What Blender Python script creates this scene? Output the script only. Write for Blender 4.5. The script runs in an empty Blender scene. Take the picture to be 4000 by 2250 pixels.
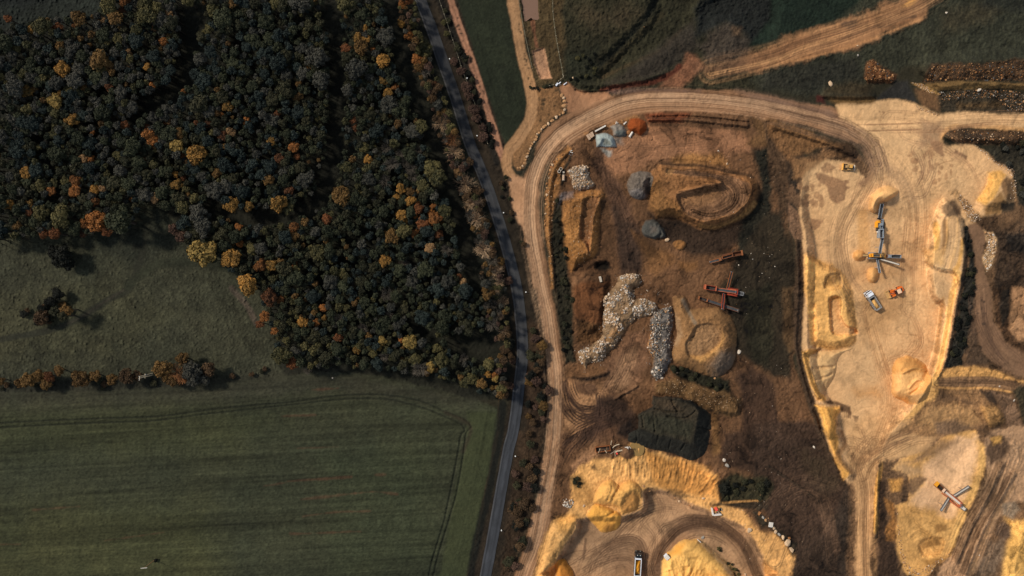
import bpy, bmesh, math, random
import numpy as np
from mathutils import Vector, Matrix, Euler
# ---------------------------------------------------------------- camera, sky, sun, exposure
sc = bpy.context.scene
COL = sc.collection
H = 267.0            # flying height of the drone, metres
MPP = 0.1            # metres on the ground per photo pixel (photo is 4000 x 2250)
cam = bpy.data.cameras.new('camera'); camo = bpy.data.objects.new('camera', cam); COL.objects.link(camo)
cam.sensor_width = 36.0; cam.lens = 18.0*H/200.0; cam.clip_end = 6000; cam.clip_start = 1
camo.location = (0, 0, H); camo.rotation_euler = (0, 0, 0)
sc.camera = camo
SUN_EL = math.radians(39); SUN_DIR = Vector((-0.90, 0.44, 0)).normalized()
w = bpy.data.worlds.new('World'); sc.world = w; w.use_nodes = True
nt = w.node_tree; sky = nt.nodes.new('ShaderNodeTexSky'); sky.sky_type = 'NISHITA'; sky.sun_disc = False
sky.sun_elevation = SUN_EL; sky.sun_rotation = math.atan2(SUN_DIR.x, SUN_DIR.y)
hs = nt.nodes.new('ShaderNodeHueSaturation'); hs.inputs['Saturation'].default_value = 0.6; nt.links.new(sky.outputs[0], hs.inputs['Color'])
bg = nt.nodes['Background']; nt.links.new(hs.outputs[0], bg.inputs[0]); bg.inputs[1].default_value = 0.095
sl = bpy.data.lights.new('sun', 'SUN'); sl.energy = 2.75; sl.angle = math.radians(7.0); sl.color = (1.0, 0.92, 0.80)
so = bpy.data.objects.new('sun', sl); COL.objects.link(so)
sdir = Vector((SUN_DIR.x*math.cos(SUN_EL), SUN_DIR.y*math.cos(SUN_EL), math.sin(SUN_EL)))
so.rotation_euler = sdir.to_track_quat('Z', 'Y').to_euler(); so.location = (-300, 150, 320)
vs = sc.view_settings; vs.view_transform = 'Standard'; vs.look = 'None'; vs.gamma = 1; vs.use_curve_mapping = False
vs.exposure = 0.40
rng = np.random.default_rng(7); random.seed(7)
# ---------------------------------------------------------------- colour and coordinates
def lin(c):
    c = np.asarray(c, dtype=float)/255.0
    return np.where(c <= 0.04045, c/12.92, ((c+0.055)/1.055)**2.4)
def alb(c):
    "albedo of a surface that shows colour c when it lies flat in this sun"
    return np.clip(lin(c)/np.interp(float(np.mean(c)), [55, 150], [1.30, 1.03]), 0, 0.85)
V0 = [0, 563, 1126, 1687]
def T(c, r, *p):
    "a list of points read off one of the 16 enlarged quarters of the photograph, as photo pixels"
    return [(1000*c+p[i]/2.574, V0[r]+p[i+1]/2.574) for i in range(0, len(p), 2)]
def W(u, v, z=0.0):
    "photo pixel at height z -> world point"
    s = MPP*(H-z)/H
    return Vector(((u-2000)*s, (1125-v)*s, z))
# ---------------------------------------------------------------- the ground grid
ST = 3.0
uf = np.arange(-330, 4331, ST); vf = np.arange(-270, 2521, ST)
g = np.cumsum(np.geomspace(12, 5000, 16))
us = np.concatenate([uf[0]-g[::-1], uf, uf[-1]+g]); vs_ = np.concatenate([vf[0]-g[::-1], vf, vf[-1]+g])
NU, NV = len(us), len(vs_)
U, Vv = np.meshgrid(us, vs_)
Z = np.zeros((NV, NU)); C = np.zeros((NV, NU, 3)); RG = np.full((NV, NU), 0.12); ID = np.zeros((NV, NU), dtype=np.int16)
CN = np.full((NV, NU), 0.14)      # strength of colour mottling
def vnoise(x, y, seed):
    r = np.random.default_rng(seed).random((257, 257))
    xi = np.floor(x).astype(int); yi = np.floor(y).astype(int)
    fx = x-xi; fy = y-yi; fx = fx*fx*(3-2*fx); fy = fy*fy*(3-2*fy)
    xi &= 255; yi &= 255
    return 2*((r[yi, xi]*(1-fx)+r[yi, xi+1]*fx)*(1-fy)+(r[yi+1, xi]*(1-fx)+r[yi+1, xi+1]*fx)*fy)-1
def fbm(x, y, seed, o=4, g=0.55):
    a, s, t = 1.0, 0, 0
    for i in range(o):
        s = s+a*vnoise(x*2**i+17.3*i, y*2**i+5.1*i, seed+i); t += a; a *= g
    return s/t
WN = fbm(U/45, Vv/45, 11, 4, 0.6)         # edge warp
N1 = fbm(U/160, Vv/160, 21, 4, 0.6)       # broad mottling
N2 = fbm(U/26, Vv/26, 31, 4, 0.75)        # fine mottling
N3 = fbm(U/9, Vv/9, 41, 2, 0.7)
DOME = False
def ss(a, b, x):
    t = np.clip((x-a)/(b-a), 0, 1); return t*t*(3-2*t)
def smooth(pts, n=4, closed=False):
    P = [np.array(p, float) for p in pts]; out = []
    m = len(P)
    for i in range(m if closed else m-1):
        p0 = P[(i-1) % m] if closed or i > 0 else 2*P[0]-P[1]
        p1 = P[i]; p2 = P[(i+1) % m]
        p3 = P[(i+2) % m] if closed or i+2 < m else 2*P[-1]-P[-2]
        for k in range(n):
            t = k/n
            out.append(0.5*((2*p1)+(-p0+p2)*t+(2*p0-5*p1+4*p2-p3)*t*t+(-p0+3*p1-3*p2+p3)*t**3))
    if not closed: out.append(P[-1])
    return np.array(out)
def window(P, pad):
    a = np.searchsorted(us, P[:, 0].min()-pad); b = np.searchsorted(us, P[:, 0].max()+pad)
    c = np.searchsorted(vs_, P[:, 1].min()-pad); d = np.searchsorted(vs_, P[:, 1].max()+pad)
    return (slice(max(c, 0), min(d+1, NV)), slice(max(a, 0), min(b+1, NU)))
def sdist(P, x, y):
    d2 = np.full(x.shape, 1e12); ins = np.zeros(x.shape, bool)
    n = len(P)
    for i in range(n):
        ax, ay = P[i]; bx, by = P[(i+1) % n]
        ex, ey = bx-ax, by-ay; L = ex*ex+ey*ey+1e-9
        t = np.clip(((x-ax)*ex+(y-ay)*ey)/L, 0, 1)
        d2 = np.minimum(d2, (x-ax-t*ex)**2+(y-ay-t*ey)**2)
        if ay != by:
            c = ((ay > y) != (by > y)) & (x < (bx-ax)*(y-ay)/(by-ay)+ax)
            ins ^= c
    d = np.sqrt(d2); return np.where(ins, d, -d)
def ldist(P, x, y):
    "distance, signed side offset and run along a polyline"
    best = np.full(x.shape, 1e12); off = np.zeros(x.shape); run = np.zeros(x.shape); s0 = 0
    for i in range(len(P)-1):
        ax, ay = P[i]; ex, ey = P[i+1]-P[i]; L = math.hypot(ex, ey)+1e-9
        t = np.clip(((x-ax)*ex+(y-ay)*ey)/L/L, 0, 1)
        dx = x-ax-t*ex; dy = y-ay-t*ey; d = dx*dx+dy*dy
        m = d < best
        best = np.where(m, d, best); off = np.where(m, ((x-ax)*ey-(y-ay)*ex)/L, off); run = np.where(m, s0+t*L, run)
        s0 += L
    d = np.sqrt(best); return d, np.where(np.abs(off) < 1e-6, d, np.sign(off)*d), run
def poly(pts, pad, sm): 
    P = smooth(pts, 3, True) if sm else np.array(pts, float)
    w = window(P, pad); return w, sdist(P, U[w], Vv[w])
def P(pts, col=None, e=4, warp=8, a=1.0, rg=None, cn=None, idn=None, sm=False):
    e = e*1.35; w, d = poly(pts, e+2*warp+6, sm)
    al = ss(-e, e, d+warp*(WN[w]*1.9+N2[w]*0.7)+2.5*N3[w]*(warp > 0))*a
    if col is not None: C[w] = C[w]*(1-al[..., None])+alb(col)*al[..., None]
    if rg is not None: RG[w] = RG[w]*(1-al)+rg*al
    if cn is not None: CN[w] = CN[w]*(1-al)+cn*al
    if idn is not None: ID[w] = np.where(al > 0.5, idn, ID[w])
def zset(pts, z, wd, warp=6, out=0, sm=True, a=1.0):
    w, d = poly(pts, wd+warp+out+6, sm)
    t = np.clip((d+out+warp*WN[w]*1.5)/wd, 0, 1); t = (t*0.6+0.4*t*t*(3-2*t))*a
    Z[w] = Z[w]*(1-t)+(z(U[w], Vv[w]) if callable(z) else z)*t
def zadd(pts, h, wd, warp=6, sm=True, A=None):
    A = Z if A is None else A
    w, d = poly(pts, wd+warp+6, sm)
    t = np.clip((d+warp*WN[w]*1.5)/wd, 0, 1)
    A[w] += h*((1-(1-t)**1.8) if DOME else (t*0.7+0.3*t*t*(3-2*t)))
def S(pts, wd, col, a=1.0, e=2.0, warp=0, rg=None, idn=None, sm=True, cn=None):
    L = smooth(pts, 5) if sm and len(pts) > 2 else np.array(pts, float)
    w = window(L, wd+e+warp+3); d, o, r = ldist(L, U[w], Vv[w])
    al = ss(-e, e, wd/2-d+warp*WN[w]*1.6)*a
    C[w] = C[w]*(1-al[..., None])+alb(col)*al[..., None]
    if rg is not None: RG[w] = RG[w]*(1-al)+rg*al
    if cn is not None: CN[w] = CN[w]*(1-al)+cn*al
    if idn is not None: ID[w] = np.where(al > 0.5, idn, ID[w])
def ridge(pts, wd, h, warp=3, A=None):
    A = Z if A is None else A
    L = smooth(pts, 5) if len(pts) > 2 else np.array(pts, float)
    w = window(L, wd+warp+3); d, o, r = ldist(L, U[w], Vv[w])
    t = np.clip(1-(d+warp*WN[w])/wd, 0, 1); A[w] += h*t*t*(3-2*t)
def streaks(pts, wd, amt, e=6, fine=5.0, long=260.0, seed=3, rz=0.10, sm=True, tint=None):
    "wheel ruts: colour and relief that run along a line"
    L = smooth(pts, 6) if sm and len(pts) > 2 else np.array(pts, float)
    w = window(L, wd+e+3); d, o, r = ldist(L, U[w], Vv[w])
    al = ss(-e, e, wd/2-d)
    n = 0.6*fbm(o/fine, r/long, seed, 3, 0.7)+0.4*fbm(o/(fine*3), r/(long*1.5), seed+9, 2)
    f = 1+amt*2.9*n*al
    C[w] = np.clip(C[w]*np.clip(f, 0.3, 1.9)[..., None], 0.004, 0.9)
    if tint is not None:
        q = (np.clip(n*1.8, 0, 1)*al*0.6)[..., None]; C[w] = C[w]*(1-q)+alb(tint)*q
    Z[w] += rz*n*al
def spots(pts, n, r0, r1, col, a=0.8, seed=1, warp=3):
    P_ = np.array(pts, float); R = np.random.default_rng(seed); k = 0
    while k < n:
        x = R.uniform(P_[:, 0].min(), P_[:, 0].max()); y = R.uniform(P_[:, 1].min(), P_[:, 1].max())
        if sdist(P_, np.array([x]), np.array([y]))[0] < 0: continue
        k += 1; r = R.uniform(r0, r1); el = R.uniform(0.6, 1.5)
        w = window(np.array([[x, y]]), r*2+warp*2)
        d = np.hypot((U[w]-x)/el, (Vv[w]-y)*el)
        al = ss(-2.5, 2.5, r-d+warp*WN[w]*2)*a
        C[w] = C[w]*(1-al[..., None])+alb(col)*al[..., None]
def tyres(pts, n, spread, col, seed, a=0.7, wd=4.0, rz=-0.10):
    "n separate wheel marks wandering along one line, each with its own reach and strength"
    R = np.random.default_rng(seed); L = smooth(pts, 6) if len(pts) > 2 else np.array(pts, float)
    w = window(L, spread+14); d, o, r = ldist(L, U[w], Vv[w]); tot = float(r.max()); o = o+3.0*WN[w]
    for k in range(n):
        c = R.normal(scale=spread*0.5); s0 = R.uniform(-0.2, 0.6)*tot; s1 = s0+R.uniform(0.3, 0.9)*tot; dr = R.normal(scale=spread*0.25)
        x = o-c-dr*(r/tot-0.5)*2; m = ss(s0-25, s0+25, r)*ss(s1+25, s1-25, r)*(d < spread*1.6+10)
        al = m*a*R.uniform(0.45, 1.0)*np.maximum(ss(wd*0.75, wd*0.2, np.abs(x-wd)), ss(wd*0.75, wd*0.2, np.abs(x+wd)))
        C[w] = C[w]*(1-al[..., None])+alb(col)*al[..., None]; Z[w] += rz*al
def inside(pts, x, y): return sdist(np.array(pts, float), np.atleast_1d(np.array(x, float)), np.atleast_1d(np.array(y, float)))
def iu(u): return int(np.clip(np.searchsorted(us, u), 0, NU-1))
def iv(v): return int(np.clip(np.searchsorted(vs_, v), 0, NV-1))
HTOP = None
def zat(u, v): return float(HTOP[iv(v), iu(u)] if HTOP is not None else Z[iv(v), iu(u)])
# ---------------------------------------------------------------- the land: relief and the colours of its soils, sands and grasses
GROUND, FIELD, MEADOW, HAUL, TRACK, PIT, WOODS, QUARRY = range(8)
C[:] = alb((50, 46, 33))
# --- woodland floor, meadow, crop field (left half)
FOREST = [(-60, 130), (60, 90), (150, 80), (300, 50), (400, 30), (480, -60), (1610, -60), (1650, 120), (1700, 270), (1760, 430), (1800, 560), (1860, 750), (1910, 880), (1950, 1000), (1985, 1150), (2000, 1300), (1985, 1400), (1975, 1520), (1960, 1560), (1880, 1540), (1750, 1490), (1640, 1460), (1400, 1440), (1200, 1440), (1120, 1430), (1075, 1380), (1060, 1290), (1040, 1220), (1000, 1150), (960, 1100), (930, 1080), (860, 1030), (760, 1010), (700, 920), (690, 830), (560, 800), (520, 880), (480, 920), (300, 920), (200, 910), (60, 940), (-60, 960)]
P([(-600, -600), (1700, -600), (2080, 1200), (2010, 1560), (-600, 1560)], (33, 33, 25), 8, 0, rg=0.25, cn=0.25, idn=WOODS)
P([(-600, 880), (200, 880), (560, 780), (720, 880), (980, 1080), (1060, 1220), (1110, 1480), (-600, 1490)], (59, 59, 44), 12, 12, rg=0.16, cn=0.30, idn=MEADOW)
P([(-100, 1180), (400, 1100), (700, 1220), (500, 1380), (-100, 1420)], (68, 66, 46), 40, 25, 0.6)
P([(330, 900), (620, 830), (700, 960), (560, 1040), (380, 980)], (44, 46, 36), 30, 15, 0.7)
P([(-600, -600), (420, -600), (390, 60), (280, 90), (130, 100), (-600, 190)], (36, 40, 34), 14, 8, rg=0.25, idn=MEADOW)
P([(-100, -20), (330, -20), (100, 20), (-100, 40)], (24, 27, 25), 12, 5, 0.8)
S(T(0, 1, 1480, 760, 1450, 1000, 1400, 1200, 1300, 1449)+T(0, 2, 1100, 110, 800, 300, 600, 390, 400, 445, 200, 480, 0, 515), 26, (47, 47, 36), 0.95, 5, 3, rg=0.05, idn=GROUND)
S(T(0, 2, 1240, 20, 1000, 170, 800, 300, 600, 385), 7, (62, 56, 46), 0.6, 3, 1)
S(T(0, 1, 1290, 1420, 1500, 1250, 1700, 1190, 2000, 1190, 2500, 1300), 34, (46, 48, 35), 0.85, 8, 4, rg=0.06, idn=GROUND)
S(T(0, 2, 2330, 0, 2480, 170, 2574, 350), 22, (80, 68, 58), 0.7, 6, 3)
FIELDP = [(-600, 1535), (0, 1532), (300, 1525), (560, 1518), (800, 1500), (1000, 1478), (1300, 1452), (1500, 1470), (1700, 1520), (1880, 1570), (1950, 1590), (1945, 1690), (1905, 1900), (1850, 2150), (1815, 2330), (1750, 2700), (-600, 2700)]
P(FIELDP, (57, 59, 42), 6, 4, rg=0.10, cn=0.20, idn=FIELD)
P([(-600, 1500), (560, 1500), (1000, 1460), (1300, 1440), (1900, 1560), (1800, 1590), (1300, 1530), (900, 1570), (500, 1600), (-600, 1640)], (54, 52, 41), 30, 12, 0.75)
P([(-600, 1610), (700, 1590), (1100, 1640), (900, 1760), (-600, 1800)], (62, 64, 40), 60, 20, 0.6)
P([(-600, 1990), (300, 1960), (800, 1990), (900, 2330), (-600, 2400)], (68, 68, 40), 80, 25, 0.55)
P([(1250, 1760), (1700, 1740), (1720, 2200), (1300, 2300)], (58, 64, 44), 60, 20, 0.5)
rows = fbm((Vv+0.055*U)/8.5, U/420.0, 51, 2, 0.6); rows2 = fbm((Vv+0.06*U)/34.0, U/900.0, 55, 3, 0.65)
fm = (ID == FIELD)
C[fm] *= (1+0.30*rows[fm]+0.42*rows2[fm])[:, None]
gr_ = vnoise((U-0.05*Vv)/8.0, (Vv+0.055*U)/3.6, 57); C[fm] *= (1+0.28*gr_[fm])[:, None]; Z[fm] += 0.10*rows[fm]+0.06*gr_[fm]
P(T(1, 3, 2130, -200, 2420, -200, 2380, 200, 2300, 620, 2190, 1100, 2080, 1600, 1820, 1600, 1920, 1050, 2010, 600, 2110, 100), (62, 66, 43), 8, 3)
streaks([(1935, 1600), (1900, 1800), (1860, 2000), (1800, 2260)], 90, 0.15, 12, 4, 400, 77, 0.06)
for k in (T(0, 2, 0, 1355, 500, 1330, 1000, 1310, 1500, 1295, 1800, 1265, 2100, 1225, 2560, 1175)+T(1, 2, 400, 1140, 800, 1085, 1100, 1068, 1300, 1075, 1500, 1100, 1700, 1150, 1900, 1240, 2100, 1320, 2165, 1400)+T(1, 3, 2115, 10, 2090, 200, 2020, 600, 1950, 850, 1890, 1050, 1830, 1250, 1780, 1460),
          T(0, 2, 0, 1400, 500, 1375, 1000, 1352, 1500, 1335, 1800, 1300, 2100, 1262, 2560, 1212)+T(1, 2, 500, 1155, 900, 1115, 1200, 1112, 1400, 1130, 1700, 1210, 1900, 1290, 2050, 1360, 2100, 1430)+T(1, 3, 2060, 40, 2025, 250, 1955, 600, 1890, 900, 1830, 1100, 1770, 1300, 1735, 1460)):
    S(k, 5, (30, 33, 26), 0.75, 3); ridge(k, 6, -0.35, 0)
S(T(1, 2, 1900, 1250, 2080, 1330, 2160, 1420)+T(1, 3, 2080, 200), 16, (56, 50, 38), 0.7, 6, 4)
for k, q in ((T(1, 3, 80, 545, 310, 508), 4), (T(1, 3, 320, 498, 620, 475, 960, 452), 8), (T(1, 3, 450, 678, 720, 650, 1000, 618), 9), (T(1, 3, 1000, 618, 1200, 603, 1420, 625), 4), (T(1, 3, 470, 850, 800, 808, 1150, 796), 5), (T(1, 3, 350, 1025, 700, 1015, 1050, 1000), 5), (T(1, 2, 250, 1285, 600, 1272), 6), (T(1, 2, 560, 1022, 820, 1005), 8), (T(1, 3, 420, 165, 830, 152), 6), (T(1, 3, 1200, 432, 1300, 428), 5), (T(0, 3, 330, 785, 800, 750), 4), (T(0, 3, 0, 1132, 200, 1130), 4), (T(0, 3, 1050, 1095, 1650, 1010), 5)):
    S(k, q, (92, 62, 45), 0.45, 4, 4, cn=0.4)
S(T(1, 3, 2430, 0, 2360, 350, 2300, 620, 2240, 950, 2180, 1250, 2120, 1460), 7, (104, 84, 56), 0.7, 4, 5)
S(T(1, 2, 2440, 1120, 2440, 1449), 8, (96, 76, 52), 0.5, 4, 5)
# --- rides through the wood
RIDES = [[(1290, -60), (1300, 60), (1312, 160), (1315, 400), (1308, 560), (1285, 690), (1245, 780)], [(1520, -60), (1545, 116), (1575, 195), (1585, 275), (1637, 370), (1672, 505), (1705, 570), (1745, 680), (1782, 800), (1812, 910), (1835, 1010), (1845, 1090)], [(1245, 780), (1150, 828), (1020, 850), (900, 828), (820, 800)], [(1780, 1350), (1870, 1375), (1950, 1360)], [(715, 0), (735, 140), (730, 260), (690, 340), (560, 420)]]
for k, r in enumerate(RIDES[:4]): S(r, 42, (37, 36, 28), 0.8, 10, 4)
# --- verges and the lane
P([(1600, -300), (1800, -300), (1960, 500), (2010, 700), (2080, 950), (2140, 1250), (2150, 1500), (2150, 1690), (2110, 1850), (2060, 2000), (1960, 2330), (1800, 2330), (1930, 1900), (1990, 1560), (2000, 1200), (1900, 800), (1780, 420)], (48, 40, 30), 8, 6, rg=0.35, cn=0.35)
P(T(2, 2, 190, 330, 330, 420, 390, 900, 380, 1449, 130, 1449, 110, 1000, 190, 700), (66, 50, 36), 10, 10, 0.8, cn=0.35)
P(T(2, 3, 60, 0, 330, 0, 250, 600, 120, 1100, -20, 1600, -120, 1600, -60, 900), (62, 47, 33), 10, 10, 0.8, cn=0.35)
S([(1962, 1580), (1950, 1690), (1912, 1900), (1857, 2130), (1832, 2300)], 32, (25, 26, 22), 0.9, 6, 4)
LANE = [(1600, -160), (1625, -60), (1643, 0), (1687, 116), (1734, 253), (1781, 388), (1836, 563), (1893, 700), (1945, 854), (1985, 990), (2018, 1126), (2033, 1243), (2041, 1359), (2036, 1440), (2027, 1510), (2018, 1592), (2003, 1689), (1985, 1760), (1956, 1920), (1929, 2075), (1896, 2250), (1876, 2350), (1840, 2500)]
# --- the pinkish track beside the lane
PATH = [(1741, -80), (1761, 0), (1790, 90), (1827, 194), (1860, 290), (1890, 388), (1920, 480), (1944, 563), (1966, 620), (1990, 670)]
S([(1722, 0), (1795, 210), (1860, 400), (1915, 560), (1940, 640)], 24, (30, 28, 24), 0.8, 6, 5, rg=0.4)
S(PATH, 27, (160, 115, 88), 0.95, 4, 3, rg=0.06, idn=TRACK, cn=0.1)
S(PATH, 6, (112, 82, 62), 0.5, 3, 2); spots([(1770, 20), (1850, 240), (1835, 245), (1755, 20)], 12, 2, 4, (40, 34, 28), 0.8, 4)
spots([(1860, 260), (1925, 470), (1910, 475), (1845, 265)], 14, 2, 4, (60, 46, 36), 0.8, 5)
GRASSFIELD = [(1785, -200), (1985, -200), (1985, 0), (1990, 60), (2002, 130), (2020, 215), (2043, 290), (2058, 350), (2062, 408), (2050, 455), (2022, 505), (1990, 550), (1975, 562), (1955, 520), (1905, 370), (1850, 200), (1785, 0)]
P(GRASSFIELD, (39, 43, 30), 4, 3, rg=0.12, cn=0.16)
streaks([(1850, -100), (1900, 120), (1990, 430)], 120, 0.12, 20, 6, 300, 15, 0.03)
for r in (22, 30, 40): S([(1985+r*math.cos(a), 300+1.2*r*math.sin(a)) for a in np.linspace(2.0, 4.6, 9)], 2.5, (52, 54, 40), 0.5, 2)
# --- upland to the north, brown rough grass round the ponds
P([(2060, -400), (3050, -400), (3020, 300), (2900, 400), (2300, 375), (2180, 330), (2130, 340), (2080, 330)], (50, 47, 32), 10, 8, rg=0.4, cn=0.35)
P(T(2, 0, 60, -200, 490, -200, 500, 200, 530, 420, 520, 770, 440, 830, 250, 880, 215, 700, 90, 100), (82, 66, 42), 12, 8, rg=0.35, cn=0.35)
P(T(2, 0, 650, 100, 1150, 60, 1300, 150, 1100, 280, 850, 280), (66, 54, 38), 40, 20, 0.6)
P(T(2, 0, 850, 480, 520, 520, 520, 780, 700, 880, 860, 760), (40, 42, 30), 20, 12, 0.7)
# ridged slopes below the dark hollow
zadd(T(2, 0, 1450, -200, 1900, -200, 1900, 150, 1850, 300, 1400, 620, 1100, 760, 850, 840, 850, 720, 1100, 420, 1350, 180), -3.0, 45)
for k in (T(2, 0, 1450, 0, 1350, 180, 1150, 400, 900, 640), ):
    S(k, 20, (30, 31, 25), 0.7, 10, 5); ridge(k, 24, -1.2)
S(T(2, 0, 1500, 150, 1300, 330, 1100, 530, 880, 740), 24, (60, 52, 34), 0.6, 8, 5)
S(T(2, 0, 1700, 300, 1500, 500, 1200, 640, 900, 780), 12, (72, 58, 38), 0.6, 6, 5)
P(T(2, 0, 1500, 450, 1820, 200, 1880, 480, 1750, 560, 1600, 700, 1380, 790, 1100, 830, 950, 850, 1150, 720), (52, 45, 38), 18, 8, 0.8)
P(T(2, 0, 1820, 80, 2100, -100, 2640, -100, 2640, 420, 2400, 440, 2350, 330, 2150, 230, 1980, 330, 1870, 380), (31, 33, 31), 18, 10, 0.95, rg=0.5)
zadd(T(2, 0, 1820, 80, 2100, -100, 2700, -100, 2640, 420, 2400, 400, 2150, 230, 1980, 330, 1870, 380), -2.5, 40)
P(T(2, 0, 1900, 480, 1980, 330, 2150, 240, 2320, 330, 2420, 500, 2350, 560, 2150, 640, 1950, 650), (70, 60, 50), 14, 8, 0.9)
P(T(2, 0, 2220, 270, 2300, 280, 2300, 370, 2200, 370), (96, 74, 54), 8, 5, 0.8)
P(T(2, 0, 1480, 880, 1600, 720, 1730, 640, 1760, 540, 1850, 560, 1960, 680, 1830, 760, 1720, 880), (120, 80, 56), 10, 6, 0.95, rg=0.2)
S(T(2, 0, 900, 910, 1200, 855, 1400, 830, 1600, 740, 1680, 670), 20, (86, 44, 30), 0.9, 6, 5)
ridge(T(2, 0, 700, 850, 1000, 850, 1300, 800, 1500, 740), 16, 1.2)
ridge(T(2, 0, 640, 905, 720, 930, 960, 915), 5, -0.8); S(T(2, 0, 590, 840, 640, 905, 720, 932, 960, 918), 6, (48, 40, 30), 0.8, 3)
# north-east track and fields
P(T(3, 0, 40, -400, 1400, -400, 1310, 0, 1000, 110, 700, 215, 400, 305, 150, 390, -60, 470, -200, 470, 20, 200), (28, 38, 29), 8, 4, rg=0.3, cn=0.22)
P(T(3, 0, 1500, -400, 3200, -400, 3200, 620, 2000, 620, 1600, 640, 1300, 700, 900, 900, 400, 960, -100, 900, -200, 800, 0, 690), (54, 54, 41), 12, 8, rg=0.35, cn=0.35)
P(T(3, 0, 1750, 150, 2100, 20, 2300, 90, 2100, 250, 1800, 330), (78, 68, 48), 30, 20, 0.6)
P(T(3, 0, 2100, -200, 2640, -200, 2640, 120, 2150, 60), (36, 38, 32), 20, 10, 0.8)
P(T(3, 0, -50, 700, 400, 620, 900, 560, 950, 800, 400, 930, -100, 900), (44, 42, 35), 20, 10, 0.7)
NE = T(2, 0, 2620, 460, 2350, 560, 2200, 640, 1950, 690, 1990, 735, 2200, 735, 2574, 695)+T(3, 0, 0, 690, 400, 600, 700, 520, 1000, 430, 1200, 340, 1450, 240, 1560, 180, 1650, -250, 1350, -250, 1300, 0, 1150, 50, 900, 150, 700, 225, 500, 290, 200, 370)
P(NE, (146, 104, 70), 14, 14, rg=0.10, cn=0.16, idn=TRACK)
NEL = T(2, 0, 2000, 720, 2574, 590)+T(3, 0, 300, 480, 700, 360, 1100, 220, 1500, 60, 1700, -60)
streaks(NEL, 100, 0.28, 20, 7, 260, 61, 0.15, tint=(175, 130, 88))
P(T(3, 0, 730, 230, 900, 190, 900, 250, 830, 290, 740, 270), (78, 62, 50), 5, 4, 0.8)
P(T(3, 0, 1340, 60, 1440, -10, 1520, -10, 1430, 60, 1350, 85), (205, 148, 80), 5, 4, 0.8)
S(T(3, 0, 1050, 270, 1200, 260, 1350, 190, 1480, 165), 9, (70, 54, 42), 0.7, 4, 4)
S(T(3, 0, 0, 640, 350, 590, 700, 500, 1000, 405, 1250, 310, 1550, 190), 10, (170, 122, 80), 0.6, 5, 3)
ridge(T(3, 0, 0, 700, 400, 610, 700, 530, 1000, 440, 1300, 320, 1560, 200), 14, 0.4)
P(T(2, 0, 1850, 660, 2050, 600, 2330, 560, 2360, 700, 2200, 760, 1900, 760), (96, 72, 54), 30, 16, 0.75)
# stony banks in the north-east
P(T(3, 0, 960, 780, 1000, 620, 1060, 590, 1150, 680, 1280, 760, 1250, 840, 1000, 830), (100, 64, 38), 6, 6, cn=0.5, rg=0.5); zadd(T(3, 0, 960, 780, 1000, 620, 1060, 590, 1150, 680, 1280, 760, 1250, 840, 1000, 830), 2, 20)
P(T(3, 0, 1560, 830, 1650, 650, 1800, 640, 2150, 640, 2400, 600, 2800, 600, 2800, 830, 2200, 815, 1900, 810), (78, 58, 40), 6, 6, cn=0.5, rg=0.6)
P(T(3, 0, 1580, 850, 1900, 815, 2300, 820, 2800, 850, 2800, 930, 2300, 890, 1900, 900, 1700, 905), (124, 96, 58), 5, 4, rg=0.08)
P(T(3, 0, 1700, 930, 2100, 900, 2400, 905, 2800, 940, 2800, 1150, 2400, 1130, 2100, 1130, 1800, 1110, 1680, 1020), (58, 50, 38), 6, 6, cn=0.5, rg=0.6)
P(T(3, 0, 1900, 1040, 2350, 1020, 2330, 1090, 1900, 1090), (96, 74, 48), 8, 6, 0.8)
zset(T(3, 0, 1580, 620, 2800, 560, 2800, 900, 2000, 890, 1700, 910), 2.2, 22); zadd(T(3, 0, 1500, 560, 2800, 480, 2800, 790, 2000, 800, 1600, 800), 1.5, 25)
P(T(3, 0, 1060, 1020, 1180, 900, 1280, 820, 1400, 810, 1440, 900, 1490, 1035, 1350, 1000, 1150, 1010), (46, 44, 40), 8, 5)
P(T(3, 0, 1440, 830, 1560, 850, 1640, 900, 1710, 945, 1600, 930, 1500, 860), (176, 136, 80), 4, 4, cn=0.4)
P(T(3, 0, 1480, 900, 1560, 900, 1700, 960, 1720, 1130, 1560, 1080), (106, 78, 52), 8, 5)
P(T(3, 0, 570, 980, 1080, 990, 1060, 1050, 700, 1050), (112, 84, 50), 8, 5)
P(T(3, 0, 500, 960, 570, 970, 570, 1040, 470, 1030), (70, 34, 28), 5, 4)
P(T(3, 0, 600, 830, 900, 820, 1050, 860, 1000, 970, 560, 940), (66, 54, 36), 15, 8, 0.8)
ridge(T(3, 0, 560, 960, 800, 975, 1060, 965), 16, 1.6)
# --- ponds north of the gate
P(T(2, 0, 175, 190, 225, 200, 240, 330, 268, 480, 235, 480, 215, 350), (120, 80, 56), 3, 2)
P(T(2, 0, 198, 510, 325, 475, 350, 600, 400, 790, 285, 800, 230, 650), (168, 126, 94), 3, 2, rg=0.05, cn=0.12)
zset(T(2, 0, 80, -60, 262, -60, 275, 190, 215, 225, 120, 215), -0.8, 5, 1, sm=False); zadd(T(2, 0, 198, 510, 325, 475, 350, 600, 400, 790, 285, 800, 230, 650), -0.7, 6, 2, False)
S(T(2, 0, 60, -100, 100, 200, 205, 700), 3, (66, 62, 46), 0.6, 2); S(T(2, 0, 410, -100, 410, 150, 500, 700, 515, 770), 3, (84, 80, 58), 0.6, 2)
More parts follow.
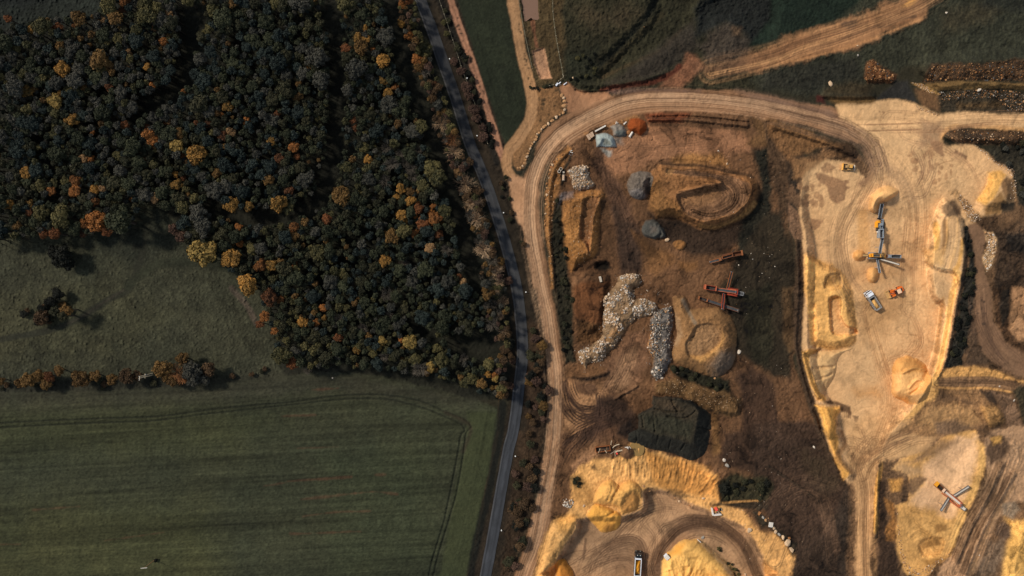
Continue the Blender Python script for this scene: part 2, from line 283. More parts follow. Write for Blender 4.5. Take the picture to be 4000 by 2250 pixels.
# --- second track, with the tufted triangle and the boulder verge
P(T(2, 0, 240, 885, 465, 870, 490, 950, 510, 1100, 555, 1120, 430, 1180, 300, 1290, 200, 1460)+T(2, 1, 165, 150, 130, 240, 50, 275, 5, 230, -10, 0)+T(2, 0, 20, 1400, 190, 1200), (132, 96, 62), 5, 4, rg=0.2, cn=0.22)
spots(T(2, 0, 240, 900, 460, 890, 480, 1050, 300, 1250, 200, 1300), 16, 3, 6, (60, 50, 34), 0.7, 8)
TRK2 = T(2, 0, -10, -100, 10, 0, 55, 300, 100, 550, 150, 750, 190, 900, 200, 1050, 185, 1180, 130, 1290, 60, 1400)+[(1990, 585), (1978, 640), (1995, 690)]
S(TRK2, 42, (164, 124, 86), 0.95, 5, 4, rg=0.08, idn=TRACK, cn=0.14); streaks(TRK2, 36, 0.14, 6, 4, 200, 5, 0.05)
spots(T(2, 0, 40, 200, 80, 200, 210, 900, 180, 900), 16, 2.5, 5, (64, 54, 38), 0.8, 9, 2)
S(T(2, 0, 480, 900, 520, 1000, 560, 1110, 440, 1190, 320, 1300, 230, 1449)+T(2, 1, 190, 60, 130, 250, 60, 285, 10, 230), 13, (44, 44, 34), 0.9, 4, 3, rg=0.3)
# --- the quarry: base soil, then the haul road
P([(2150, 560), (2300, 480), (2600, 430), (2950, 440), (3060, 520), (3100, 640), (3080, 900), (3140, 1100), (3100, 1400), (3160, 1600), (3320, 1900), (3330, 2330), (2000, 2330), (2130, 2000), (2200, 1600), (2200, 1300), (2130, 900)], (106, 76, 51), 8, 6, rg=0.2, cn=0.22, idn=QUARRY)
# smooth yard inside the bend
P(T(2, 0, 1000, 1449, 1380, 1260, 2300, 1300, 2400, 1449)+T(2, 1, 2400, 60, 2100, 120, 1500, 150, 1100, 300, 1000, 330, 860, 100), (146, 104, 73), 12, 10, rg=0.06, cn=0.13)
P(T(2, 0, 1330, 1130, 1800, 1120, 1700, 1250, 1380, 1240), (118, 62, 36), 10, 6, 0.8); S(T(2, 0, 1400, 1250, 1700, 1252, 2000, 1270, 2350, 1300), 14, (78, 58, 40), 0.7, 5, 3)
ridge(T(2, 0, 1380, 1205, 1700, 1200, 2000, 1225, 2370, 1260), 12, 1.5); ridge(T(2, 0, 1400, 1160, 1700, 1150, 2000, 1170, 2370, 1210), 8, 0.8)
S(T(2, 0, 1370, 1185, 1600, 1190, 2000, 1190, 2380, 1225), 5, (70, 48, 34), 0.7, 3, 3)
P(T(2, 0, 2370, 1160, 2574, 1200, 2700, 1300, 2574, 1500, 2350, 1449, 2480, 1340), (110, 80, 50), 8, 8, cn=0.35)
# pale junction west of the haul road
P(T(2, 1, 0, 300, 110, 330, 230, 260, 260, 500, 200, 760, 220, 1000, 120, 900, 60, 760, 0, 640)+[(1985, 700)], (176, 132, 96), 6, 5, rg=0.05, cn=0.08, idn=TRACK)
P(T(2, 0, 480, 870, 560, 830, 660, 900, 780, 935, 960, 930, 1000, 1000, 700, 1150, 560, 1120, 520, 1000), (164, 118, 84), 5, 4, rg=0.06, cn=0.14, idn=TRACK)
for k in range(7):
    S(T(2, 0, 540+k*16, 880, 600+k*12, 980, 600+k*20, 1120), 2, (112, 80, 58), 0.5, 2)
HR = [(2150, 541), (2185, 560), (2146, 613), (2110, 700), (2103, 790), (2113, 913), (2135, 1030), (2152, 1126), (2172, 1220), (2186, 1320), (2198, 1420), (2200, 1480), (2202, 1555), (2203, 1690), (2190, 1780), (2172, 1850), (2155, 1940), (2147, 2040), (2110, 2150), (2085, 2250), (2060, 2340), (1970, 2340), (2012, 2250), (2043, 2134), (2078, 2017), (2105, 1920), (2120, 1804), (2138, 1687), (2145, 1553), (2152, 1495), (2140, 1406), (2128, 1320), (2113, 1204), (2100, 1126), (2085, 1126), (2070, 1029), (2047, 951), (2055, 870), (2058, 760), (2050, 680), (2085, 620), (2095, 570), (2117, 520), (2155, 478), (2220, 445), (2300, 410), (2390, 378), (2505, 352), (2660, 345), (2740, 350), (2893, 354), (3000, 372), (3110, 400), (3240, 415), (3290, 440), (3330, 500), (3420, 560), (3470, 700), (3380, 700), (3410, 620), (3380, 570), (3280, 540), (3150, 490), (3000, 466), (2893, 447), (2738, 439), (2583, 435), (2486, 447), (2400, 475), (2330, 500), (2270, 535), (2233, 563)]
P(HR, (144, 105, 74), 5, 3, rg=0.04, cn=0.10, idn=HAUL)
HL = [(2010, 2330), (2050, 2230), (2100, 2090), (2130, 1930), (2155, 1800), (2168, 1690), (2174, 1560), (2174, 1470), (2160, 1350), (2146, 1243), (2120, 1126), (2100, 1020), (2082, 913), (2078, 796), (2092, 690), (2130, 600), (2186, 535), (2241, 495), (2335, 445), (2466, 395), (2660, 385), (2855, 398), (3000, 420), (3155, 455), (3311, 500), (3400, 560), (3430, 640)]
streaks(HL, 92, 0.34, 14, 5, 420, 81, 0.10, tint=(190, 152, 116))
for o in (-8, 9): S([(a+o*0.9, b+o) for a, b in HL[14:26]], 5, (190, 150, 112), 0.45, 4, 2)
S(HL[15:24], 26, (118, 88, 66), 0.35, 12, 5)
P(T(2, 0, 640, 940, 1000, 1010, 830, 1110, 640, 1130, 600, 1060), (168, 124, 90), 20, 8, 0.6)
P(T(2, 0, 830, 1330, 960, 1260, 1240, 1160, 1280, 1180, 1000, 1270, 880, 1310, 740, 1350, 700, 1330), (160, 114, 70), 4, 3, 0.7)
P([(2880, 352), (3000, 372), (3110, 400), (3240, 425), (3270, 470), (3130, 440), (2960, 400)], (128, 100, 82), 14, 6, 0.7)
streaks([(2900, 375), (3050, 405), (3200, 450), (3330, 510)], 60, 0.22, 12, 5, 300, 87, 0.05)
P(T(2, 0, 950, 920, 1200, 880, 1500, 900, 1900, 905, 1900, 930, 1400, 920, 1050, 950), (108, 84, 72), 8, 4, 0.7)
# bank with boulders and the overgrown strip along the haul road
P(T(2, 1, 560, 20, 620, 60, 520, 200, 470, 480, 430, 560, 400, 800, 420, 1449, 390, 1449, 370, 1100, 340, 900, 330, 700, 340, 500, 380, 300, 450, 130), (146, 102, 58), 5, 4, rg=0.35, cn=0.35)
ridge(T(2, 1, 560, 80, 450, 200, 390, 400, 370, 600, 370, 900, 400, 1200, 420, 1449), 14, 1.0)
VSTRIP = T(2, 1, 430, 560, 505, 500, 515, 800, 540, 1000, 560, 1300, 600, 1460)+T(2, 2, 620, 300, 620, 600, 660, 740, 540, 760, 490, 500, 450, 250, 440, 0)+T(2, 1, 430, 1449, 400, 1100, 390, 800)
P(VSTRIP, (42, 39, 28), 6, 6, rg=0.6, cn=0.4)
P(T(2, 1, 500, 180, 600, 130, 620, 40, 560, 90), (70, 50, 34), 6, 4, 0.8); P(T(2, 1, 490, 300, 530, 220, 600, 120, 560, 220, 520, 290, 520, 420, 490, 420), (38, 38, 32), 5, 3, 0.9)
# west spoil heap with a cut lane
zadd(T(2, 1, 500, 600, 560, 520, 720, 480, 900, 450, 945, 530, 890, 700, 880, 900, 870, 1090, 800, 1150, 700, 1200, 600, 1290, 560, 1100, 520, 900), 3.6, 30)
P(T(2, 1, 505, 600, 560, 500, 720, 470, 900, 450, 945, 530, 890, 700, 880, 900, 870, 1090, 800, 1150, 700, 1200, 590, 1290, 550, 1100, 520, 900), (146, 100, 54), 6, 5, rg=0.22, cn=0.30)
P(T(2, 1, 520, 800, 680, 750, 720, 1000, 700, 1150, 600, 1250, 560, 1050), (160, 112, 60), 14, 8, 0.7, cn=0.45)
zadd(T(2, 1, 715, 545, 870, 515, 885, 560, 830, 700, 800, 900, 780, 1120, 740, 1010, 680, 940, 690, 760), -2.0, 9, 3)
P(T(2, 1, 715, 560, 870, 520, 880, 560, 830, 700, 800, 900, 780, 1120, 740, 1010, 680, 940, 690, 760), (124, 86, 54), 5, 3)
P(T(2, 1, 880, 560, 1000, 500, 1010, 800, 1040, 1000, 1030, 1240, 900, 1180, 870, 1090, 890, 850), (84, 60, 40), 10, 6)
P(T(2, 1, 840, 1190, 960, 1190, 1000, 1250, 940, 1280, 830, 1250), (46, 38, 30), 6, 4); zadd(T(2, 1, 830, 1180, 990, 1180, 1000, 1270, 840, 1280), -2.5, 20)
P(T(2, 1, 460, 640, 490, 500, 620, 470, 620, 540, 500, 560), (116, 108, 108), 6, 4, 0.6)
# the dark wet way down the middle
P(T(2, 1, 860, 0, 960, 0, 930, 200, 1080, 400, 1180, 560, 1210, 700, 1280, 800, 1300, 1000, 1300, 1290, 1080, 1300, 1060, 1000, 1030, 800, 960, 520, 900, 330, 800, 200), (94, 68, 50), 10, 6, rg=0.12)
P(T(2, 1, 1030, 780, 1150, 760, 1280, 850, 1310, 1290, 1090, 1300, 1060, 1000), (66, 50, 39), 12, 8, rg=0.2)
P(T(2, 1, 1000, 620, 1050, 780, 1090, 1000, 1130, 1000, 1080, 760, 1040, 620), (52, 41, 33), 7, 5, 0.8)
streaks(T(2, 1, 900, 0, 960, 300, 1080, 600, 1160, 900, 1190, 1280), 70, 0.22, 14, 6, 160, 19, 0.25)
streaks(T(2, 1, 640, 30, 760, 150, 880, 350, 1000, 560), 80, 0.16, 14, 6, 160, 29, 0.12)
P(T(2, 1, 1180, 850, 1380, 1000, 1650, 1130, 1500, 1200, 1330, 1120), (112, 78, 46), 10, 7, 0.8)
P(T(2, 1, 1340, 1120, 1500, 1050, 1620, 1180, 1450, 1300, 1330, 1260), (120, 84, 50), 14, 8, 0.8, cn=0.3)
P(T(2, 1, 1690, 1190, 1860, 1180, 1870, 1240, 1760, 1280, 1690, 1250), (132, 92, 54), 10, 6, 0.9)
P(T(2, 1, 700, 1380, 1000, 1360, 960, 1449)+T(2, 2, 900, 380, 800, 390, 640, 330, 610, 0), (106, 68, 40), 8, 5, rg=0.18)
zadd(T(2, 2, 610, -120, 990, -160, 930, 250, 860, 420, 640, 430), 2.2, 22)
P(T(2, 2, 640, 300, 900, 370, 920, 560, 830, 560, 650, 560), (92, 64, 38), 8, 5, cn=0.4, rg=0.6)
P(T(2, 1, 890, 40, 960, 50, 1010, 60, 1010, 120, 970, 140, 930, 100), (142, 148, 142), 5, 5, 0.7); P(T(2, 0, 980, 1390, 1100, 1380, 1110, 1449, 1000, 1460), (118, 118, 112), 10, 7, 0.6)
# the big looped heap
LOOP = T(2, 1, 1380, 330, 1480, 200, 1700, 220, 2100, 262, 2300, 295, 2440, 340, 2485, 400, 2492, 470, 2450, 570, 2400, 655, 2300, 740, 2150, 810, 2000, 850, 1880, 850, 1750, 780, 1640, 720, 1460, 740, 1380, 640, 1390, 450)
P(T(2, 1, 1380, 700, 1700, 760, 1900, 850, 2100, 850, 2330, 760, 2420, 820, 2300, 1000, 2100, 1100, 1800, 1130, 1560, 960), (60, 46, 35), 12, 8, rg=0.25)
P(T(2, 1, 2420, 60, 2600, 0, 2600, 1460, 2280, 1460, 2250, 1000, 2320, 760, 2440, 640, 2500, 420, 2480, 280), (42, 40, 31), 10, 8, rg=0.45, cn=0.4)
zadd(LOOP, 6.0, 30, 4)
P(LOOP, (136, 94, 56), 6, 5, rg=0.18, cn=0.20)
P(T(2, 1, 1600, 130, 1750, 90, 2100, 110, 2160, 220, 1900, 210, 1620, 200), (146, 104, 60), 12, 8, cn=0.4)
S(T(2, 1, 1490, 195, 1700, 210, 1900, 215, 2150, 270, 2300, 295, 2430, 335), 9, (62, 46, 32), 0.8, 4, 4)
zadd(T(2, 1, 1560, 230, 1750, 250, 2050, 280, 2250, 320, 2390, 380, 2400, 480, 2330, 620, 2180, 720, 1950, 770, 1780, 730, 1690, 620, 1660, 500, 1850, 450, 2050, 400, 2100, 380, 2000, 330, 1750, 310, 1560, 310), -2.0, 8, 3)
P(T(2, 1, 1560, 240, 1750, 260, 2050, 290, 2250, 330, 2390, 390, 2400, 480, 2330, 620, 2180, 720, 1950, 770, 1780, 730, 1690, 620, 1660, 500, 1850, 450, 2050, 400, 2100, 380, 2000, 330, 1750, 310, 1560, 300), (126, 92, 64), 6, 4, rg=0.10)
P(T(2, 1, 1540, 250, 1600, 230, 1640, 260, 1610, 310, 1550, 300), (166, 122, 74), 4, 3)
LL = T(2, 1, 1560, 280, 1800, 290, 2060, 320, 2200, 390, 2270, 500, 2230, 620, 2100, 700, 1950, 720, 1820, 680)
streaks(LL, 110, 0.20, 14, 5, 150, 91, 0.55)
streaks(T(2, 1, 1760, 600, 1900, 700, 2080, 690, 2180, 590, 2160, 470, 2040, 440), 60, 0.20, 10, 4, 120, 93, 0.5)
P(T(2, 1, 1720, 500, 1900, 470, 2080, 420, 2100, 520, 2000, 600, 1850, 620, 1740, 580), (134, 98, 64), 14, 8, 0.7)
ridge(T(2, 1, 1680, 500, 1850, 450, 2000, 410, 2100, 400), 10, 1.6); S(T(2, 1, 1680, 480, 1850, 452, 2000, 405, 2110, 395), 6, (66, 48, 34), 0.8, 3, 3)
S(T(2, 1, 1900, 820, 2050, 830, 2200, 780, 2350, 690, 2440, 590), 16, (178, 130, 74), 0.7, 6, 5)
P(T(2, 1, 1380, 420, 1480, 330, 1520, 500, 1680, 620, 1700, 720, 1480, 720, 1390, 640), (138, 96, 54), 8, 6, cn=0.3, rg=0.3)
# east of the loop: brown ribbed bank, dark grass down to the pits
P(T(3, 1, -30, -200, 120, -250, 210, 0, 220, 300, 210, 700, 130, 700, 60, 400, 10, 250), (82, 62, 44), 8, 6, rg=0.3, cn=0.3)
streaks(T(3, 1, 110, -150, 130, 200, 150, 600), 60, 0.14, 10, 50, 12, 37, 0.4)
P(T(3, 1, 220, -150, 330, -200, 370, 350, 330, 560, 340, 900, 240, 900, 200, 700), (52, 43, 34), 8, 6, rg=0.3)
P(T(3, 1, -60, 700, 130, 680, 240, 950, 330, 1100, 330, 1449)+T(3, 2, 250, 600, 240, 900, 60, 900, -400, 600, -480, 0), (52, 44, 32), 14, 10, rg=0.25, cn=0.25)
P(T(2, 2, 2330, 60, 2600, -50, 2640, 500, 2560, 800, 2420, 700, 2330, 400), (46, 43, 30), 12, 8, 0.9, rg=0.3)
P(T(2, 2, 2250, 900, 2400, 760, 2640, 950, 2700, 1449)+T(2, 3, 2640, 400, 2300, 380, 2100, 300, 2120, 0)+T(2, 2, 2300, 1449, 2320, 1150), (74, 54, 40), 10, 8, rg=0.22, cn=0.25)
P(T(3, 3, -180, -100, 560, -100, 690, 280, 820, 480, 850, 900, 880, 1500, 200, 1500, 0, 900, -160, 500), (69, 52, 40), 12, 8, rg=0.28, cn=0.28)
P(T(3, 3, 300, 200, 640, 250, 700, 550, 560, 640, 400, 500), (66, 54, 38), 30, 20, 0.7)
P(T(3, 3, 640, 900, 820, 480, 860, 900, 880, 1460, 700, 1460), (52, 44, 36), 14, 8, 0.8)
P(T(3, 3, 230, 1150, 480, 1000, 700, 1100, 700, 1500, 200, 1500), (58, 46, 36), 30, 12, 0.7)
S(T(3, 3, 0, 340, 150, 440, 330, 560, 500, 690), 6, (50, 42, 32), 0.8, 4, 3); ridge(T(3, 3, 0, 340, 150, 440, 330, 560, 500, 690), 8, 1.0)
S(T(3, 3, 470, 680, 560, 850, 650, 1000, 690, 1200), 26, (100, 76, 58), 0.6, 10, 8)
# between the arms of the rubble heap, and the scraped floor
P(T(2, 2, 1150, 460, 1380, 470, 1400, 750, 1280, 900, 1250, 980, 1000, 1150, 860, 1080, 880, 960, 960, 900, 900, 760, 1050, 640), (122, 88, 62), 10, 6, rg=0.12)
P(T(2, 2, 1080, 720, 1240, 600, 1230, 800, 1190, 960, 1060, 1080, 960, 960), (156, 118, 84), 16, 10, 0.8)
streaks(T(2, 2, 1250, 560, 1150, 800, 1000, 1060), 70, 0.18, 12, 6, 120, 43, 0.1)
P(T(2, 2, 540, 780, 700, 760, 860, 760, 960, 800, 900, 880, 640, 930, 540, 880), (112, 80, 52), 8, 6, cn=0.3)
S(T(2, 2, 640, 930, 800, 915, 960, 870), 12, (56, 44, 36), 0.8, 5, 4); ridge(T(2, 2, 600, 880, 760, 890, 950, 840), 16, 1.4)
P(T(2, 2, 1000, 1090, 1250, 960, 1290, 1000, 1060, 1130), (128, 94, 66), 4, 3); ridge(T(2, 2, 1040, 1110, 1260, 980), 9, 0.9)
P(T(2, 2, 1560, 760, 1700, 780, 1900, 860, 2190, 920, 2210, 1050, 2080, 1060, 1800, 960, 1640, 880), (38, 37, 26), 8, 6, rg=0.5, cn=0.4)
P(T(2, 2, 1440, 950, 1640, 900, 1900, 990, 2200, 1060, 2300, 1110, 2280, 1270, 2190, 1300, 2060, 1250, 1900, 1210, 1800, 1140, 1640, 1080, 1430, 1060), (112, 84, 52), 8, 6, rg=0.3, cn=0.3)
zadd(T(2, 2, 1420, 930, 1640, 880, 2200, 1040, 2310, 1110, 2290, 1280, 2060, 1270, 1800, 1170, 1430, 1080), 2.4, 18)
# junction smudge with turning tyre marks
P(T(2, 2, 515, 900, 700, 960, 900, 960, 1000, 1080, 860, 1200, 820, 1449, 515, 1449), (168, 124, 84), 12, 6, rg=0.06, cn=0.14)
P(T(2, 2, 640, 950, 860, 960, 880, 1060, 800, 1080, 680, 1060, 630, 1010), (98, 70, 50), 8, 6, 0.9)
P(T(2, 2, 870, 1080, 1010, 1060, 1150, 1150, 1280, 1300, 1270, 1449, 1100, 1449, 820, 1300, 830, 1190), (60, 45, 35), 12, 8, 0.95)
P(T(2, 2, 870, 1130, 1010, 1130, 980, 1330, 860, 1330), (46, 36, 30), 10, 6, 0.9)
P(T(2, 2, 700, 1449, 860, 1330, 1300, 1449)+T(2, 3, 1200, 60, 1060, 60, 860, 100, 700, 60), (92, 66, 48), 14, 8, 0.8)
P(T(2, 2, 1080, 1400, 1180, 1330, 1230, 1449)+T(2, 3, 1150, 40, 1060, 20), (50, 39, 32), 6, 5, 0.9)
for k in range(9):
    S(T(2, 2, 525+k*3, 950-k*6, 540+k*9, 1050+k*8, 620+k*12, 1180+k*9, 760+k*8, 1230+k*14, 900, 1260+k*12), 4.0, (84, 60, 46), 0.5, 2)
for k in range(8):
    a = -0.2-k*0.22; S([(2355, 1640), (2355+60*math.cos(a+2.4), 1640-50*math.sin(a+2.6)), (2355+120*math.cos(a+2.2), 1640-110*math.sin(a+2.4))], 4, (78, 56, 43), 0.45, 2)
for k in range(5): S(T(2, 2, 930+k*20, 960+k*7, 910+k*22, 1060), 4, (150, 112, 80), 0.5, 2)
streaks(T(2, 3, 560, 0, 500, 150, 420, 380, 330, 650), 60, 0.2, 12, 5, 300, 17, 0.08)
# --- the dark steep pit with water at its foot
DARKPIT = T(2, 2, 1290, 1280, 1420, 1110, 1640, 1095, 1800, 1155, 1900, 1230, 1985, 1320, 2000, 1449)+T(2, 3, 1975, 110, 1935, 230, 1800, 285, 1700, 245, 1500, 165, 1350, 100, 1250, 90, 1170, 120, 1190, 50, 1240, -30)
P(T(2, 2, 1980, 1260, 2060, 1250, 2080, 1449)+T(2, 3, 2090, 200, 2030, 230, 2020, 60), (140, 102, 62), 8, 5, cn=0.3)
# --- south pit: yellow rim, working floor
SRIM = T(2, 3, 220, 1500, 290, 1150, 380, 950, 450, 880, 560, 850, 590, 700, 600, 450, 700, 330, 840, 260, 1050, 265, 1200, 120, 1330, 120, 1360, 210, 1500, 195, 1700, 285, 1900, 330, 2060, 440, 2090, 700, 2150, 740, 2320, 790, 2450, 960, 2574, 1040)+T(3, 3, 60, 1000, 180, 1120, 250, 1240, 220, 1500)
P(T(2, 3, 600, 330, 840, 100, 860, 260, 780, 380, 620, 430), (152, 112, 78), 10, 6)
P(SRIM, (206, 154, 92), 8, 6, rg=0.26, cn=0.30, idn=PIT)
P(T(2, 3, 1360, 210, 1700, 290, 1900, 340, 2060, 450, 2090, 690, 1900, 660, 1560, 590, 1400, 500), (176, 118, 56), 14, 10, 0.75)
P(T(2, 3, 600, 470, 700, 420, 830, 640, 740, 780, 600, 700), (176, 128, 72), 14, 8, 0.7)
P(T(2, 3, 470, 860, 590, 830, 660, 880, 560, 1000, 460, 990), (222, 160, 84), 12, 8, 0.7)
P(T(2, 3, 580, 460, 700, 440, 720, 520, 640, 580), (78, 66, 42), 8, 6, 0.8, rg=0.5); P(T(2, 3, 780, 340, 840, 310, 850, 380, 790, 380), (70, 54, 38), 6, 5, 0.8)
P(T(2, 3, 2100, 750, 2320, 790, 2450, 960, 2574, 1100, 2574, 1500)+T(3, 3, 220, 1500, 250, 1240, 130, 1080, 0, 1000)+T(2, 3, 2500, 1000, 2400, 870, 2200, 860), (196, 146, 88), 12, 6, 0.8)
FLOORP = T(2, 3, 660, 885, 760, 850, 1080, 850, 1300, 780, 1300, 600, 1400, 560, 1560, 600, 1780, 700, 1900, 760, 2000, 800, 2120, 860, 2300, 930, 2420, 1060, 2520, 1250, 2560, 1500, 430, 1500, 450, 1280, 540, 1120, 640, 960)
zset(FLOORP, -5.0, 20, 6, 0); P(FLOORP, (172, 134, 98), 7, 4, rg=0.06, cn=0.14, idn=PIT)
zadd(T(2, 3, 380, 980, 460, 900, 650, 870, 620, 990, 500, 1180, 430, 1300, 400, 1500, 260, 1500, 310, 1200), 1.6, 20, 4)
streaks(T(2, 3, 1000, 270, 1200, 300, 1500, 320, 1900, 420, 2060, 560), 130, 0.22, 20, 46, 9, 47, 1.0)
CIRC = T(2, 3, 1500, 1500, 1470, 1330, 1540, 1160, 1680, 1010, 1850, 940, 2050, 960, 2220, 1050, 2350, 1200, 2450, 1420, 2480, 1500)
S(CIRC, 64, (134, 102, 74), 0.8, 14, 6); streaks(CIRC, 78, 0.22, 14, 5, 260, 53, 0.08)
P(T(2, 3, 1520, 1000, 1700, 880, 1900, 830, 2020, 860, 1900, 990, 1700, 1000, 1640, 1060), (116, 88, 66), 14, 8, 0.75)
P(T(2, 3, 860, 1200, 1100, 1050, 1300, 1080, 1380, 1200, 1480, 1449, 1000, 1449), (134, 102, 76), 30, 12, 0.6)
streaks(T(2, 3, 800, 1500, 880, 1250, 1050, 1100, 1220, 1060, 1330, 1160, 1350, 1320), 60, 0.2, 16, 5, 240, 57, 0.06)
streaks(T(2, 3, 700, 1449, 900, 1200, 1150, 960, 1400, 800, 1600, 760), 70, 0.13, 18, 5, 240, 58, 0.05)
P(T(2, 3, 1080, 880, 1280, 840, 1420, 700, 1560, 700, 1500, 900, 1330, 1000, 1080, 990), (170, 132, 94), 30, 12, 0.6)
P(T(2, 3, 1250, 1080, 1340, 1080, 1330, 1449, 1310, 1449), (86, 64, 50), 12, 6, 0.45)  # shadow on the right of the black-cabbed tipper, painted in
S(T(2, 3, 740, 1080, 720, 1280), 8, (108, 80, 60), 0.7, 3, 3); S(T(2, 3, 450, 1310, 640, 1200, 900, 1210), 3, (112, 84, 62), 0.6, 2)
P(T(2, 3, 2400, 800, 2480, 760, 2574, 900)+T(3, 3, 150, 1000, 290, 1130, 250, 1240, 130, 1060, 0, 960)+T(2, 3, 2500, 980), (56, 48, 36), 8, 6, rg=0.4)
P(T(2, 3, 2080, 620, 2080, 500, 2200, 430, 2574, 460, 2640, 560, 2574, 700, 2100, 710), (52, 48, 32), 10, 8, rg=0.6, cn=0.4); P(T(2, 3, 2070, 520, 2180, 480, 2200, 620, 2090, 640), (26, 28, 22), 8, 6, 0.9)
P(T(2, 3, 1990, 720, 2320, 690, 2574, 700, 2574, 780, 2400, 790, 2150, 740, 2010, 760), (48, 42, 32), 6, 4, 0.9)
S(T(2, 3, 2120, 715, 2320, 700, 2510, 690), 6, (184, 136, 78), 0.8, 3, 3)
P(T(2, 3, 1550, 570, 1700, 600, 1850, 660, 1700, 660, 1560, 610), (96, 74, 50), 6, 5, 0.7, rg=0.4)
tyres(CIRC, 26, 44, (92, 68, 50), 1, 0.6); tyres(T(2, 3, 1560, 1000, 1800, 900, 2050, 930, 2250, 1080), 12, 40, (86, 64, 48), 2, 0.6)
tyres(T(2, 3, 760, 1480, 850, 1260, 1030, 1110, 1220, 1070, 1320, 1160, 1340, 1320), 16, 40, (104, 78, 58), 3, 0.55); tyres(T(2, 3, 620, 1449, 900, 1290, 1150, 1240, 1300, 1330), 12, 50, (112, 84, 62), 4, 0.65); tyres(T(2, 3, 900, 1180, 1200, 900, 1450, 760, 1700, 760), 14, 46, (120, 90, 66), 5, 0.6); tyres(T(2, 3, 1380, 900, 1480, 1050, 1450, 1250, 1380, 1449), 12, 26, (98, 74, 56), 6, 0.7); tyres(T(2, 3, 1420, 620, 1500, 800, 1380, 1000), 8, 40, (122, 92, 68), 8, 0.6)
# junction: loops of tyre marks swinging off the haul road
for sd, k in enumerate((T(2, 2, 530, 900, 560, 1060, 660, 1190, 860, 1220), T(2, 2, 520, 960, 580, 1180, 720, 1300, 900, 1260), T(2, 2, 560, 1449, 700, 1330, 900, 1290, 1100, 1220), T(2, 3, 520, 120, 640, 20, 800, -60, 960, -120), T(2, 3, 470, 330, 600, 120, 820, -20, 1000, -80), T(2, 2, 880, 1080, 900, 1250, 820, 1449, 700, 1600))): tyres(k, 9, 30, (62, 45, 35), 30+sd, 0.95, 5)
tyres(T(2, 3, 430, 400, 520, 150, 640, 0), 12, 36, (116, 84, 60), 40, 0.6); tyres(T(2, 1, 700, 40, 860, 250, 980, 520), 12, 46, (84, 60, 44), 41, 0.6); tyres(T(2, 1, 1000, 500, 1130, 850, 1180, 1250), 14, 44, (62, 47, 37), 42, 0.7)
tyres(T(2, 0, 1200, 1400, 1600, 1330, 2100, 1350), 8, 60, (104, 74, 52), 43, 0.5); tyres(T(2, 1, 1150, 60, 1500, 90, 2000, 60), 8, 60, (106, 76, 54), 44, 0.5); tyres(LL, 14, 36, (84, 61, 43), 45, 0.7, 4, -0.25); tyres(T(2, 2, 1260, 500, 1150, 800, 980, 1060), 10, 44, (96, 70, 52), 46, 0.6)
tyres(T(2, 2, 2300, 760, 2380, 1000, 2420, 1449), 8, 50, (66, 48, 36), 47, 0.6); tyres(T(3, 3, 60, 1300, 300, 800, 500, 300), 10, 80, (66, 50, 38), 48, 0.55); tyres(T(3, 3, -60, 900, 300, 600, 640, 700), 10, 70, (108, 82, 62), 49, 0.4); tyres(T(3, 3, 540, 560, 640, 900, 690, 1300), 10, 40, (104, 80, 60), 50, 0.5)
# inner mound stands on the south floor (own object); weathered strip beside it
P(T(2, 3, 1880, 1090, 2010, 1170, 2200, 1330, 2300, 1449, 2330, 1500, 2220, 1500, 2180, 1400, 2080, 1240), (104, 84, 52), 6, 4, rg=0.4, cn=0.4)
# --- the big eastern sand pit
P([(3135, 640), (3230, 560), (3330, 560), (3420, 700), (3780, 640), (3990, 560), (4400, 540), (4400, 2500), (3300, 2500), (3320, 1900), (3200, 1650), (3120, 1300), (3110, 900)], (112, 84, 58), 10, 6, rg=0.25, cn=0.25, idn=QUARRY)
SAND = [(3268, 410), (3412, 406), (3428, 396), (3470, 386), (3525, 390), (3602, 418), (3668, 447), (3777, 436), (3900, 446), (4400, 440), (4400, 500), (3900, 505), (3760, 494), (3690, 515), (3672, 545), (3690, 566), (3800, 563), (3855, 594), (3886, 633), (3952, 664), (3965, 718), (3963, 780), (3945, 810), (3880, 840), (3790, 880), (3770, 960), (3768, 1000), (3740, 1150), (3725, 1250), (3695, 1400), (3655, 1490), (3640, 1520), (3600, 1600), (3500, 1700), (3440, 1770), (3400, 1880), (3310, 1890), (3290, 1850), (3240, 1760), (3220, 1690), (3190, 1590), (3168, 1530), (3148, 1480), (3130, 1400), (3134, 1250), (3142, 1120), (3140, 1000), (3130, 930), (3120, 830), (3128, 760), (3135, 680), (3150, 640), (3230, 620), (3330, 640), (3380, 700), (3420, 640), (3400, 560), (3340, 500), (3280, 460)]
P(SAND, (205, 162, 114), 6, 4, rg=0.07, cn=0.12, idn=PIT)
FLOORE = [(3145, 690), (3200, 640), (3330, 660), (3420, 690), (3560, 660), (3760, 620), (3900, 680), (3930, 760), (3800, 830), (3740, 850), (3700, 820), (3660, 900), (3640, 1000), (3650, 1150), (3690, 1200), (3660, 1400), (3622, 1500), (3560, 1590), (3480, 1680), (3420, 1780), (3330, 1800), (3270, 1700), (3240, 1600), (3210, 1545), (3185, 1470), (3165, 1380), (3160, 1200), (3160, 960), (3140, 830)]
zset(FLOORE, lambda u, v: -6.5*ss(640, 1060, v+0.15*np.clip(3500-u, -400, 400))*ss(1900, 1560, v), 30, 3, 8)
P([(3110, 900), (3130, 930), (3142, 1120), (3130, 1350), (3170, 1530), (3190, 1590), (3240, 1750), (3290, 1850), (3320, 1920), (3290, 1900), (3225, 1780), (3180, 1640), (3150, 1560), (3110, 1420), (3095, 1250), (3105, 1080)], (70, 54, 40), 5, 3, rg=0.4)  # west wall painted dark, its shade put into the colour
ridge([(3112, 940), (3118, 1120), (3108, 1300), (3116, 1400), (3160, 1560), (3200, 1680), (3270, 1840)], 12, 1.2)
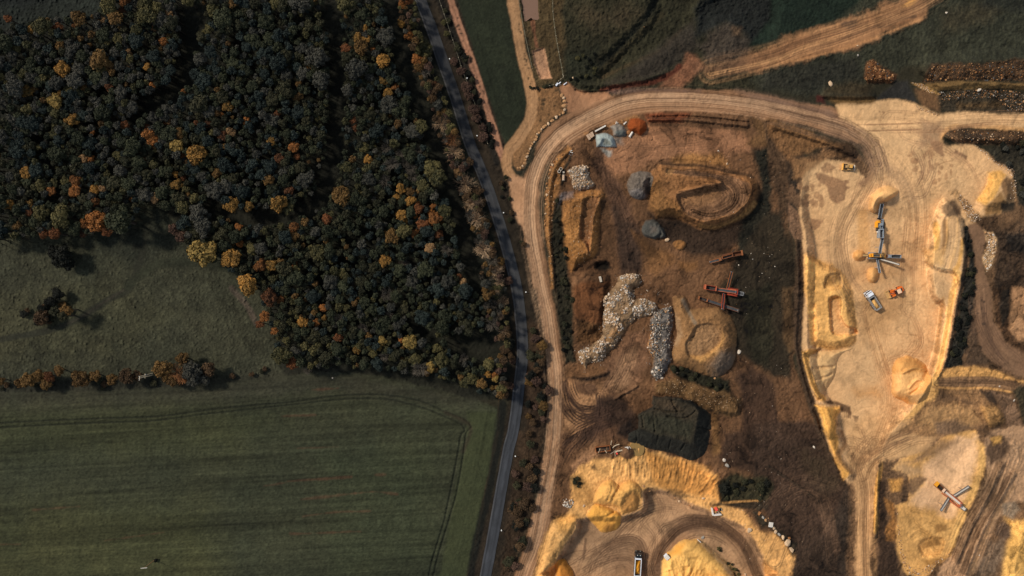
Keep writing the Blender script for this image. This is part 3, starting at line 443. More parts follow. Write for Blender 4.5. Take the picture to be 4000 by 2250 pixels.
P(T(3, 2, 150, 0, 240, 0, 240, 600, 220, 640, 150, 500), (96, 72, 46), 8, 5, 0.7)
# yellow stock ridge along the west side with a cut lane
YR = T(3, 1, 365, 1110, 460, 1130, 560, 1190, 640, 1200, 760, 1300, 820, 1400, 850, 1460)+T(3, 2, 860, 100, 890, 300, 905, 420, 880, 540, 780, 600, 620, 630, 500, 600, 420, 560, 400, 300, 370, 0)
zadd(YR, 4.2, 34, 4); P(YR, (222, 168, 98), 6, 4, rg=0.16, cn=0.16, idn=PIT)
CUT = T(3, 2, 610, 90, 740, 85, 740, 270, 800, 370, 890, 400, 900, 470, 700, 480, 630, 440, 610, 250)
zadd(CUT, -2.6, 9, 2); P(T(3, 2, 620, 110, 720, 110, 730, 280, 800, 380, 890, 410, 890, 460, 700, 470, 640, 430), (206, 158, 104), 5, 3)
P(T(3, 1, 380, 1090, 440, 1100, 540, 1180, 640, 1190, 760, 1290, 720, 1330, 620, 1290, 500, 1200, 400, 1140), (188, 136, 78), 8, 5, 0.7)
P(T(3, 1, 600, 1330, 700, 1310, 730, 1340, 660, 1420, 560, 1449, 570, 1400), (140, 98, 54), 6, 4, 0.75); zadd(T(3, 1, 590, 1310, 740, 1300, 740, 1460, 560, 1460), -1.6, 10, 2)
streaks(T(3, 2, 470, -60, 490, 250, 520, 500), 60, 0.10, 14, 70, 12, 33, 0.6)
P(T(3, 2, 345, 640, 420, 610, 510, 610, 500, 640, 410, 690, 430, 800, 470, 930, 530, 1060, 590, 1100, 580, 1140, 500, 1120, 430, 980, 370, 800), (206, 152, 82), 5, 3)
ridge(T(3, 2, 350, 660, 380, 780, 430, 960, 500, 1090), 14, 2.0); ridge(T(3, 2, 360, 650, 500, 600), 12, 1.6)
P(T(3, 2, 480, 1180, 720, 1190, 730, 1220, 690, 1300, 680, 1449, 570, 1449, 520, 1290), (220, 162, 84), 6, 4, rg=0.2); zadd(T(3, 2, 440, 1150, 740, 1180, 710, 1300, 700, 1500, 560, 1500, 500, 1290), 3.5, 24)
P(T(3, 3, 570, -20, 680, -20, 720, 60, 690, 200, 760, 330, 860, 400, 760, 480, 690, 320, 630, 160), (216, 158, 82), 6, 4, rg=0.2); ridge(T(3, 3, 610, 0, 650, 160, 740, 330, 820, 430), 30, 3.0)
S(T(3, 3, 740, 0, 780, 120, 700, 240, 760, 330, 850, 410), 18, (146, 104, 64), 0.8, 8, 6)
P(T(3, 2, 570, 1140, 640, 1120, 720, 1150, 830, 1190, 830, 1260, 740, 1240, 720, 1180, 600, 1170), (92, 68, 48), 4, 4, 0.9)
for k in range(5): S(T(3, 2, 750+k*18, 1230, 755+k*18, 1290+k*4), 4, (110, 80, 56), 0.8, 2, 2)
P(T(3, 2, 860, 1285, 915, 1285, 905, 1345, 870, 1360), (100, 76, 56), 3, 3, 0.9); spots(T(3, 2, 890, 1370, 1040, 1370, 1030, 1440, 890, 1440), 6, 3, 5, (130, 92, 58), 0.8, 12)
# east face: yellow sand, painted brighter for the light from the west
EF = T(3, 1, 1760, 700, 1700, 760, 1640, 860, 1660, 1100, 1720, 1250, 1880, 1300, 1940, 1200, 1980, 900, 1900, 740)
zadd(T(3, 1, 1740, 560, 1620, 860, 1620, 1060, 1560, 1180, 1700, 1280, 1860, 1310, 1900, 1449)+T(3, 2, 1890, 0, 1760, 700, 1690, 900, 1720, 900, 1830, 700, 1960, 0)+T(3, 1, 2010, 1200, 1990, 900, 1950, 720, 1850, 560), 3.2, 18, 3)
S(T(3, 1, 1690, 800, 1700, 960, 1690, 1050), 22, (212, 158, 86), 0.9, 6, 5); S(T(3, 1, 1780, 770, 1790, 900, 1760, 1100), 20, (150, 108, 66), 0.8, 7, 5)
streaks(T(3, 1, 1850, 780, 1840, 1000, 1780, 1240), 60, 0.25, 12, 6, 150, 65, 0.4, tint=(214, 162, 96)); S(T(3, 1, 1960, 960, 1920, 1200, 1850, 1300), 14, (216, 160, 88), 0.9, 6, 4)
S(T(3, 1, 1540, 1240, 1700, 1250, 1840, 1290), 14, (222, 182, 130), 0.8, 5, 4)
P(T(3, 1, 1560, 1060, 1750, 1060, 1760, 1200, 1600, 1230), (206, 158, 98), 10, 6, 0.7)
S(T(3, 1, 1905, 1300)+T(3, 2, 1850, 100, 1800, 400, 1750, 650, 1700, 850, 1670, 960), 26, (222, 170, 100), 0.95, 6, 4, rg=0.2)
S(T(3, 2, 1760, 100, 1720, 400, 1690, 650, 1640, 850), 16, (176, 128, 76), 0.7, 8, 4)
S(T(3, 2, 1660, 1020, 1560, 1180, 1430, 1330, 1290, 1449), 46, (212, 160, 92), 0.9, 10, 5, rg=0.2)
P(T(3, 1, 1740, 620, 1880, 560, 1960, 640, 1940, 720, 1820, 740, 1760, 690), (104, 82, 62), 6, 5, 0.85)
P(T(3, 1, 1790, 480, 1900, 450, 2000, 560, 2170, 760, 2040, 800, 1990, 720, 1900, 540), (170, 132, 90), 6, 5, cn=0.4, rg=0.4)
# brown heap of sand on the north-east rim, its shaded lee painted darker
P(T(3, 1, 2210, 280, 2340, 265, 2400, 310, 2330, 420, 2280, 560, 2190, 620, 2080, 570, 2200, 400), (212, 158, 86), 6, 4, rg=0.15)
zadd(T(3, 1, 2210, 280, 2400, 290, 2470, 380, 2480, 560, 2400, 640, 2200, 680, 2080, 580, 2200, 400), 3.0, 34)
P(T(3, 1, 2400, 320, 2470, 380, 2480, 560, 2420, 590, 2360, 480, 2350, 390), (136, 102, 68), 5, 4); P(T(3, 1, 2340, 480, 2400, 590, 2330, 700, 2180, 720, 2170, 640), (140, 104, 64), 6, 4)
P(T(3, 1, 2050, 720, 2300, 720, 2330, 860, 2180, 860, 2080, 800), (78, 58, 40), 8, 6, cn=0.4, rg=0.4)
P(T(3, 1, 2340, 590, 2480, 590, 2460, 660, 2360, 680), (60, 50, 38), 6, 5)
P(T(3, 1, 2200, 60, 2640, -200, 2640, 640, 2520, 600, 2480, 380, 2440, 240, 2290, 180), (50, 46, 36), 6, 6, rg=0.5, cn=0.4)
P(T(3, 0, 1780, 1330, 1900, 1290, 2200, 1300, 2640, 1310, 2640, 1449)+T(3, 1, 2200, 20, 2000, -10)+T(3, 0, 1850, 1420), (86, 64, 44), 6, 5, rg=0.5, cn=0.45); ridge(T(3, 0, 1800, 1370, 2100, 1390, 2500, 1400), 24, 2.2)
P(T(3, 0, 1950, 1330, 2150, 1330, 2200, 1420, 1980, 1420), (56, 44, 34), 8, 5, 0.8)
S(T(3, 0, 1720, 1449, 1760, 1340, 1850, 1280, 2000, 1265, 2574, 1300), 14, (196, 146, 92), 0.7, 5, 4)
# wet and driven marks on the pale sand
WET = (150, 112, 80)
P(T(3, 0, 1540, 1200, 1640, 1240, 1740, 1230, 1740, 1449)+T(3, 1, 1740, 60, 1620, 0, 1530, 40), (150, 118, 88), 12, 6, 0.8)
streaks(T(3, 0, 820, 1260, 1200, 1250, 1560, 1240, 2000, 1190, 2574, 1200), 60, 0.18, 14, 6, 300, 71, 0.08)
S(T(3, 0, 900, 1255, 1200, 1250, 1540, 1235), 5, (152, 112, 78), 0.8, 2, 3); S(T(3, 0, 900, 1318, 1200, 1312, 1540, 1300), 5, (152, 112, 78), 0.8, 2, 3)
streaks([(3330, 520), (3430, 600), (3520, 700), (3560, 800), (3570, 900)], 110, 0.16, 24, 6, 300, 73, 0.06)
streaks([(3400, 560), (3420, 640), (3400, 720), (3350, 800), (3300, 860), (3290, 960), (3310, 1080), (3350, 1150)], 100, 0.20, 20, 6, 260, 74, 0.08)
S(T(3, 1, 960, 60, 1030, 160, 1050, 280, 1000, 360, 940, 400), 24, (140, 104, 76), 0.8, 10, 6); S(T(3, 1, 1120, 200, 1250, 280, 1380, 400, 1440, 560), 40, (168, 132, 96), 0.6, 14, 8)
P(T(3, 1, 480, 300, 560, 300, 660, 330, 760, 370, 790, 440, 770, 560, 690, 590, 620, 540, 600, 430, 520, 390), WET, 3, 4, 0.9); P(T(3, 1, 540, 240, 580, 180, 690, 230, 640, 290, 560, 285), (160, 120, 84), 3, 4, 0.85)
P(T(3, 1, 430, 750, 550, 770, 520, 840, 470, 880, 420, 850), WET, 3, 4, 0.85); P(T(3, 1, 205, 600, 300, 680, 330, 800, 355, 950, 270, 940, 210, 850), (122, 92, 68), 4, 5, 0.9)
P(T(3, 1, 150, 520, 230, 420, 330, 540, 420, 580, 380, 620, 300, 640), (112, 84, 60), 6, 6, 0.8)
spots(T(3, 1, 330, 400, 560, 380, 600, 560, 470, 700, 330, 640), 16, 5, 13, (160, 120, 84), 0.7, 21, 6); spots(T(3, 1, 770, 360, 820, 360, 820, 440, 770, 440), 5, 4, 7, WET, 0.8, 22)
P(T(3, 1, 230, 140, 480, 150, 560, 60, 860, 60, 900, 150, 800, 170, 700, 110, 560, 180, 420, 260, 340, 350, 260, 340), (140, 102, 66), 8, 6, 0.85, rg=0.2)
P(T(3, 1, 540, 40, 740, 20, 860, 80, 900, 180, 840, 170, 740, 80), (74, 56, 42), 8, 6, 0.85); ridge(T(3, 0, 60, 1270, 300, 1340, 500, 1400)+T(3, 1, 700, 30, 860, 100), 20, 2.0)
P(T(3, 0, 0, 1200, 130, 1240, 360, 1300, 560, 1390, 820, 1500)+T(3, 1, 600, 20, 200, 140, 0, -100), (120, 86, 54), 8, 6, rg=0.3, cn=0.4)
P(T(3, 1, 1640, -20, 1760, -20, 1770, 130, 1690, 90), WET, 3, 4, 0.9); P(T(3, 1, 1880, 50, 2015, 120, 1990, 155, 1870, 90), (132, 98, 70), 3, 4, 0.9)
spots(T(3, 1, 1400, 0, 1620, 0, 1700, 200, 1480, 420, 1430, 400), 26, 4, 14, (166, 124, 86), 0.7, 23, 7); spots(T(3, 1, 1700, 200, 1930, 200, 1920, 330, 1620, 420), 12, 4, 11, (164, 122, 84), 0.7, 24, 5); spots(T(3, 0, 1100, 1090, 1560, 1060, 1540, 1230, 1000, 1200), 8, 3, 7, (160, 120, 84), 0.6, 25)
S(T(3, 1, 1665, 300, 1700, 220, 1780, 180, 1860, 165), 4, (160, 120, 84), 0.7, 2); S(T(3, 1, 1415, 560, 1430, 760, 1410, 1000), 4, (168, 126, 86), 0.7, 3)
S(T(3, 1, 950, 700, 960, 900, 960, 1060), 44, (208, 156, 98), 0.8, 12, 5)
P(T(3, 1, 760, 1180, 1000, 1180, 1250, 1200, 1330, 1300, 1180, 1449, 820, 1449), (190, 142, 94), 24, 10, 0.7)
P(T(3, 1, 1300, 1150, 1440, 1160, 1480, 1260, 1380, 1330), (160, 120, 84), 16, 8, 0.6)
P(T(3, 2, 900, 50, 1350, 100, 1300, 300, 1180, 450, 950, 560, 900, 400), (182, 136, 88), 30, 12, 0.65)
for k in range(8): S(T(3, 2, 1330+k*8, 560+k*30-100, 1500+k*6, 480+k*30, 1560, 560+k*20), 3, (176, 130, 86), 0.5, 2, 3)
P(T(3, 2, 860, 1020, 1080, 1000, 1130, 1080, 900, 1110), (202, 144, 86), 18, 8, 0.7)
# ramp road to the south and its banks
P(T(3, 3, 820, 200, 1100, 60, 1300, 200, 1160, 280, 1080, 340, 1060, 700, 1050, 1100, 1020, 1300, 1040, 1500, 880, 1500, 880, 900, 880, 600, 840, 480), (190, 146, 100), 8, 5, rg=0.06, cn=0.12, idn=TRACK)
streaks(T(3, 3, 950, 300, 960, 700, 960, 1100, 970, 1480), 62, 0.22, 12, 5, 280, 67, 0.1)
for k in range(10): S(T(3, 3, 860+k*26, 100+(k % 3)*18, 880+k*30, 180+(k % 4)*14, 860+k*22, 260), 3, (150, 110, 72), 0.6, 2, 3)
S(T(3, 3, 1110, 290, 1140, 330, 1110, 480, 1085, 700, 1085, 900, 1075, 1010), 16, (208, 152, 76), 0.9, 5, 4); S(T(3, 3, 1060, 1020, 1070, 1200, 1080, 1480), 14, (140, 106, 70), 0.8, 5, 4); ridge(T(3, 3, 1110, 320, 1090, 700, 1070, 1050), 14, 2.0)
P(T(3, 3, 1120, 500, 1180, 480, 1200, 900, 1220, 1050, 1290, 1200, 1330, 1500, 1100, 1500, 1110, 1100), (64, 48, 36), 6, 5, rg=0.3)
P(T(3, 3, 1150, 260, 1260, 330, 1330, 480, 1250, 480, 1170, 480), (110, 84, 60), 10, 6, 0.85)
P(T(3, 3, 1220, 480, 1350, 460, 1340, 600, 1250, 600), (202, 146, 74), 8, 5, 0.9); P(T(3, 3, 1170, 660, 1260, 720, 1300, 900, 1290, 1100, 1200, 1080, 1190, 960, 1230, 860), (148, 102, 54), 6, 5, rg=0.3, cn=0.3)
P(T(3, 3, 1340, 520, 1400, 560, 1400, 720, 1330, 720), (72, 56, 42), 8, 6, 0.9)
# south-east pit
P(T(3, 3, 800, -40, 1000, -200, 1320, -100, 1560, -140, 1720, 40, 1640, 180, 1420, 270, 1200, 300, 1100, 350, 1000, 460, 880, 440, 800, 300), (196, 152, 104), 14, 12, rg=0.10, cn=0.2, idn=PIT)
tyres([(3320, 1720), (3420, 1750), (3560, 1700), (3680, 1700)], 16, 60, (150, 112, 76), 111, 0.6); tyres(T(3, 3, 900, 0, 960, 150, 940, 420), 14, 60, (150, 112, 76), 112, 0.6)
P(T(3, 2, 1560, 1220, 1800, 1150, 2060, 1190, 2180, 1330, 2060, 1420, 1750, 1449, 1480, 1420), (158, 118, 78), 16, 12, 0.8, rg=0.25, cn=0.3, idn=PIT)
SEP = T(3, 3, 1290, 740, 1400, 700, 1450, 560, 1400, 420, 1240, 380, 1330, 260, 1600, 200, 1750, 60, 1900, 0, 2090, -20, 2120, 80, 2200, 180, 2180, 400, 2080, 660, 2000, 820, 1930, 980, 1880, 1120, 1840, 1240, 1700, 1330, 1600, 1470, 1400, 1450, 1340, 1340, 1290, 1150, 1300, 900)
P(SEP, (206, 154, 90), 6, 5, rg=0.16, cn=0.18, idn=PIT)
P(T(3, 3, 1430, 700, 1500, 560, 1560, 520, 1540, 400, 1560, 340, 1700, 200, 1900, 60, 2100, 40, 2110, 200, 2080, 400, 1980, 640, 1900, 780, 1860, 850, 1740, 800, 1640, 780), (226, 178, 130), 14, 10, rg=0.05)
P(T(3, 3, 1240, 380, 1330, 260, 1480, 340, 1540, 330, 1560, 420, 1440, 460, 1380, 440), (180, 142, 100), 14, 8, 0.9)
P(T(3, 3, 1430, 480, 1530, 440, 1610, 470, 1550, 540, 1500, 600, 1440, 640, 1420, 560), (138, 106, 76), 4, 5, 0.9); P(T(3, 3, 1340, 300, 1440, 270, 1600, 200, 1640, 230, 1480, 330, 1380, 330), (142, 110, 80), 8, 6, 0.8); P(T(3, 3, 1580, 200, 1700, 60, 1900, 100, 1800, 190, 1660, 240), (128, 98, 70), 16, 8, 0.8)
zset(T(3, 3, 1330, 740, 1440, 640, 1420, 480, 1350, 400, 1450, 330, 1620, 260, 1760, 140, 2000, 60, 2090, 90, 2100, 350, 2000, 620, 1910, 830, 1830, 1080, 1740, 1230, 1600, 1370, 1450, 1370, 1380, 1260, 1340, 1100), -1.6, 90, 4, 10)
S(T(3, 3, 2160, 180, 2140, 400, 2050, 640, 1970, 800, 1900, 980, 1850, 1130), 26, (220, 168, 98), 0.9, 8, 5, rg=0.2)  # sunlit east face, its brightness put into the colour
P(T(3, 3, 1680, 920, 1800, 930, 1790, 1000, 1690, 1010), (146, 104, 58), 6, 5, 0.85); P(T(3, 3, 1540, 1110, 1700, 1070, 1740, 1130, 1600, 1180, 1550, 1200), (130, 92, 50), 6, 5, 0.85); zadd(T(3, 3, 1520, 1080, 1760, 1060, 1740, 1240, 1540, 1260), -1.4, 12)
P(T(3, 3, 1560, 1290, 1700, 1260, 1840, 1240, 1740, 1330, 1600, 1340), (156, 112, 60), 6, 5, 0.85); P(T(3, 3, 1620, 730, 1800, 730, 1880, 850, 1700, 830), (196, 150, 106), 14, 8, 0.7)
streaks(T(3, 3, 1400, 1080, 1540, 980, 1700, 1040), 60, 0.12, 18, 6, 100, 95, 0.2)
# lanes, banks and rock on the far east side
EV = T(3, 1, 1960, 750, 2050, 900, 2080, 1100, 2100, 1449)+T(3, 2, 2080, 150, 2060, 300, 1990, 600, 1960, 780, 1820, 820, 1780, 760, 1840, 600, 1880, 400, 1920, 150, 1960, 0)+T(3, 1, 1950, 1350, 2020, 1200, 1970, 950)
P(EV, (44, 42, 36), 6, 6, rg=0.8, cn=0.5)
P(T(3, 2, 2070, 0, 2090, 300, 2130, 560, 2240, 740, 2180, 760, 1970, 780, 1990, 600, 2060, 300), (84, 66, 50), 8, 6, 0.9)
P(T(3, 1, 2010, 800, 2100, 800, 2200, 900, 2160, 1100, 2180, 1300, 2240, 1449)+T(3, 2, 2250, 0, 2270, 330, 2400, 540, 2700, 660, 2700, 930, 2500, 880, 2300, 760, 2150, 640, 2100, 400, 2085, 0)+T(3, 1, 2100, 1449, 2080, 1100), (130, 98, 72), 6, 4, rg=0.08, cn=0.13, idn=TRACK)
streaks(T(3, 2, 2160, 0, 2180, 300, 2280, 550, 2400, 680, 2600, 800), 76, 0.16, 14, 6, 260, 98, 0.08); spots(T(3, 2, 2080, 100, 2180, 120, 2180, 600, 2120, 600), 7, 4, 6, (52, 46, 40), 0.8, 31)
P(T(3, 1, 2200, 860, 2330, 870, 2640, 800, 2640, 1460, 2260, 1460, 2290, 1250, 2310, 1000), (72, 56, 42), 8, 6, rg=0.5, cn=0.4)
P(T(3, 1, 2170, 870, 2260, 890, 2300, 960, 2290, 1080, 2240, 1240, 2190, 1290, 2160, 1150, 2210, 1000), (196, 158, 112), 5, 4, cn=0.4, rg=0.4)
P(T(3, 1, 2400, 900, 2640, 860, 2640, 1100, 2420, 1080), (50, 44, 38), 12, 8, 0.9); P(T(3, 1, 2350, 860, 2640, 700, 2640, 860, 2450, 900), (104, 80, 58), 10, 6, 0.7)
P(T(3, 2, 2260, 0, 2440, 0, 2420, 300, 2480, 520, 2640, 620, 2640, 700, 2400, 540, 2290, 330), (86, 62, 42), 6, 6, rg=0.5, cn=0.4); P(T(3, 2, 2340, 0, 2440, 0, 2430, 250, 2360, 380, 2330, 200), (48, 42, 34), 6, 5, 0.9)
P(T(3, 2, 2450, -20, 2640, 0, 2640, 560, 2520, 520, 2420, 420, 2440, 250), (176, 132, 92), 6, 5, rg=0.1)
P(T(3, 2, 1740, 830, 1900, 790, 2100, 780, 2300, 830, 2480, 900, 2700, 960, 2700, 1000, 2500, 940, 2200, 890, 1900, 890, 1760, 910), (200, 148, 84), 5, 4, rg=0.15)
P(T(3, 2, 1700, 910, 1900, 890, 2250, 890, 2510, 960, 2450, 1030, 2200, 1000, 1900, 1010, 1740, 990), (136, 102, 70), 4, 3, rg=0.06); streaks(T(3, 2, 1700, 950, 2000, 945, 2300, 950, 2480, 985), 36, 0.25, 8, 5, 260, 99, 0.2)
S(T(3, 2, 1690, 995, 1900, 1012, 2200, 1005, 2450, 1045), 10, (200, 148, 86), 0.9, 4, 3)
P(T(3, 2, 1660, 1000, 1900, 1020, 2200, 1020, 2300, 1180, 2200, 1200, 2000, 1140, 1700, 1130, 1600, 1150, 1560, 1200, 1420, 1340, 1300, 1449)+T(3, 3, 1300, 0, 1700, 60, 1900, -20)+T(3, 2, 2000, 1400, 2250, 1250), (142, 106, 70), 8, 6, rg=0.3, cn=0.3)
P(T(3, 2, 2140, 1030, 2260, 1030, 2310, 1140, 2300, 1190, 2200, 1120), (56, 46, 38), 6, 5, 0.9); P(T(3, 2, 2450, 1030, 2520, 980, 2700, 1010, 2700, 1449, 2574, 1440, 2520, 1200), (66, 58, 42), 8, 6, rg=0.4, cn=0.3)
P(T(3, 2, 2250, 1040, 2450, 1080, 2520, 1250, 2570, 1449, 2420, 1449, 2350, 1200), (134, 104, 78), 8, 5, rg=0.1)
P(T(3, 2, 2130, 1190, 2300, 1190, 2390, 1330, 2360, 1390, 2240, 1390, 2170, 1300), (168, 126, 76), 6, 5, cn=0.3); zadd(T(3, 2, 2130, 1180, 2300, 1180, 2400, 1320, 2340, 1410, 2200, 1390), 2.5, 24)
P(T(3, 2, 1600, 1200, 1800, 1160, 2060, 1200, 2150, 1340, 2000, 1420, 1700, 1440, 1480, 1400), (166, 126, 82), 14, 8, 0.7, cn=0.35)
P(T(3, 2, 1680, 1350, 1900, 1330, 2050, 1400, 1900, 1460, 1700, 1460), (104, 82, 64), 10, 6, 0.8)
P(T(3, 3, 2190, 60, 2300, -40, 2700, -60, 2700, 700, 2450, 700, 2300, 900, 2200, 1200, 2000, 1500, 1640, 1500, 1760, 1320, 1900, 1200, 1960, 1000, 2100, 720, 2200, 430), (172, 134, 99), 8, 6, rg=0.25, cn=0.22, idn=PIT)
for a_, wd, c_ in (((2330, 330, 2180, 640, 2050, 900, 1900, 1280), 30, (92, 70, 52)), ((2440, 420, 2280, 720, 2120, 1000, 1960, 1400), 20, (84, 62, 46)), ((2230, 380, 2150, 560, 2050, 800, 1950, 1040), 14, (140, 108, 76)), ((2470, 560, 2330, 760, 2180, 1060, 2040, 1449), 16, (142, 110, 78))):
    L_ = T(3, 3, *a_); S(L_, wd, c_, 0.8, 6, 6); 
ridge(T(3, 3, 2360, 330, 2200, 660, 2070, 900, 1900, 1300), 16, 1.8); ridge(T(3, 3, 2470, 430, 2310, 720, 2150, 1000, 1990, 1420), 14, 1.5); streaks(T(3, 3, 2420, 200, 2300, 560, 2100, 920, 1900, 1400), 130, 0.16, 30, 6, 120, 101, 0.4)
P(T(3, 3, 2130, -40, 2230, 40, 2200, 200, 2240, 330, 2420, 220, 2450, 140, 2380, 60, 2250, 20), (84, 64, 48), 8, 6, 0.9, cn=0.35); P(T(3, 3, 2230, 60, 2340, 50, 2340, 110, 2270, 130), (196, 146, 78), 6, 4, 0.9)
P(T(3, 3, 2380, 860, 2480, 900, 2700, 860, 2700, 1500, 2350, 1500, 2380, 1200, 2440, 1050), (212, 162, 86), 12, 6, rg=0.1); zadd(T(3, 3, 2440, 900, 2800, 860, 2800, 1600, 2340, 1600), 4, 60)
P(T(3, 3, 2370, 720, 2480, 700, 2520, 780, 2460, 880, 2360, 830), (140, 122, 100), 8, 5, 0.8); P(T(3, 3, 2300, 940, 2380, 900, 2450, 940, 2440, 1060, 2370, 1080, 2280, 1040), (92, 74, 60), 6, 5, 0.9); P(T(3, 3, 2200, 1080, 2370, 1080, 2390, 1220, 2280, 1460, 2080, 1460), (114, 96, 78), 14, 8, 0.8)
DRV = (156, 118, 84)
tyres([(3420, 560), (3460, 680), (3430, 800)], 14, 50, (140, 108, 80), 60, 0.7); tyres([(3400, 640), (3340, 780), (3280, 920), (3300, 1080), (3360, 1180)], 16, 50, (160, 122, 86), 61, 0.6); tyres([(3520, 640), (3570, 800), (3560, 1000), (3560, 1200)], 14, 60, (166, 126, 88), 62, 0.55); tyres([(3380, 1220), (3420, 1400), (3460, 1560), (3420, 1720)], 14, 70, (168, 124, 82), 63, 0.55)
tyres([(3560, 1240), (3590, 1330), (3540, 1400), (3480, 1420)], 10, 40, (164, 122, 84), 64, 0.6); tyres([(3480, 470), (3650, 480), (3850, 470), (4020, 470)], 10, 40, (156, 116, 82), 65, 0.6); tyres([(3000, 425), (3150, 462), (3300, 510), (3420, 600)], 16, 44, (110, 86, 68), 66, 0.6); tyres([(3560, 500), (3700, 560), (3800, 640), (3850, 740)], 12, 70, (160, 120, 86), 67, 0.5); tyres(T(3, 1, 1500, 60, 1560, 250, 1500, 420), 10, 50, (138, 104, 78), 68, 0.6)
tyres([(3330, 1780), (3370, 1900), (3372, 2080), (3378, 2260)], 18, 30, (140, 104, 70), 69, 0.55); tyres([(3420, 1730), (3360, 1800), (3340, 1900)], 14, 44, (140, 102, 68), 70, 0.65); tyres([(3600, 1690), (3480, 1740), (3380, 1800)], 14, 44, (140, 104, 72), 71, 0.6); tyres(T(3, 3, 1500, 900, 1650, 1000, 1700, 1150), 10, 60, (160, 112, 58), 72, 0.6); tyres(T(3, 2, 2150, 100, 2180, 330, 2290, 560, 2480, 760), 14, 46, (96, 72, 56), 73, 0.6); tyres(T(3, 2, 1700, 950, 2000, 945, 2300, 950, 2480, 985), 8, 16, (104, 78, 56), 74, 0.7)
tyres(NEL, 16, 36, (106, 76, 54), 75, 0.6); tyres(NEL, 10, 36, (182, 136, 92), 76, 0.5); tyres(HL, 20, 30, (108, 80, 58), 77, 0.6); tyres(HL, 16, 30, (188, 148, 112), 78, 0.55); tyres(T(3, 3, 2400, 250, 2280, 600, 2080, 950, 1880, 1420), 12, 70, (100, 76, 56), 79, 0.45, 5, -0.3); tyres(T(3, 3, 2400, 250, 2280, 600, 2080, 950, 1880, 1420), 10, 70, (150, 116, 84), 80, 0.55, 5, 0.3)
# fade the far surroundings into farmland beyond the picture
far = (U < -330) | (U > 4330) | (Vv < -270) | (Vv > 2520)
RG[far] = 0.0
# mottling and small relief everywhere, kept off the lane
nz = 1+CN*1.6*(0.55*N1+0.95*N2)
# drying stains, rills and tyre scrapes on the bare ground
qm = (ID == QUARRY) & ~far; lum = C[qm].mean(1, keepdims=True); C[qm] = (C[qm]*0.97+lum*0.03)*np.array([0.96, 0.935, 0.91])
bare = np.isin(ID, (QUARRY, PIT, TRACK, HAUL)) & ~far
wu = U+38*fbm(U/70, Vv/70, 61, 3); wv = Vv+38*fbm(U/70+9, Vv/70+4, 66, 3)
stn = fbm(wu/75, wv/75, 71, 4, 0.62); rl = 1-np.abs(fbm(wu/38, wv/38, 75, 3, 0.55))*1.9; rl2 = 1-np.abs(fbm(wu/15, wv/19, 79, 2, 0.5))*1.7
amp = np.where(ID == QUARRY, 1.0, np.where(ID == PIT, 0.42, 0.40))*bare
f = (1.07-0.50*ss(0.08, 0.42, stn)+0.26*ss(0.10, 0.45, -stn)-0.34*ss(0.84, 0.99, rl)-0.16*ss(0.80, 0.98, rl2))
C *= (1+(f-1)*amp)[..., None]; Z -= amp*(0.22*ss(0.80, 0.99, rl)+0.10*ss(0.75, 0.98, rl2))
C *= (1+amp*0.30*vnoise(U/3.4, Vv/3.4, 83)*(0.6+0.4*N2))[..., None]
gr = np.isin(ID, (GROUND, MEADOW)) & ~far; C *= (1+gr*(0.30*vnoise(U/3.6, Vv/3.6, 85)-0.25*ss(0.15, 0.5, stn)+0.25*ss(0.12, 0.45, -stn)))[..., None]
C *= np.clip(nz, 0.25, 2.2)[..., None]
warm = 0.05*N1; C[..., 0] *= 1+warm; C[..., 2] *= 1-warm
Z += RG*(1.2*N2+0.9*N3)*np.where(far, 0, 1)
md = ID == MEADOW; N4 = vnoise(U/5.5, Vv/5.5, 47); Z[md] += 0.20*(N4*N3+0.5*N4)[md]; C[md] *= (1+0.62*np.clip(N4*N3*1.5+0.2*N4, -0.6, 1.2))[md][:, None]
gy, gx = np.gradient(Z); slo = np.clip(np.hypot(gx, gy)/0.28, 0, 2.0)*np.where(far, 0, 1); slo[:, 1:-1] = (slo[:, :-2]+slo[:, 1:-1]+slo[:, 2:])/3
crumb = 0.6*vnoise(U/5.0, Vv/5.0, 91)+0.7*N3+0.5*fbm(wu/18, wv/18, 93, 3)
Z += 0.16*slo*crumb; C *= np.clip(1+0.24*slo*(0.6*vnoise(U/4.0, Vv/6.0, 95)+fbm(wu/14, wv/22, 97, 2)), 0.5, 1.6)[..., None]
Lw = smooth(LANE, 6); wdw = window(Lw, 60); dl, _, _ = ldist(Lw, U[wdw], Vv[wdw])
tl = ss(55, 30, dl); Z[wdw] = Z[wdw]*(1-tl)-0.10*tl
np.clip(C, 0.004, 0.9, out=C)
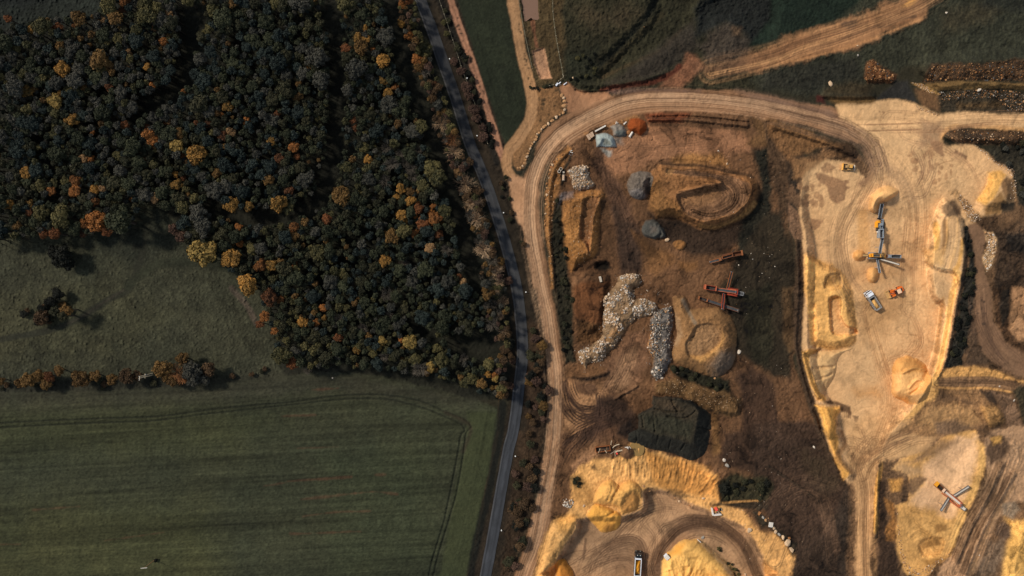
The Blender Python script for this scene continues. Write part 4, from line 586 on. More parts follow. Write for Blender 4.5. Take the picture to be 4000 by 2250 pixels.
# ---------------------------------------------------------------- materials and mesh helpers
def nodes(name):
    m = bpy.data.materials.new(name); m.use_nodes = True
    return m, m.node_tree, m.node_tree.nodes['Principled BSDF']
def soil(name, rough=0.95, bump=0.35, fine=0.22, scale=1.4, spec=0.15):
    "ground colour comes with the mesh (soil, sand, grass); grain and small relief are procedural"
    m, t, b = nodes(name); L = t.links
    at = t.nodes.new('ShaderNodeAttribute'); at.attribute_name = 'soil'
    tc = t.nodes.new('ShaderNodeTexCoord'); n = t.nodes.new('ShaderNodeTexNoise'); n.inputs['Scale'].default_value = scale; n.inputs['Detail'].default_value = 6; n.inputs['Roughness'].default_value = 0.75
    L.new(tc.outputs['Object'], n.inputs['Vector'])
    mr = t.nodes.new('ShaderNodeMapRange'); mr.inputs[1].default_value = 0.25; mr.inputs[2].default_value = 0.75; mr.inputs[3].default_value = 1-fine; mr.inputs[4].default_value = 1+fine
    L.new(n.outputs['Fac'], mr.inputs[0])
    mx = t.nodes.new('ShaderNodeVectorMath'); mx.operation = 'SCALE'; L.new(at.outputs['Color'], mx.inputs[0]); L.new(mr.outputs[0], mx.inputs['Scale'])
    L.new(mx.outputs[0], b.inputs['Base Color']); b.inputs['Roughness'].default_value = rough; b.inputs['Specular IOR Level'].default_value = spec
    if bump:
        bp = t.nodes.new('ShaderNodeBump'); bp.inputs['Strength'].default_value = bump; bp.inputs['Distance'].default_value = 0.5; L.new(n.outputs['Fac'], bp.inputs['Height']); L.new(bp.outputs[0], b.inputs['Normal'])
    return m
def paint(name, rgb, rough=0.55, metal=0.0, dirt=0.25, dirtc=(150, 115, 75), scale=1.2, spec=0.4, raw=False):
    m, t, b = nodes(name); L = t.links
    n = t.nodes.new('ShaderNodeTexNoise'); n.inputs['Scale'].default_value = scale; n.inputs['Detail'].default_value = 8; n.inputs['Roughness'].default_value = 0.7
    tc = t.nodes.new('ShaderNodeTexCoord'); L.new(tc.outputs['Object'], n.inputs['Vector'])
    r = t.nodes.new('ShaderNodeValToRGB'); r.color_ramp.elements[0].position = 0.42; r.color_ramp.elements[1].position = 0.75
    c = alb(rgb); d = alb(dirtc); d = c*(1-dirt)+d*dirt
    r.color_ramp.elements[0].color = (*c, 1); r.color_ramp.elements[1].color = (*d, 1)
    L.new(n.outputs['Fac'], r.inputs[0]); L.new(r.outputs[0], b.inputs['Base Color'])
    b.inputs['Roughness'].default_value = rough; b.inputs['Metallic'].default_value = metal; b.inputs['Specular IOR Level'].default_value = spec
    return m
def leafmat(name, a, b_, c_=None, scale=2.4):
    "leaf colour varies through a crown and from tree to tree"
    m, t, b = nodes(name); L = t.links
    tc = t.nodes.new('ShaderNodeTexCoord'); n = t.nodes.new('ShaderNodeTexNoise'); n.inputs['Scale'].default_value = scale; n.inputs['Detail'].default_value = 4
    L.new(tc.outputs['Object'], n.inputs['Vector'])
    oi = t.nodes.new('ShaderNodeObjectInfo')
    ad = t.nodes.new('ShaderNodeMath'); ad.operation = 'MULTIPLY_ADD'; ad.inputs[1].default_value = 0.30; L.new(oi.outputs['Random'], ad.inputs[0]); L.new(n.outputs['Fac'], ad.inputs[2])
    r = t.nodes.new('ShaderNodeValToRGB'); e = r.color_ramp.elements
    e[0].position = 0.42; e[1].position = 0.95; e[0].color = (*alb(a), 1); e[1].color = (*alb(b_), 1)
    if c_ is not None: q = e.new(0.7); q.color = (*alb(c_), 1)
    L.new(ad.outputs[0], r.inputs[0]); L.new(r.outputs[0], b.inputs['Base Color']); b.inputs['Roughness'].default_value = 0.8; b.inputs['Specular IOR Level'].default_value = 0.12
    return m
def tag(o, label=None, cat=None, group=None, kind=None):
    if label: o['label'] = label
    if cat: o['category'] = cat
    if group: o['group'] = group
    if kind: o['kind'] = kind
    return o
def raw_mesh(name, co, quads, cols=None, mat=None, smooth_=True, attr='soil'):
    me = bpy.data.meshes.new(name); n = quads.shape[1]
    me.vertices.add(len(co)); me.vertices.foreach_set('co', np.ascontiguousarray(co, dtype=np.float32).ravel())
    me.loops.add(quads.size); me.loops.foreach_set('vertex_index', np.ascontiguousarray(quads, dtype=np.int32).ravel())
    me.polygons.add(len(quads)); me.polygons.foreach_set('loop_start', np.arange(0, quads.size, n, dtype=np.int32))
    me.polygons.foreach_set('use_smooth', np.full(len(quads), smooth_, dtype=bool))
    me.update(calc_edges=True)
    if cols is not None:
        a = me.attributes.new(attr, 'FLOAT_COLOR', 'POINT'); a.data.foreach_set('color', np.c_[cols, np.ones(len(cols))].astype(np.float32).ravel())
    if mat: me.materials.append(mat)
    return me
def link(name, me, parent=None):
    o = bpy.data.objects.new(name, me); COL.objects.link(o)
    if parent: o.parent = parent
    return o
def gridmesh(name, fmask, Zz, Cc, mat, sl=(slice(None), slice(None))):
    "the faces of the ground grid chosen by fmask, as one mesh"
    r0 = sl[0].start or 0; c0 = sl[1].start or 0
    jj, ii = np.nonzero(fmask); jj = jj+r0; ii = ii+c0
    q = np.stack([(jj+1)*NU+ii, (jj+1)*NU+ii+1, jj*NU+ii+1, jj*NU+ii], 1)
    uq, inv = np.unique(q, return_inverse=True); inv = inv.reshape(q.shape)
    zz = Zz.ravel()[uq]; s = MPP*(H-zz)/H
    co = np.c_[(U.ravel()[uq]-2000)*s, (1125-Vv.ravel()[uq])*s, zz]
    return raw_mesh(name, co, inv, Cc.reshape(-1, 3)[uq], mat)
M_SOIL = soil('soil_and_grass'); M_SAND = soil('sand', 0.95, 0.2, 0.10, 1.0); M_GRAVEL = soil('gravel', 0.9, 0.6, 0.4, 2.2)
# ---------------------------------------------------------------- the lane, laid as its own ribbon of asphalt
def lane():
    L = smooth(LANE, 14); d = np.gradient(L, axis=0); d /= np.linalg.norm(d, axis=1)[:, None]; nrm = np.c_[d[:, 1], -d[:, 0]]
    run = np.r_[0, np.cumsum(np.hypot(*np.diff(L, axis=0).T))]
    K_ = 25; off = np.linspace(-22, 22, K_); n = len(L)
    wob = 1.0*vnoise(run/30, run*0, 5)
    uv = L[:, None, :]-nrm[:, None, :]*(off[None, :, None]*(1+0.03*wob[:, None, None]))
    z = np.full((n, K_), 0.03)+0.05*(1-(off/22)**2)[None, :]; s = MPP*(H-z)/H
    co = np.stack([(uv[..., 0]-2000)*s, (1125-uv[..., 1])*s, z], -1).reshape(-1, 3)
    R, O = np.meshgrid(run, off, indexing='ij'); VV = uv[..., 1]
    base = np.where((VV < 1505)[..., None], alb((60, 60, 61)), alb((62, 64, 68)))
    st = 0.5*fbm(O/5, R/300, 7, 3)+0.5*fbm(O/12, R/90, 8, 3)
    base = base*(1+0.30*st+0.16*fbm(O/6, R/6, 9, 3))[..., None]
    dk = np.exp(-((O+9)/5.0)**2)*0.32+np.exp(-((O-12)/4.0)**2)*0.22   # worn wheel paths
    base = base*(1+0.20*ss(0.1, 0.3, vnoise(R/55, O/14+7, 13))-0.18*ss(0.2, 0.4, vnoise(R/38+5, O/11, 14)))[..., None]
    base = base*(1-np.where(VV > 1505, dk, 0.3*dk))[..., None]
    up = (VV < 700)[..., None]; base = np.where(up, base*0.78, base)  # upper stretch darkened in colour, standing in for tree shade
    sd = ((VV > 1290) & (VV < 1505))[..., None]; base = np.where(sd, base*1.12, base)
    ed = (ss(16, 18.5, O)*(0.55+0.45*vnoise(R/25, R*0+3, 12)))[..., None]*0.35; base = base*(1-ed)+alb((100, 96, 90))*ed
    gap = np.exp(-((O-14)/1.6)**2)[..., None]*0.5; base = base*(1-gap)
    q = np.arange(n*K_).reshape(n, K_); q = np.stack([q[:-1, :-1], q[:-1, 1:], q[1:, 1:], q[1:, :-1]], -1).reshape(-1, 4)
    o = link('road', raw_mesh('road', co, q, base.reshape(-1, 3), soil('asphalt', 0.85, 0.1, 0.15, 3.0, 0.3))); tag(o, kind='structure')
lane()
# ---------------------------------------------------------------- heaps: each stands on the ground as an object of its own
HEAPS = []; HTOP = Z.copy()
class heap:
    def __init__(s, name, label, cat, group=None, mat=None, cn=0.14): s.a = (name, label, cat, group); s.m = mat or M_SAND; s.cn = cn
    def __enter__(s):
        global DOME
        DOME = True; s.C0 = C.copy(); s.Z0 = Z.copy()
    def __exit__(s, *e):
        global HTOP, DOME
        DOME = False
        dz = Z-s.Z0; v = dz > 0.06
        f = v[:-1, :-1] | v[1:, :-1] | v[:-1, 1:] | v[1:, 1:]
        jj, ii = np.nonzero(f); sl = (slice(jj.min(), jj.max()+2), slice(ii.min(), ii.max()+2))
        Zz = np.where(v, s.Z0+dz+0.07*s.cn*6*(N2+1.2*N3+0.8*N1)*np.clip(dz, 0, 1), s.Z0-0.12)
        st_ = fbm(wu/26, wv/34, 99, 3); Cc = C*np.clip(1+s.cn*1.5*(0.4*N1+0.8*N2+0.5*N3)-0.22*ss(0.1, 0.5, st_)+0.10*ss(0.1, 0.5, -st_), 0.3, 2)[..., None]; Zz = np.where(v, Zz-0.25*ss(0.1, 0.5, st_)*np.clip(dz, 0, 1), Zz)
        o = link(s.a[0], gridmesh(s.a[0], f, Zz, np.clip(Cc, 0.004, 0.9), s.m)); tag(o, s.a[1], s.a[2], s.a[3])
        HTOP = np.where(v, np.maximum(HTOP, Zz), HTOP)
        C[:] = s.C0; Z[:] = s.Z0
        HEAPS.append(o)
SP = 'stockpiles of sand and gravel'
with heap('dark_soil_heap', 'broad flat heap of blackish soil above the yellow south pit', 'heap', SP, M_GRAVEL, 0.22):
    zz = lambda *p: [(2400+p[i]/2.34, 1480+p[i+1]/2.34) for i in range(0, len(p), 2)]
    OUT = zz(345, 148, 520, 165, 700, 190, 790, 250, 880, 320, 888, 440, 860, 590, 825, 690, 750, 740, 690, 748, 620, 715, 480, 675, 330, 640, 200, 600, 125, 570, 130, 500, 220, 455, 215, 320, 335, 255)
    PLT = zz(355, 165, 600, 185, 740, 255, 770, 300, 752, 370, 742, 480, 722, 585, 640, 582, 500, 530, 380, 505, 300, 470, 235, 450, 228, 335, 345, 268)
    P(OUT, (43, 42, 36), 4, 4); P(PLT, (62, 54, 41), 7, 5); P(zz(240, 330, 520, 320, 720, 420, 700, 570, 500, 520, 300, 460), (54, 53, 40), 14, 8, 0.8); P(zz(360, 165, 520, 180, 640, 300, 380, 270), (76, 62, 46), 10, 6, 0.8)  # same soil all over; flanks painted darker with part of their shade
    w_ = window(np.array(OUT), 8); do_ = sdist(np.array(OUT), U[w_], Vv[w_])+3*WN[w_]; dp_ = np.maximum(0, -sdist(np.array(PLT), U[w_], Vv[w_])-3*WN[w_])
    Z[w_] += 5.5*np.where(do_ > 0, do_/(do_+dp_+1e-6), 0)
    for k in ((525, 195, 545, 250, 575, 295), (370, 275, 480, 300, 630, 300), (480, 345, 620, 360, 700, 330, 740, 290), (400, 520, 385, 590), (515, 560, 495, 640), (640, 590, 610, 650), (200, 470, 205, 570), (760, 440, 870, 470), (250, 340, 265, 440), (360, 380, 370, 480)): ridge(zz(*k), 5, -0.8, 1)
with heap('gravel_heap', 'dark grey gravel cone standing alone beside the looped earth heap', 'heap', SP, M_GRAVEL, 0.3):
    G = T(2, 1, 1160, 400, 1200, 300, 1290, 270, 1390, 290, 1425, 340, 1415, 460, 1380, 540, 1300, 560, 1220, 540, 1170, 480)
    zadd(G, 3.6, 34, 4); P(G, (104, 93, 82), 4, 3); zadd(T(2, 1, 1320, 380, 1420, 330, 1430, 560, 1340, 560), -1.6, 22); P(T(2, 1, 1180, 480, 1300, 450, 1350, 540, 1240, 550), (112, 104, 98), 6, 4)
    P(T(2, 1, 1345, 430, 1400, 430, 1400, 510, 1350, 500), (52, 54, 54), 4, 4, 0.8)  # painted shade lobe on the lower right of the cone
with heap('stone_dust_heap', 'pale blue-grey stone dust heap with a scooped hollow, beside the concrete blocks', 'heap', SP, None, 0.08):
    B1 = [(2326, 527), (2348, 519), (2372, 520), (2394, 534), (2404, 556), (2410, 574), (2380, 577), (2350, 573), (2330, 574), (2328, 548)]
    zadd(B1, 2.2, 20, 2); P(B1, (150, 158, 152), 4, 3); zadd([(2350, 545), (2368, 540), (2384, 552), (2390, 570), (2360, 572), (2346, 562)], -0.8, 12, 1); P([(2350, 545), (2366, 541), (2382, 552), (2386, 566), (2360, 566)], (124, 126, 116), 3, 2)
with heap('stone_dust_heap', 'grey-brown stone dust heap between the pale boulder and the orange sand cone', 'heap', SP, None, 0.12):
    B2 = [(2380, 495), (2395, 485), (2415, 483), (2436, 494), (2446, 508), (2448, 532), (2424, 534), (2396, 530), (2392, 512)]
    zadd(B2, 1.8, 17, 2); P(B2, (134, 124, 112), 4, 3); P([(2400, 518), (2410, 508), (2440, 508), (2448, 532), (2420, 533)], (98, 108, 104), 4, 3, 0.7)
with heap('orange_sand_heap', 'rust-orange sand cone below the haul road', 'heap', SP, None, 0.10):
    O1 = T(2, 0, 1160, 1265, 1190, 1200, 1260, 1185, 1330, 1210, 1358, 1265, 1345, 1320, 1290, 1365, 1240, 1340, 1190, 1330)
    zadd(O1, 3.4, 34, 3); P(O1, (142, 70, 30), 4, 3)
with heap('grey_silt_heap', 'dark grey silt heap scraped into curved ridges, in the middle of the brown yard', 'heap', SP, None, 0.15):
    D1 = T(2, 1, 1340, 770, 1400, 755, 1470, 790, 1530, 860, 1545, 940, 1490, 950, 1430, 960, 1330, 930, 1300, 860)
    zadd(D1, 1.5, 16, 3); P(D1, (80, 78, 72), 5, 4); P(T(2, 1, 1390, 830, 1460, 830, 1460, 890, 1400, 890), (106, 96, 86), 5, 4)
    ridge(T(2, 1, 1340, 900, 1420, 930, 1480, 880, 1440, 810), 8, 0.8); ridge(T(2, 1, 1480, 820, 1520, 900, 1500, 940), 8, 0.8)
RUB = T(2, 1, 560, 270, 620, 225, 700, 215, 755, 215, 770, 290, 790, 360, 835, 410, 760, 455, 680, 465, 620, 450, 600, 380, 580, 320)
with heap('rubble_heap', 'squat heap of broken pale rubble beside the two upright concrete pipes', 'heap', SP, M_GRAVEL, 0.5):
    zadd(RUB, 2.2, 24, 4); P(RUB, (138, 118, 96), 4, 4)
RUBW = T(2, 1, 1030, 1430, 1060, 1330, 1130, 1310, 1220, 1300, 1290, 1320, 1300, 1400, 1260, 1449)+T(2, 2, 1225, 0, 1240, 100, 1330, 110, 1440, 150, 1470, 220, 1330, 290, 1240, 300, 1150, 400, 1090, 500, 960, 650, 890, 740, 770, 755, 745, 810, 690, 750, 645, 660, 690, 625, 840, 545, 915, 470, 915, 260, 925, 80)
RUBE = T(2, 2, 1470, 220, 1600, 180, 1625, 260, 1600, 500, 1610, 700, 1570, 790, 1510, 910, 1450, 930, 1390, 840, 1420, 700, 1360, 600, 1400, 450, 1390, 330)
with heap('rubble_ridge', 'long horseshoe ridge of pale demolition rubble in the middle of the yard', 'heap', SP, M_GRAVEL, 0.5):
    zadd(RUBW, 3.0, 30, 6); zadd(RUBE, 2.8, 26, 6); P(RUBW, (140, 112, 82), 4, 5); P(RUBE, (104, 96, 88), 4, 5)
    P(T(2, 2, 930, 560, 1120, 430, 1160, 330, 1060, 340, 1000, 460), (150, 108, 66), 8, 6, 0.8); P(T(2, 2, 1380, 420, 1420, 420, 1420, 800, 1330, 800, 1330, 680), (156, 112, 68), 6, 5, 0.85)
with heap('gravel_heap', 'large broad heap of brown gravel with a worn ramp, right of the rubble ridge', 'heap', SP, M_GRAVEL, 0.22):
    G2 = T(2, 2, 1615, 90, 1740, 80, 1800, 200, 1930, 190, 2080, 200, 2200, 280, 2250, 400, 2262, 560, 2235, 720, 2150, 850, 2030, 890, 1850, 830, 1650, 760, 1605, 650, 1650, 480, 1640, 300)
    zadd(G2, 5.4, 50, 4); P(G2, (142, 104, 66), 5, 4)
    zadd(T(2, 2, 1850, 370, 2000, 350, 2080, 420, 2110, 520, 2050, 620, 1900, 700, 1780, 690, 1740, 560, 1800, 450), -1.4, 10, 3); P(T(2, 2, 1850, 370, 2000, 350, 2080, 430, 2100, 520, 2030, 600, 1890, 680, 1780, 670, 1740, 560), (148, 112, 76), 6, 4)
    P(T(2, 2, 1790, 680, 1900, 690, 2040, 610, 2110, 520, 2120, 440, 2140, 520, 2070, 660, 1900, 740), (190, 140, 82), 6, 4, 0.9); P(T(2, 2, 2080, 640, 2240, 600, 2230, 760, 2120, 880, 2020, 880, 1980, 780), (98, 88, 78), 18, 9, 0.8); P(T(2, 2, 1620, 220, 1690, 350, 1720, 480, 1660, 580, 1605, 580, 1640, 400), (158, 128, 96), 10, 6, 0.7)
    S(T(2, 2, 1720, 120, 1790, 260, 1840, 350), 16, (150, 128, 102), 0.8, 6, 4); streaks(T(2, 2, 1800, 500, 1950, 480, 2080, 460), 70, 0.16, 12, 5, 60, 44, 0.3)
with heap('sand_heap', 'crescent of fresh pale sand under the delivery conveyor of the crusher', 'heap', SP, None, 0.08):
    A1 = T(3, 1, 1015, 580, 1040, 500, 1120, 440, 1200, 420, 1280, 440, 1330, 490, 1310, 540, 1240, 590, 1190, 620, 1140, 600, 1105, 640, 1100, 680, 1050, 690, 1010, 650)
    zadd(A1, 4.6, 34, 3); P(A1, (222, 170, 110), 4, 3); zadd(T(3, 1, 1140, 640, 1110, 590, 1200, 540, 1320, 470, 1340, 560, 1260, 680), -3.0, 16, 2)
with heap('sand_heap', 'small cone of orange sand at the left end of the screener', 'heap', SP, None, 0.08):
    A2 = T(3, 1, 850, 1090, 900, 1060, 960, 1080, 985, 1130, 960, 1170, 900, 1180, 855, 1150); zadd(A2, 2.6, 24, 2); P(A2, (206, 150, 88), 4, 3)
with heap('sand_heap', 'small round cone of orange sand under the short conveyor of the screener', 'heap', SP, None, 0.08):
    A3 = T(3, 1, 985, 1320, 1000, 1260, 1060, 1230, 1105, 1260, 1125, 1310, 1110, 1360, 1070, 1400, 1010, 1380); zadd(A3, 2.8, 26, 2); P(A3, (214, 158, 96), 4, 3)
with heap('sand_heap', 'broad tan sand heap with a clawed top, against the east face of the pit', 'heap', SP, None, 0.10):
    A4 = T(3, 2, 1245, 880, 1250, 790, 1300, 710, 1390, 680, 1500, 710, 1590, 780, 1640, 880, 1640, 990, 1600, 1090, 1530, 1150, 1430, 1160, 1310, 1120, 1240, 1050)
    zadd(A4, 5.0, 44, 4); P(A4, (212, 154, 88), 5, 4); P(T(3, 2, 1250, 870, 1400, 850, 1560, 850, 1570, 1000, 1500, 1090, 1330, 1100, 1250, 1040), (226, 172, 108), 8, 5); ridge(T(3, 2, 1360, 850, 1470, 800, 1580, 830), 9, 1.0); ridge(T(3, 2, 1420, 1000, 1500, 920, 1560, 930), 9, 0.9); ridge(T(3, 2, 1440, 1060, 1540, 1000), 8, -0.9)
    P(T(3, 2, 1400, 1080, 1540, 1050, 1610, 1050, 1530, 1140, 1430, 1150), (148, 120, 84), 6, 4, 0.7)
with heap('sand_heap', 'row of smooth pale sand tips against the west wall of the pit', 'heap', SP, None, 0.05):
    A5 = T(3, 2, 415, 690, 520, 625, 700, 620, 860, 600, 740, 660, 700, 720, 690, 820, 660, 900, 600, 1000, 555, 1055, 520, 1040, 480, 940, 440, 810)
    zadd(A5, 2.8, 40, 3); P(A5, (214, 172, 118), 4, 3); ridge(T(3, 2, 450, 800, 560, 800, 650, 790), 10, -0.9, 1); ridge(T(3, 2, 480, 920, 590, 890, 640, 860), 9, -0.7, 1)
with heap('sand_heap', 'large folded heap of golden sand at the top of the south pit', 'heap', SP, None, 0.10):
    B3 = T(2, 3, 815, 700, 840, 600, 900, 520, 1000, 480, 1080, 540, 1180, 490, 1260, 520, 1300, 600, 1300, 700, 1280, 800, 1180, 840, 1100, 830, 1060, 760, 960, 750, 860, 730)
    zadd(B3, 3.6, 34, 3); P(B3, (210, 156, 86), 5, 4); ridge(T(2, 3, 1000, 720, 1040, 620, 1080, 550), 9, -0.7); ridge(T(2, 3, 950, 700, 1000, 600, 1000, 520), 8, -0.4); zadd(T(2, 3, 1090, 700, 1180, 600, 1280, 600, 1310, 720, 1280, 830, 1120, 850), -1.6, 16); P(T(2, 3, 1090, 720, 1150, 640, 1220, 600, 1290, 620, 1300, 720, 1260, 810, 1120, 840), (160, 110, 60), 6, 4, 0.75)
with heap('sand_heap', 'lower golden sand tip with a rounded nose, left of the tipper lorry with black cab', 'heap', SP, None, 0.10):
    B4 = T(2, 3, 740, 840, 830, 730, 960, 750, 1060, 800, 1105, 850, 1090, 940, 1040, 990, 950, 1015, 880, 1000, 830, 940)
    zadd(B4, 2.6, 30, 3); P(B4, (214, 154, 72), 5, 4); ridge(T(2, 3, 900, 860, 960, 850, 1020, 810), 8, -0.8); P(T(2, 3, 910, 960, 960, 920, 1040, 930, 1030, 990, 950, 1010), (170, 116, 56), 5, 4, 0.8)
with heap('sand_heap', 'bright yellow sand mound with weathered right flank, inside the turning circle', 'heap', SP, None, 0.10):
    B5 = T(2, 3, 1515, 1300, 1540, 1230, 1640, 1140, 1740, 1080, 1860, 1080, 1900, 1110, 2010, 1190, 2150, 1310, 2220, 1400, 2300, 1580, 1500, 1580)
    zadd(B5, 4.8, 42, 3); P(B5, (222, 170, 94), 5, 4); P(T(2, 3, 1560, 1240, 1650, 1150, 1740, 1120, 1700, 1240), (220, 150, 62), 8, 5, 0.7)
    P(T(2, 3, 1880, 1100, 2010, 1190, 2150, 1310, 2220, 1400, 2260, 1500, 2200, 1500, 2100, 1330), (196, 164, 124), 8, 5, 0.7); streaks(T(2, 3, 1560, 1400, 1750, 1350, 1950, 1420), 90, 0.14, 14, 60, 12, 46, 1.2)
with heap('sand_heap', 'narrow dark golden sand tip at bottom edge, left corner of south pit', 'heap', SP, None, 0.10):
    B6 = T(2, 3, 430, 1340, 470, 1290, 530, 1280, 570, 1330, 610, 1400, 650, 1580, 460, 1580); zadd(B6, 2.4, 26, 3); P(B6, (206, 140, 62), 5, 4); P(T(2, 3, 490, 1330, 540, 1300, 580, 1400, 600, 1560, 500, 1560), (160, 104, 44), 5, 4, 0.8)
with heap('earth_heap', 'small round brown earth heap beside the scrap timber', 'heap', SP, None, 0.2):
    B7 = T(2, 3, 1090, 190, 1120, 150, 1170, 140, 1210, 170, 1225, 220, 1200, 265, 1150, 275, 1095, 240); zadd(B7, 2.4, 24, 2); P(B7, (120, 88, 62), 4, 3)
with heap('earth_heap', 'flat-topped disc of ochre earth beside a single pale boulder', 'heap', SP, None, 0.1):
    B8 = T(2, 1, 1625, 980, 1680, 960, 1735, 985, 1755, 1020, 1710, 1070, 1650, 1060, 1615, 1020); zadd(B8, 0.9, 8, 1); P(B8, (142, 98, 56), 4, 2)
# ---------------------------------------------------------------- link the ground, one object per kind of surface
IDF = ID[:-1, :-1]
for k, nm, mt in ((GROUND, 'ground', M_SOIL), (FIELD, 'field', M_SOIL), (MEADOW, 'meadow', M_SOIL), (HAUL, 'haul_road', M_SAND), (TRACK, 'dirt_track', M_SAND), (PIT, 'sand_pit', M_SAND), (WOODS, 'woodland_floor', M_SOIL), (QUARRY, 'quarry_ground', M_SOIL)):
    f = IDF == k
    if f.any(): tag(link(nm, gridmesh(nm, f, Z, C, mt)), kind='structure')
def water(name, pts, z, rgb, rough, label):
    bm = bmesh.new(); vv = [bm.verts.new(W(u, v, z)) for u, v in smooth(pts, 3, True)]; f = bm.faces.new(vv)
    if f.normal.z < 0: f.normal_flip()
    me = bpy.data.meshes.new(name); bm.to_mesh(me); bm.free(); m = paint(name+'_water', rgb, rough, 0, 0.2, rgb, 0.05, 0.5); me.materials.append(m)
    tag(link(name, me), kind='structure')
water('pond', T(2, 0, 75, -120, 255, -120, 262, 60, 272, 190, 210, 195, 190, 180, 120, 215, 110, 60), -0.35, (128, 98, 78), 0.25, '')
water('puddle', T(2, 3, 1185, 135, 1230, 100, 1280, 105, 1330, 150, 1310, 230, 1240, 240, 1200, 200), zat(2490, 1750)+0.25, (146, 116, 66), 0.25, '')
# ---------------------------------------------------------------- trees, shrubs
ORD = ['leftmost', 'second from left', 'third from left', 'fourth from left', 'fifth from left', 'sixth from left', 'seventh from left', 'eighth from left', 'ninth from left', 'tenth from left', 'eleventh from left', 'twelfth from left', 'thirteenth from left', 'fourteenth from left', 'fifteenth from left', 'sixteenth from left', 'seventeenth from left', 'eighteenth from left', 'nineteenth from left', 'twentieth from left']
def ordw(i, n, side='left'):
    if n == 1: return 'the only one'
    if i == n-1 and n > 2: return {'left': 'rightmost', 'top': 'lowest'}[side]
    o = ORD[i] if i < 20 else 'twenty-%s from left' % ['first', 'second', 'third', 'fourth', 'fifth', 'sixth', 'seventh', 'eighth', 'ninth'][min(i-20, 8)]
    return o if side == 'left' else o.replace('leftmost', 'topmost').replace('left', 'top')
def crown(seed, lobes=16, n=1500, flat=0.62, leaf=0.10, spread=0.70):
    R = np.random.default_rng(seed); cs = []; co = []
    for i in range(lobes):
        a = i*2.39996+R.uniform(-0.4, 0.4); rr = math.sqrt((i+0.5)/lobes)*spread*R.uniform(0.85, 1.12)
        zz = flat*(math.sqrt(max(0, 1-(rr/0.95)**2))-0.35)+R.uniform(-0.12, 0.14); cs.append((rr*math.cos(a), rr*math.sin(a), zz, R.uniform(0.20, 0.46)))
    cs = np.array(cs); k = R.integers(0, lobes, n); d = R.normal(size=(n, 3)); d /= np.linalg.norm(d, axis=1)[:, None]; d[:, 2] = np.where(d[:, 2] < -0.35, -d[:, 2], d[:, 2])
    c = cs[k, :3]+d*(cs[k, 3]*R.uniform(0.35, 1.18, n)**0.6)[:, None]*np.array([1, 1, 0.85])
    nr = d+R.normal(scale=0.45, size=(n, 3)); nr /= np.linalg.norm(nr, axis=1)[:, None]
    t = np.cross(nr, R.normal(size=(n, 3))); t /= np.linalg.norm(t, axis=1)[:, None]; b = np.cross(nr, t); sz = leaf*R.uniform(0.55, 1.25, n)[:, None]
    co = np.stack([c-t*sz-b*sz*0.7, c+t*sz*0.8-b*sz*0.8, c+t*sz+b*sz*0.7, c-t*sz*0.7+b*sz], 1).reshape(-1, 3)
    return co, np.arange(n*4).reshape(-1, 4)
def twigs(seed, n=46, sub=5, thick=0.016, up=0.55):
    "bare branches spraying out from the trunk"
    R = np.random.default_rng(seed); co = []; q = []
    def bar(p, e, w):
        d = e-p; s = np.cross(d, [0, 0, 1.0]); s = s/(np.linalg.norm(s)+1e-9); v = np.cross(s, d); v = v/(np.linalg.norm(v)+1e-9); i = len(co)
        for pt, ww in ((p, w), (e, w*0.45)):
            for a in range(3): co.append(pt+ww*(s*math.cos(a*2.094)+v*math.sin(a*2.094)))
        for a in range(3): q.append((i+a, i+(a+1) % 3, i+3+(a+1) % 3, i+3+a))
    for i in range(n):
        a = R.uniform(0, 6.283); rr = R.uniform(0.35, 0.95); p = np.array([0, 0, R.uniform(-0.5, 0.0)]); e = np.array([rr*math.cos(a), rr*math.sin(a), up*(1.15-rr)+R.uniform(-0.15, 0.2)])
        m = p*0.55+e*0.45+R.normal(scale=0.04, size=3)+np.array([0, 0, 0.10]); bar(p, m, thick*1.5); bar(m, e, thick)
        for j in range(sub):
            t = R.uniform(0.1, 1.0); b0 = m*(1-t)+e*t; dd = (e-p)*0.28+R.normal(scale=0.13, size=3); bar(b0, b0+dd, thick*0.62)
    return np.array(co), np.array(q)
def trunk_bm(seed):
    "tapered trunk with four limbs, unit crown radius"
    R = np.random.default_rng(seed); co = []; q = []
    def limb(p, e, r0, r1):
        d = e-p; s = np.cross(d, [0.3, 1, 0.1]); s /= np.linalg.norm(s); v = np.cross(s, d); v /= np.linalg.norm(v); i = len(co)
        for k in range(4):
            t = k/3; c = p+d*t+R.normal(scale=0.02, size=3)*(0 < k < 3); r = r0*(1-t)+r1*t
            for a in range(7): co.append(c+r*(s*math.cos(a*0.8976)+v*math.sin(a*0.8976)))
        for k in range(3):
            for a in range(7): q.append((i+k*7+a, i+k*7+(a+1) % 7, i+(k+1)*7+(a+1) % 7, i+(k+1)*7+a))
    limb(np.array([0, 0, -2.0]), np.array([0, 0, 0.1]), 0.13, 0.06)
    for k in range(4):
        a = k*1.57+R.uniform(-.4, .4); limb(np.array([0, 0, -0.9+0.2*k]), np.array([0.55*math.cos(a), 0.55*math.sin(a), -0.1+0.12*k]), 0.055, 0.02)
    return np.array(co), np.array(q)
LOB = [(14, 2300), (18, 2600), (11, 2000), (22, 2800), (16, 2400), (13, 2200), (26, 3000), (9, 1900)]
CR = [crown(100+i, l, n, 0.62+0.06*(i % 3), 0.066+0.010*(i % 3)) for i, (l, n) in enumerate(LOB)]
TW = [twigs(300+i, 44+8*i, 6+i % 2) for i in range(4)]
CRL = [crown(700+i, 9+i % 5, 620, 0.66, 0.125, 0.62) for i in range(8)]
CROWN_ME = [raw_mesh('crown', c, q, smooth_=False) for c, q in CR]; TWIG_ME = [raw_mesh('branches', c, q, smooth_=False) for c, q in TW]
TRUNK_ME = [raw_mesh('trunk', *trunk_bm(400+i)) for i in range(3)]
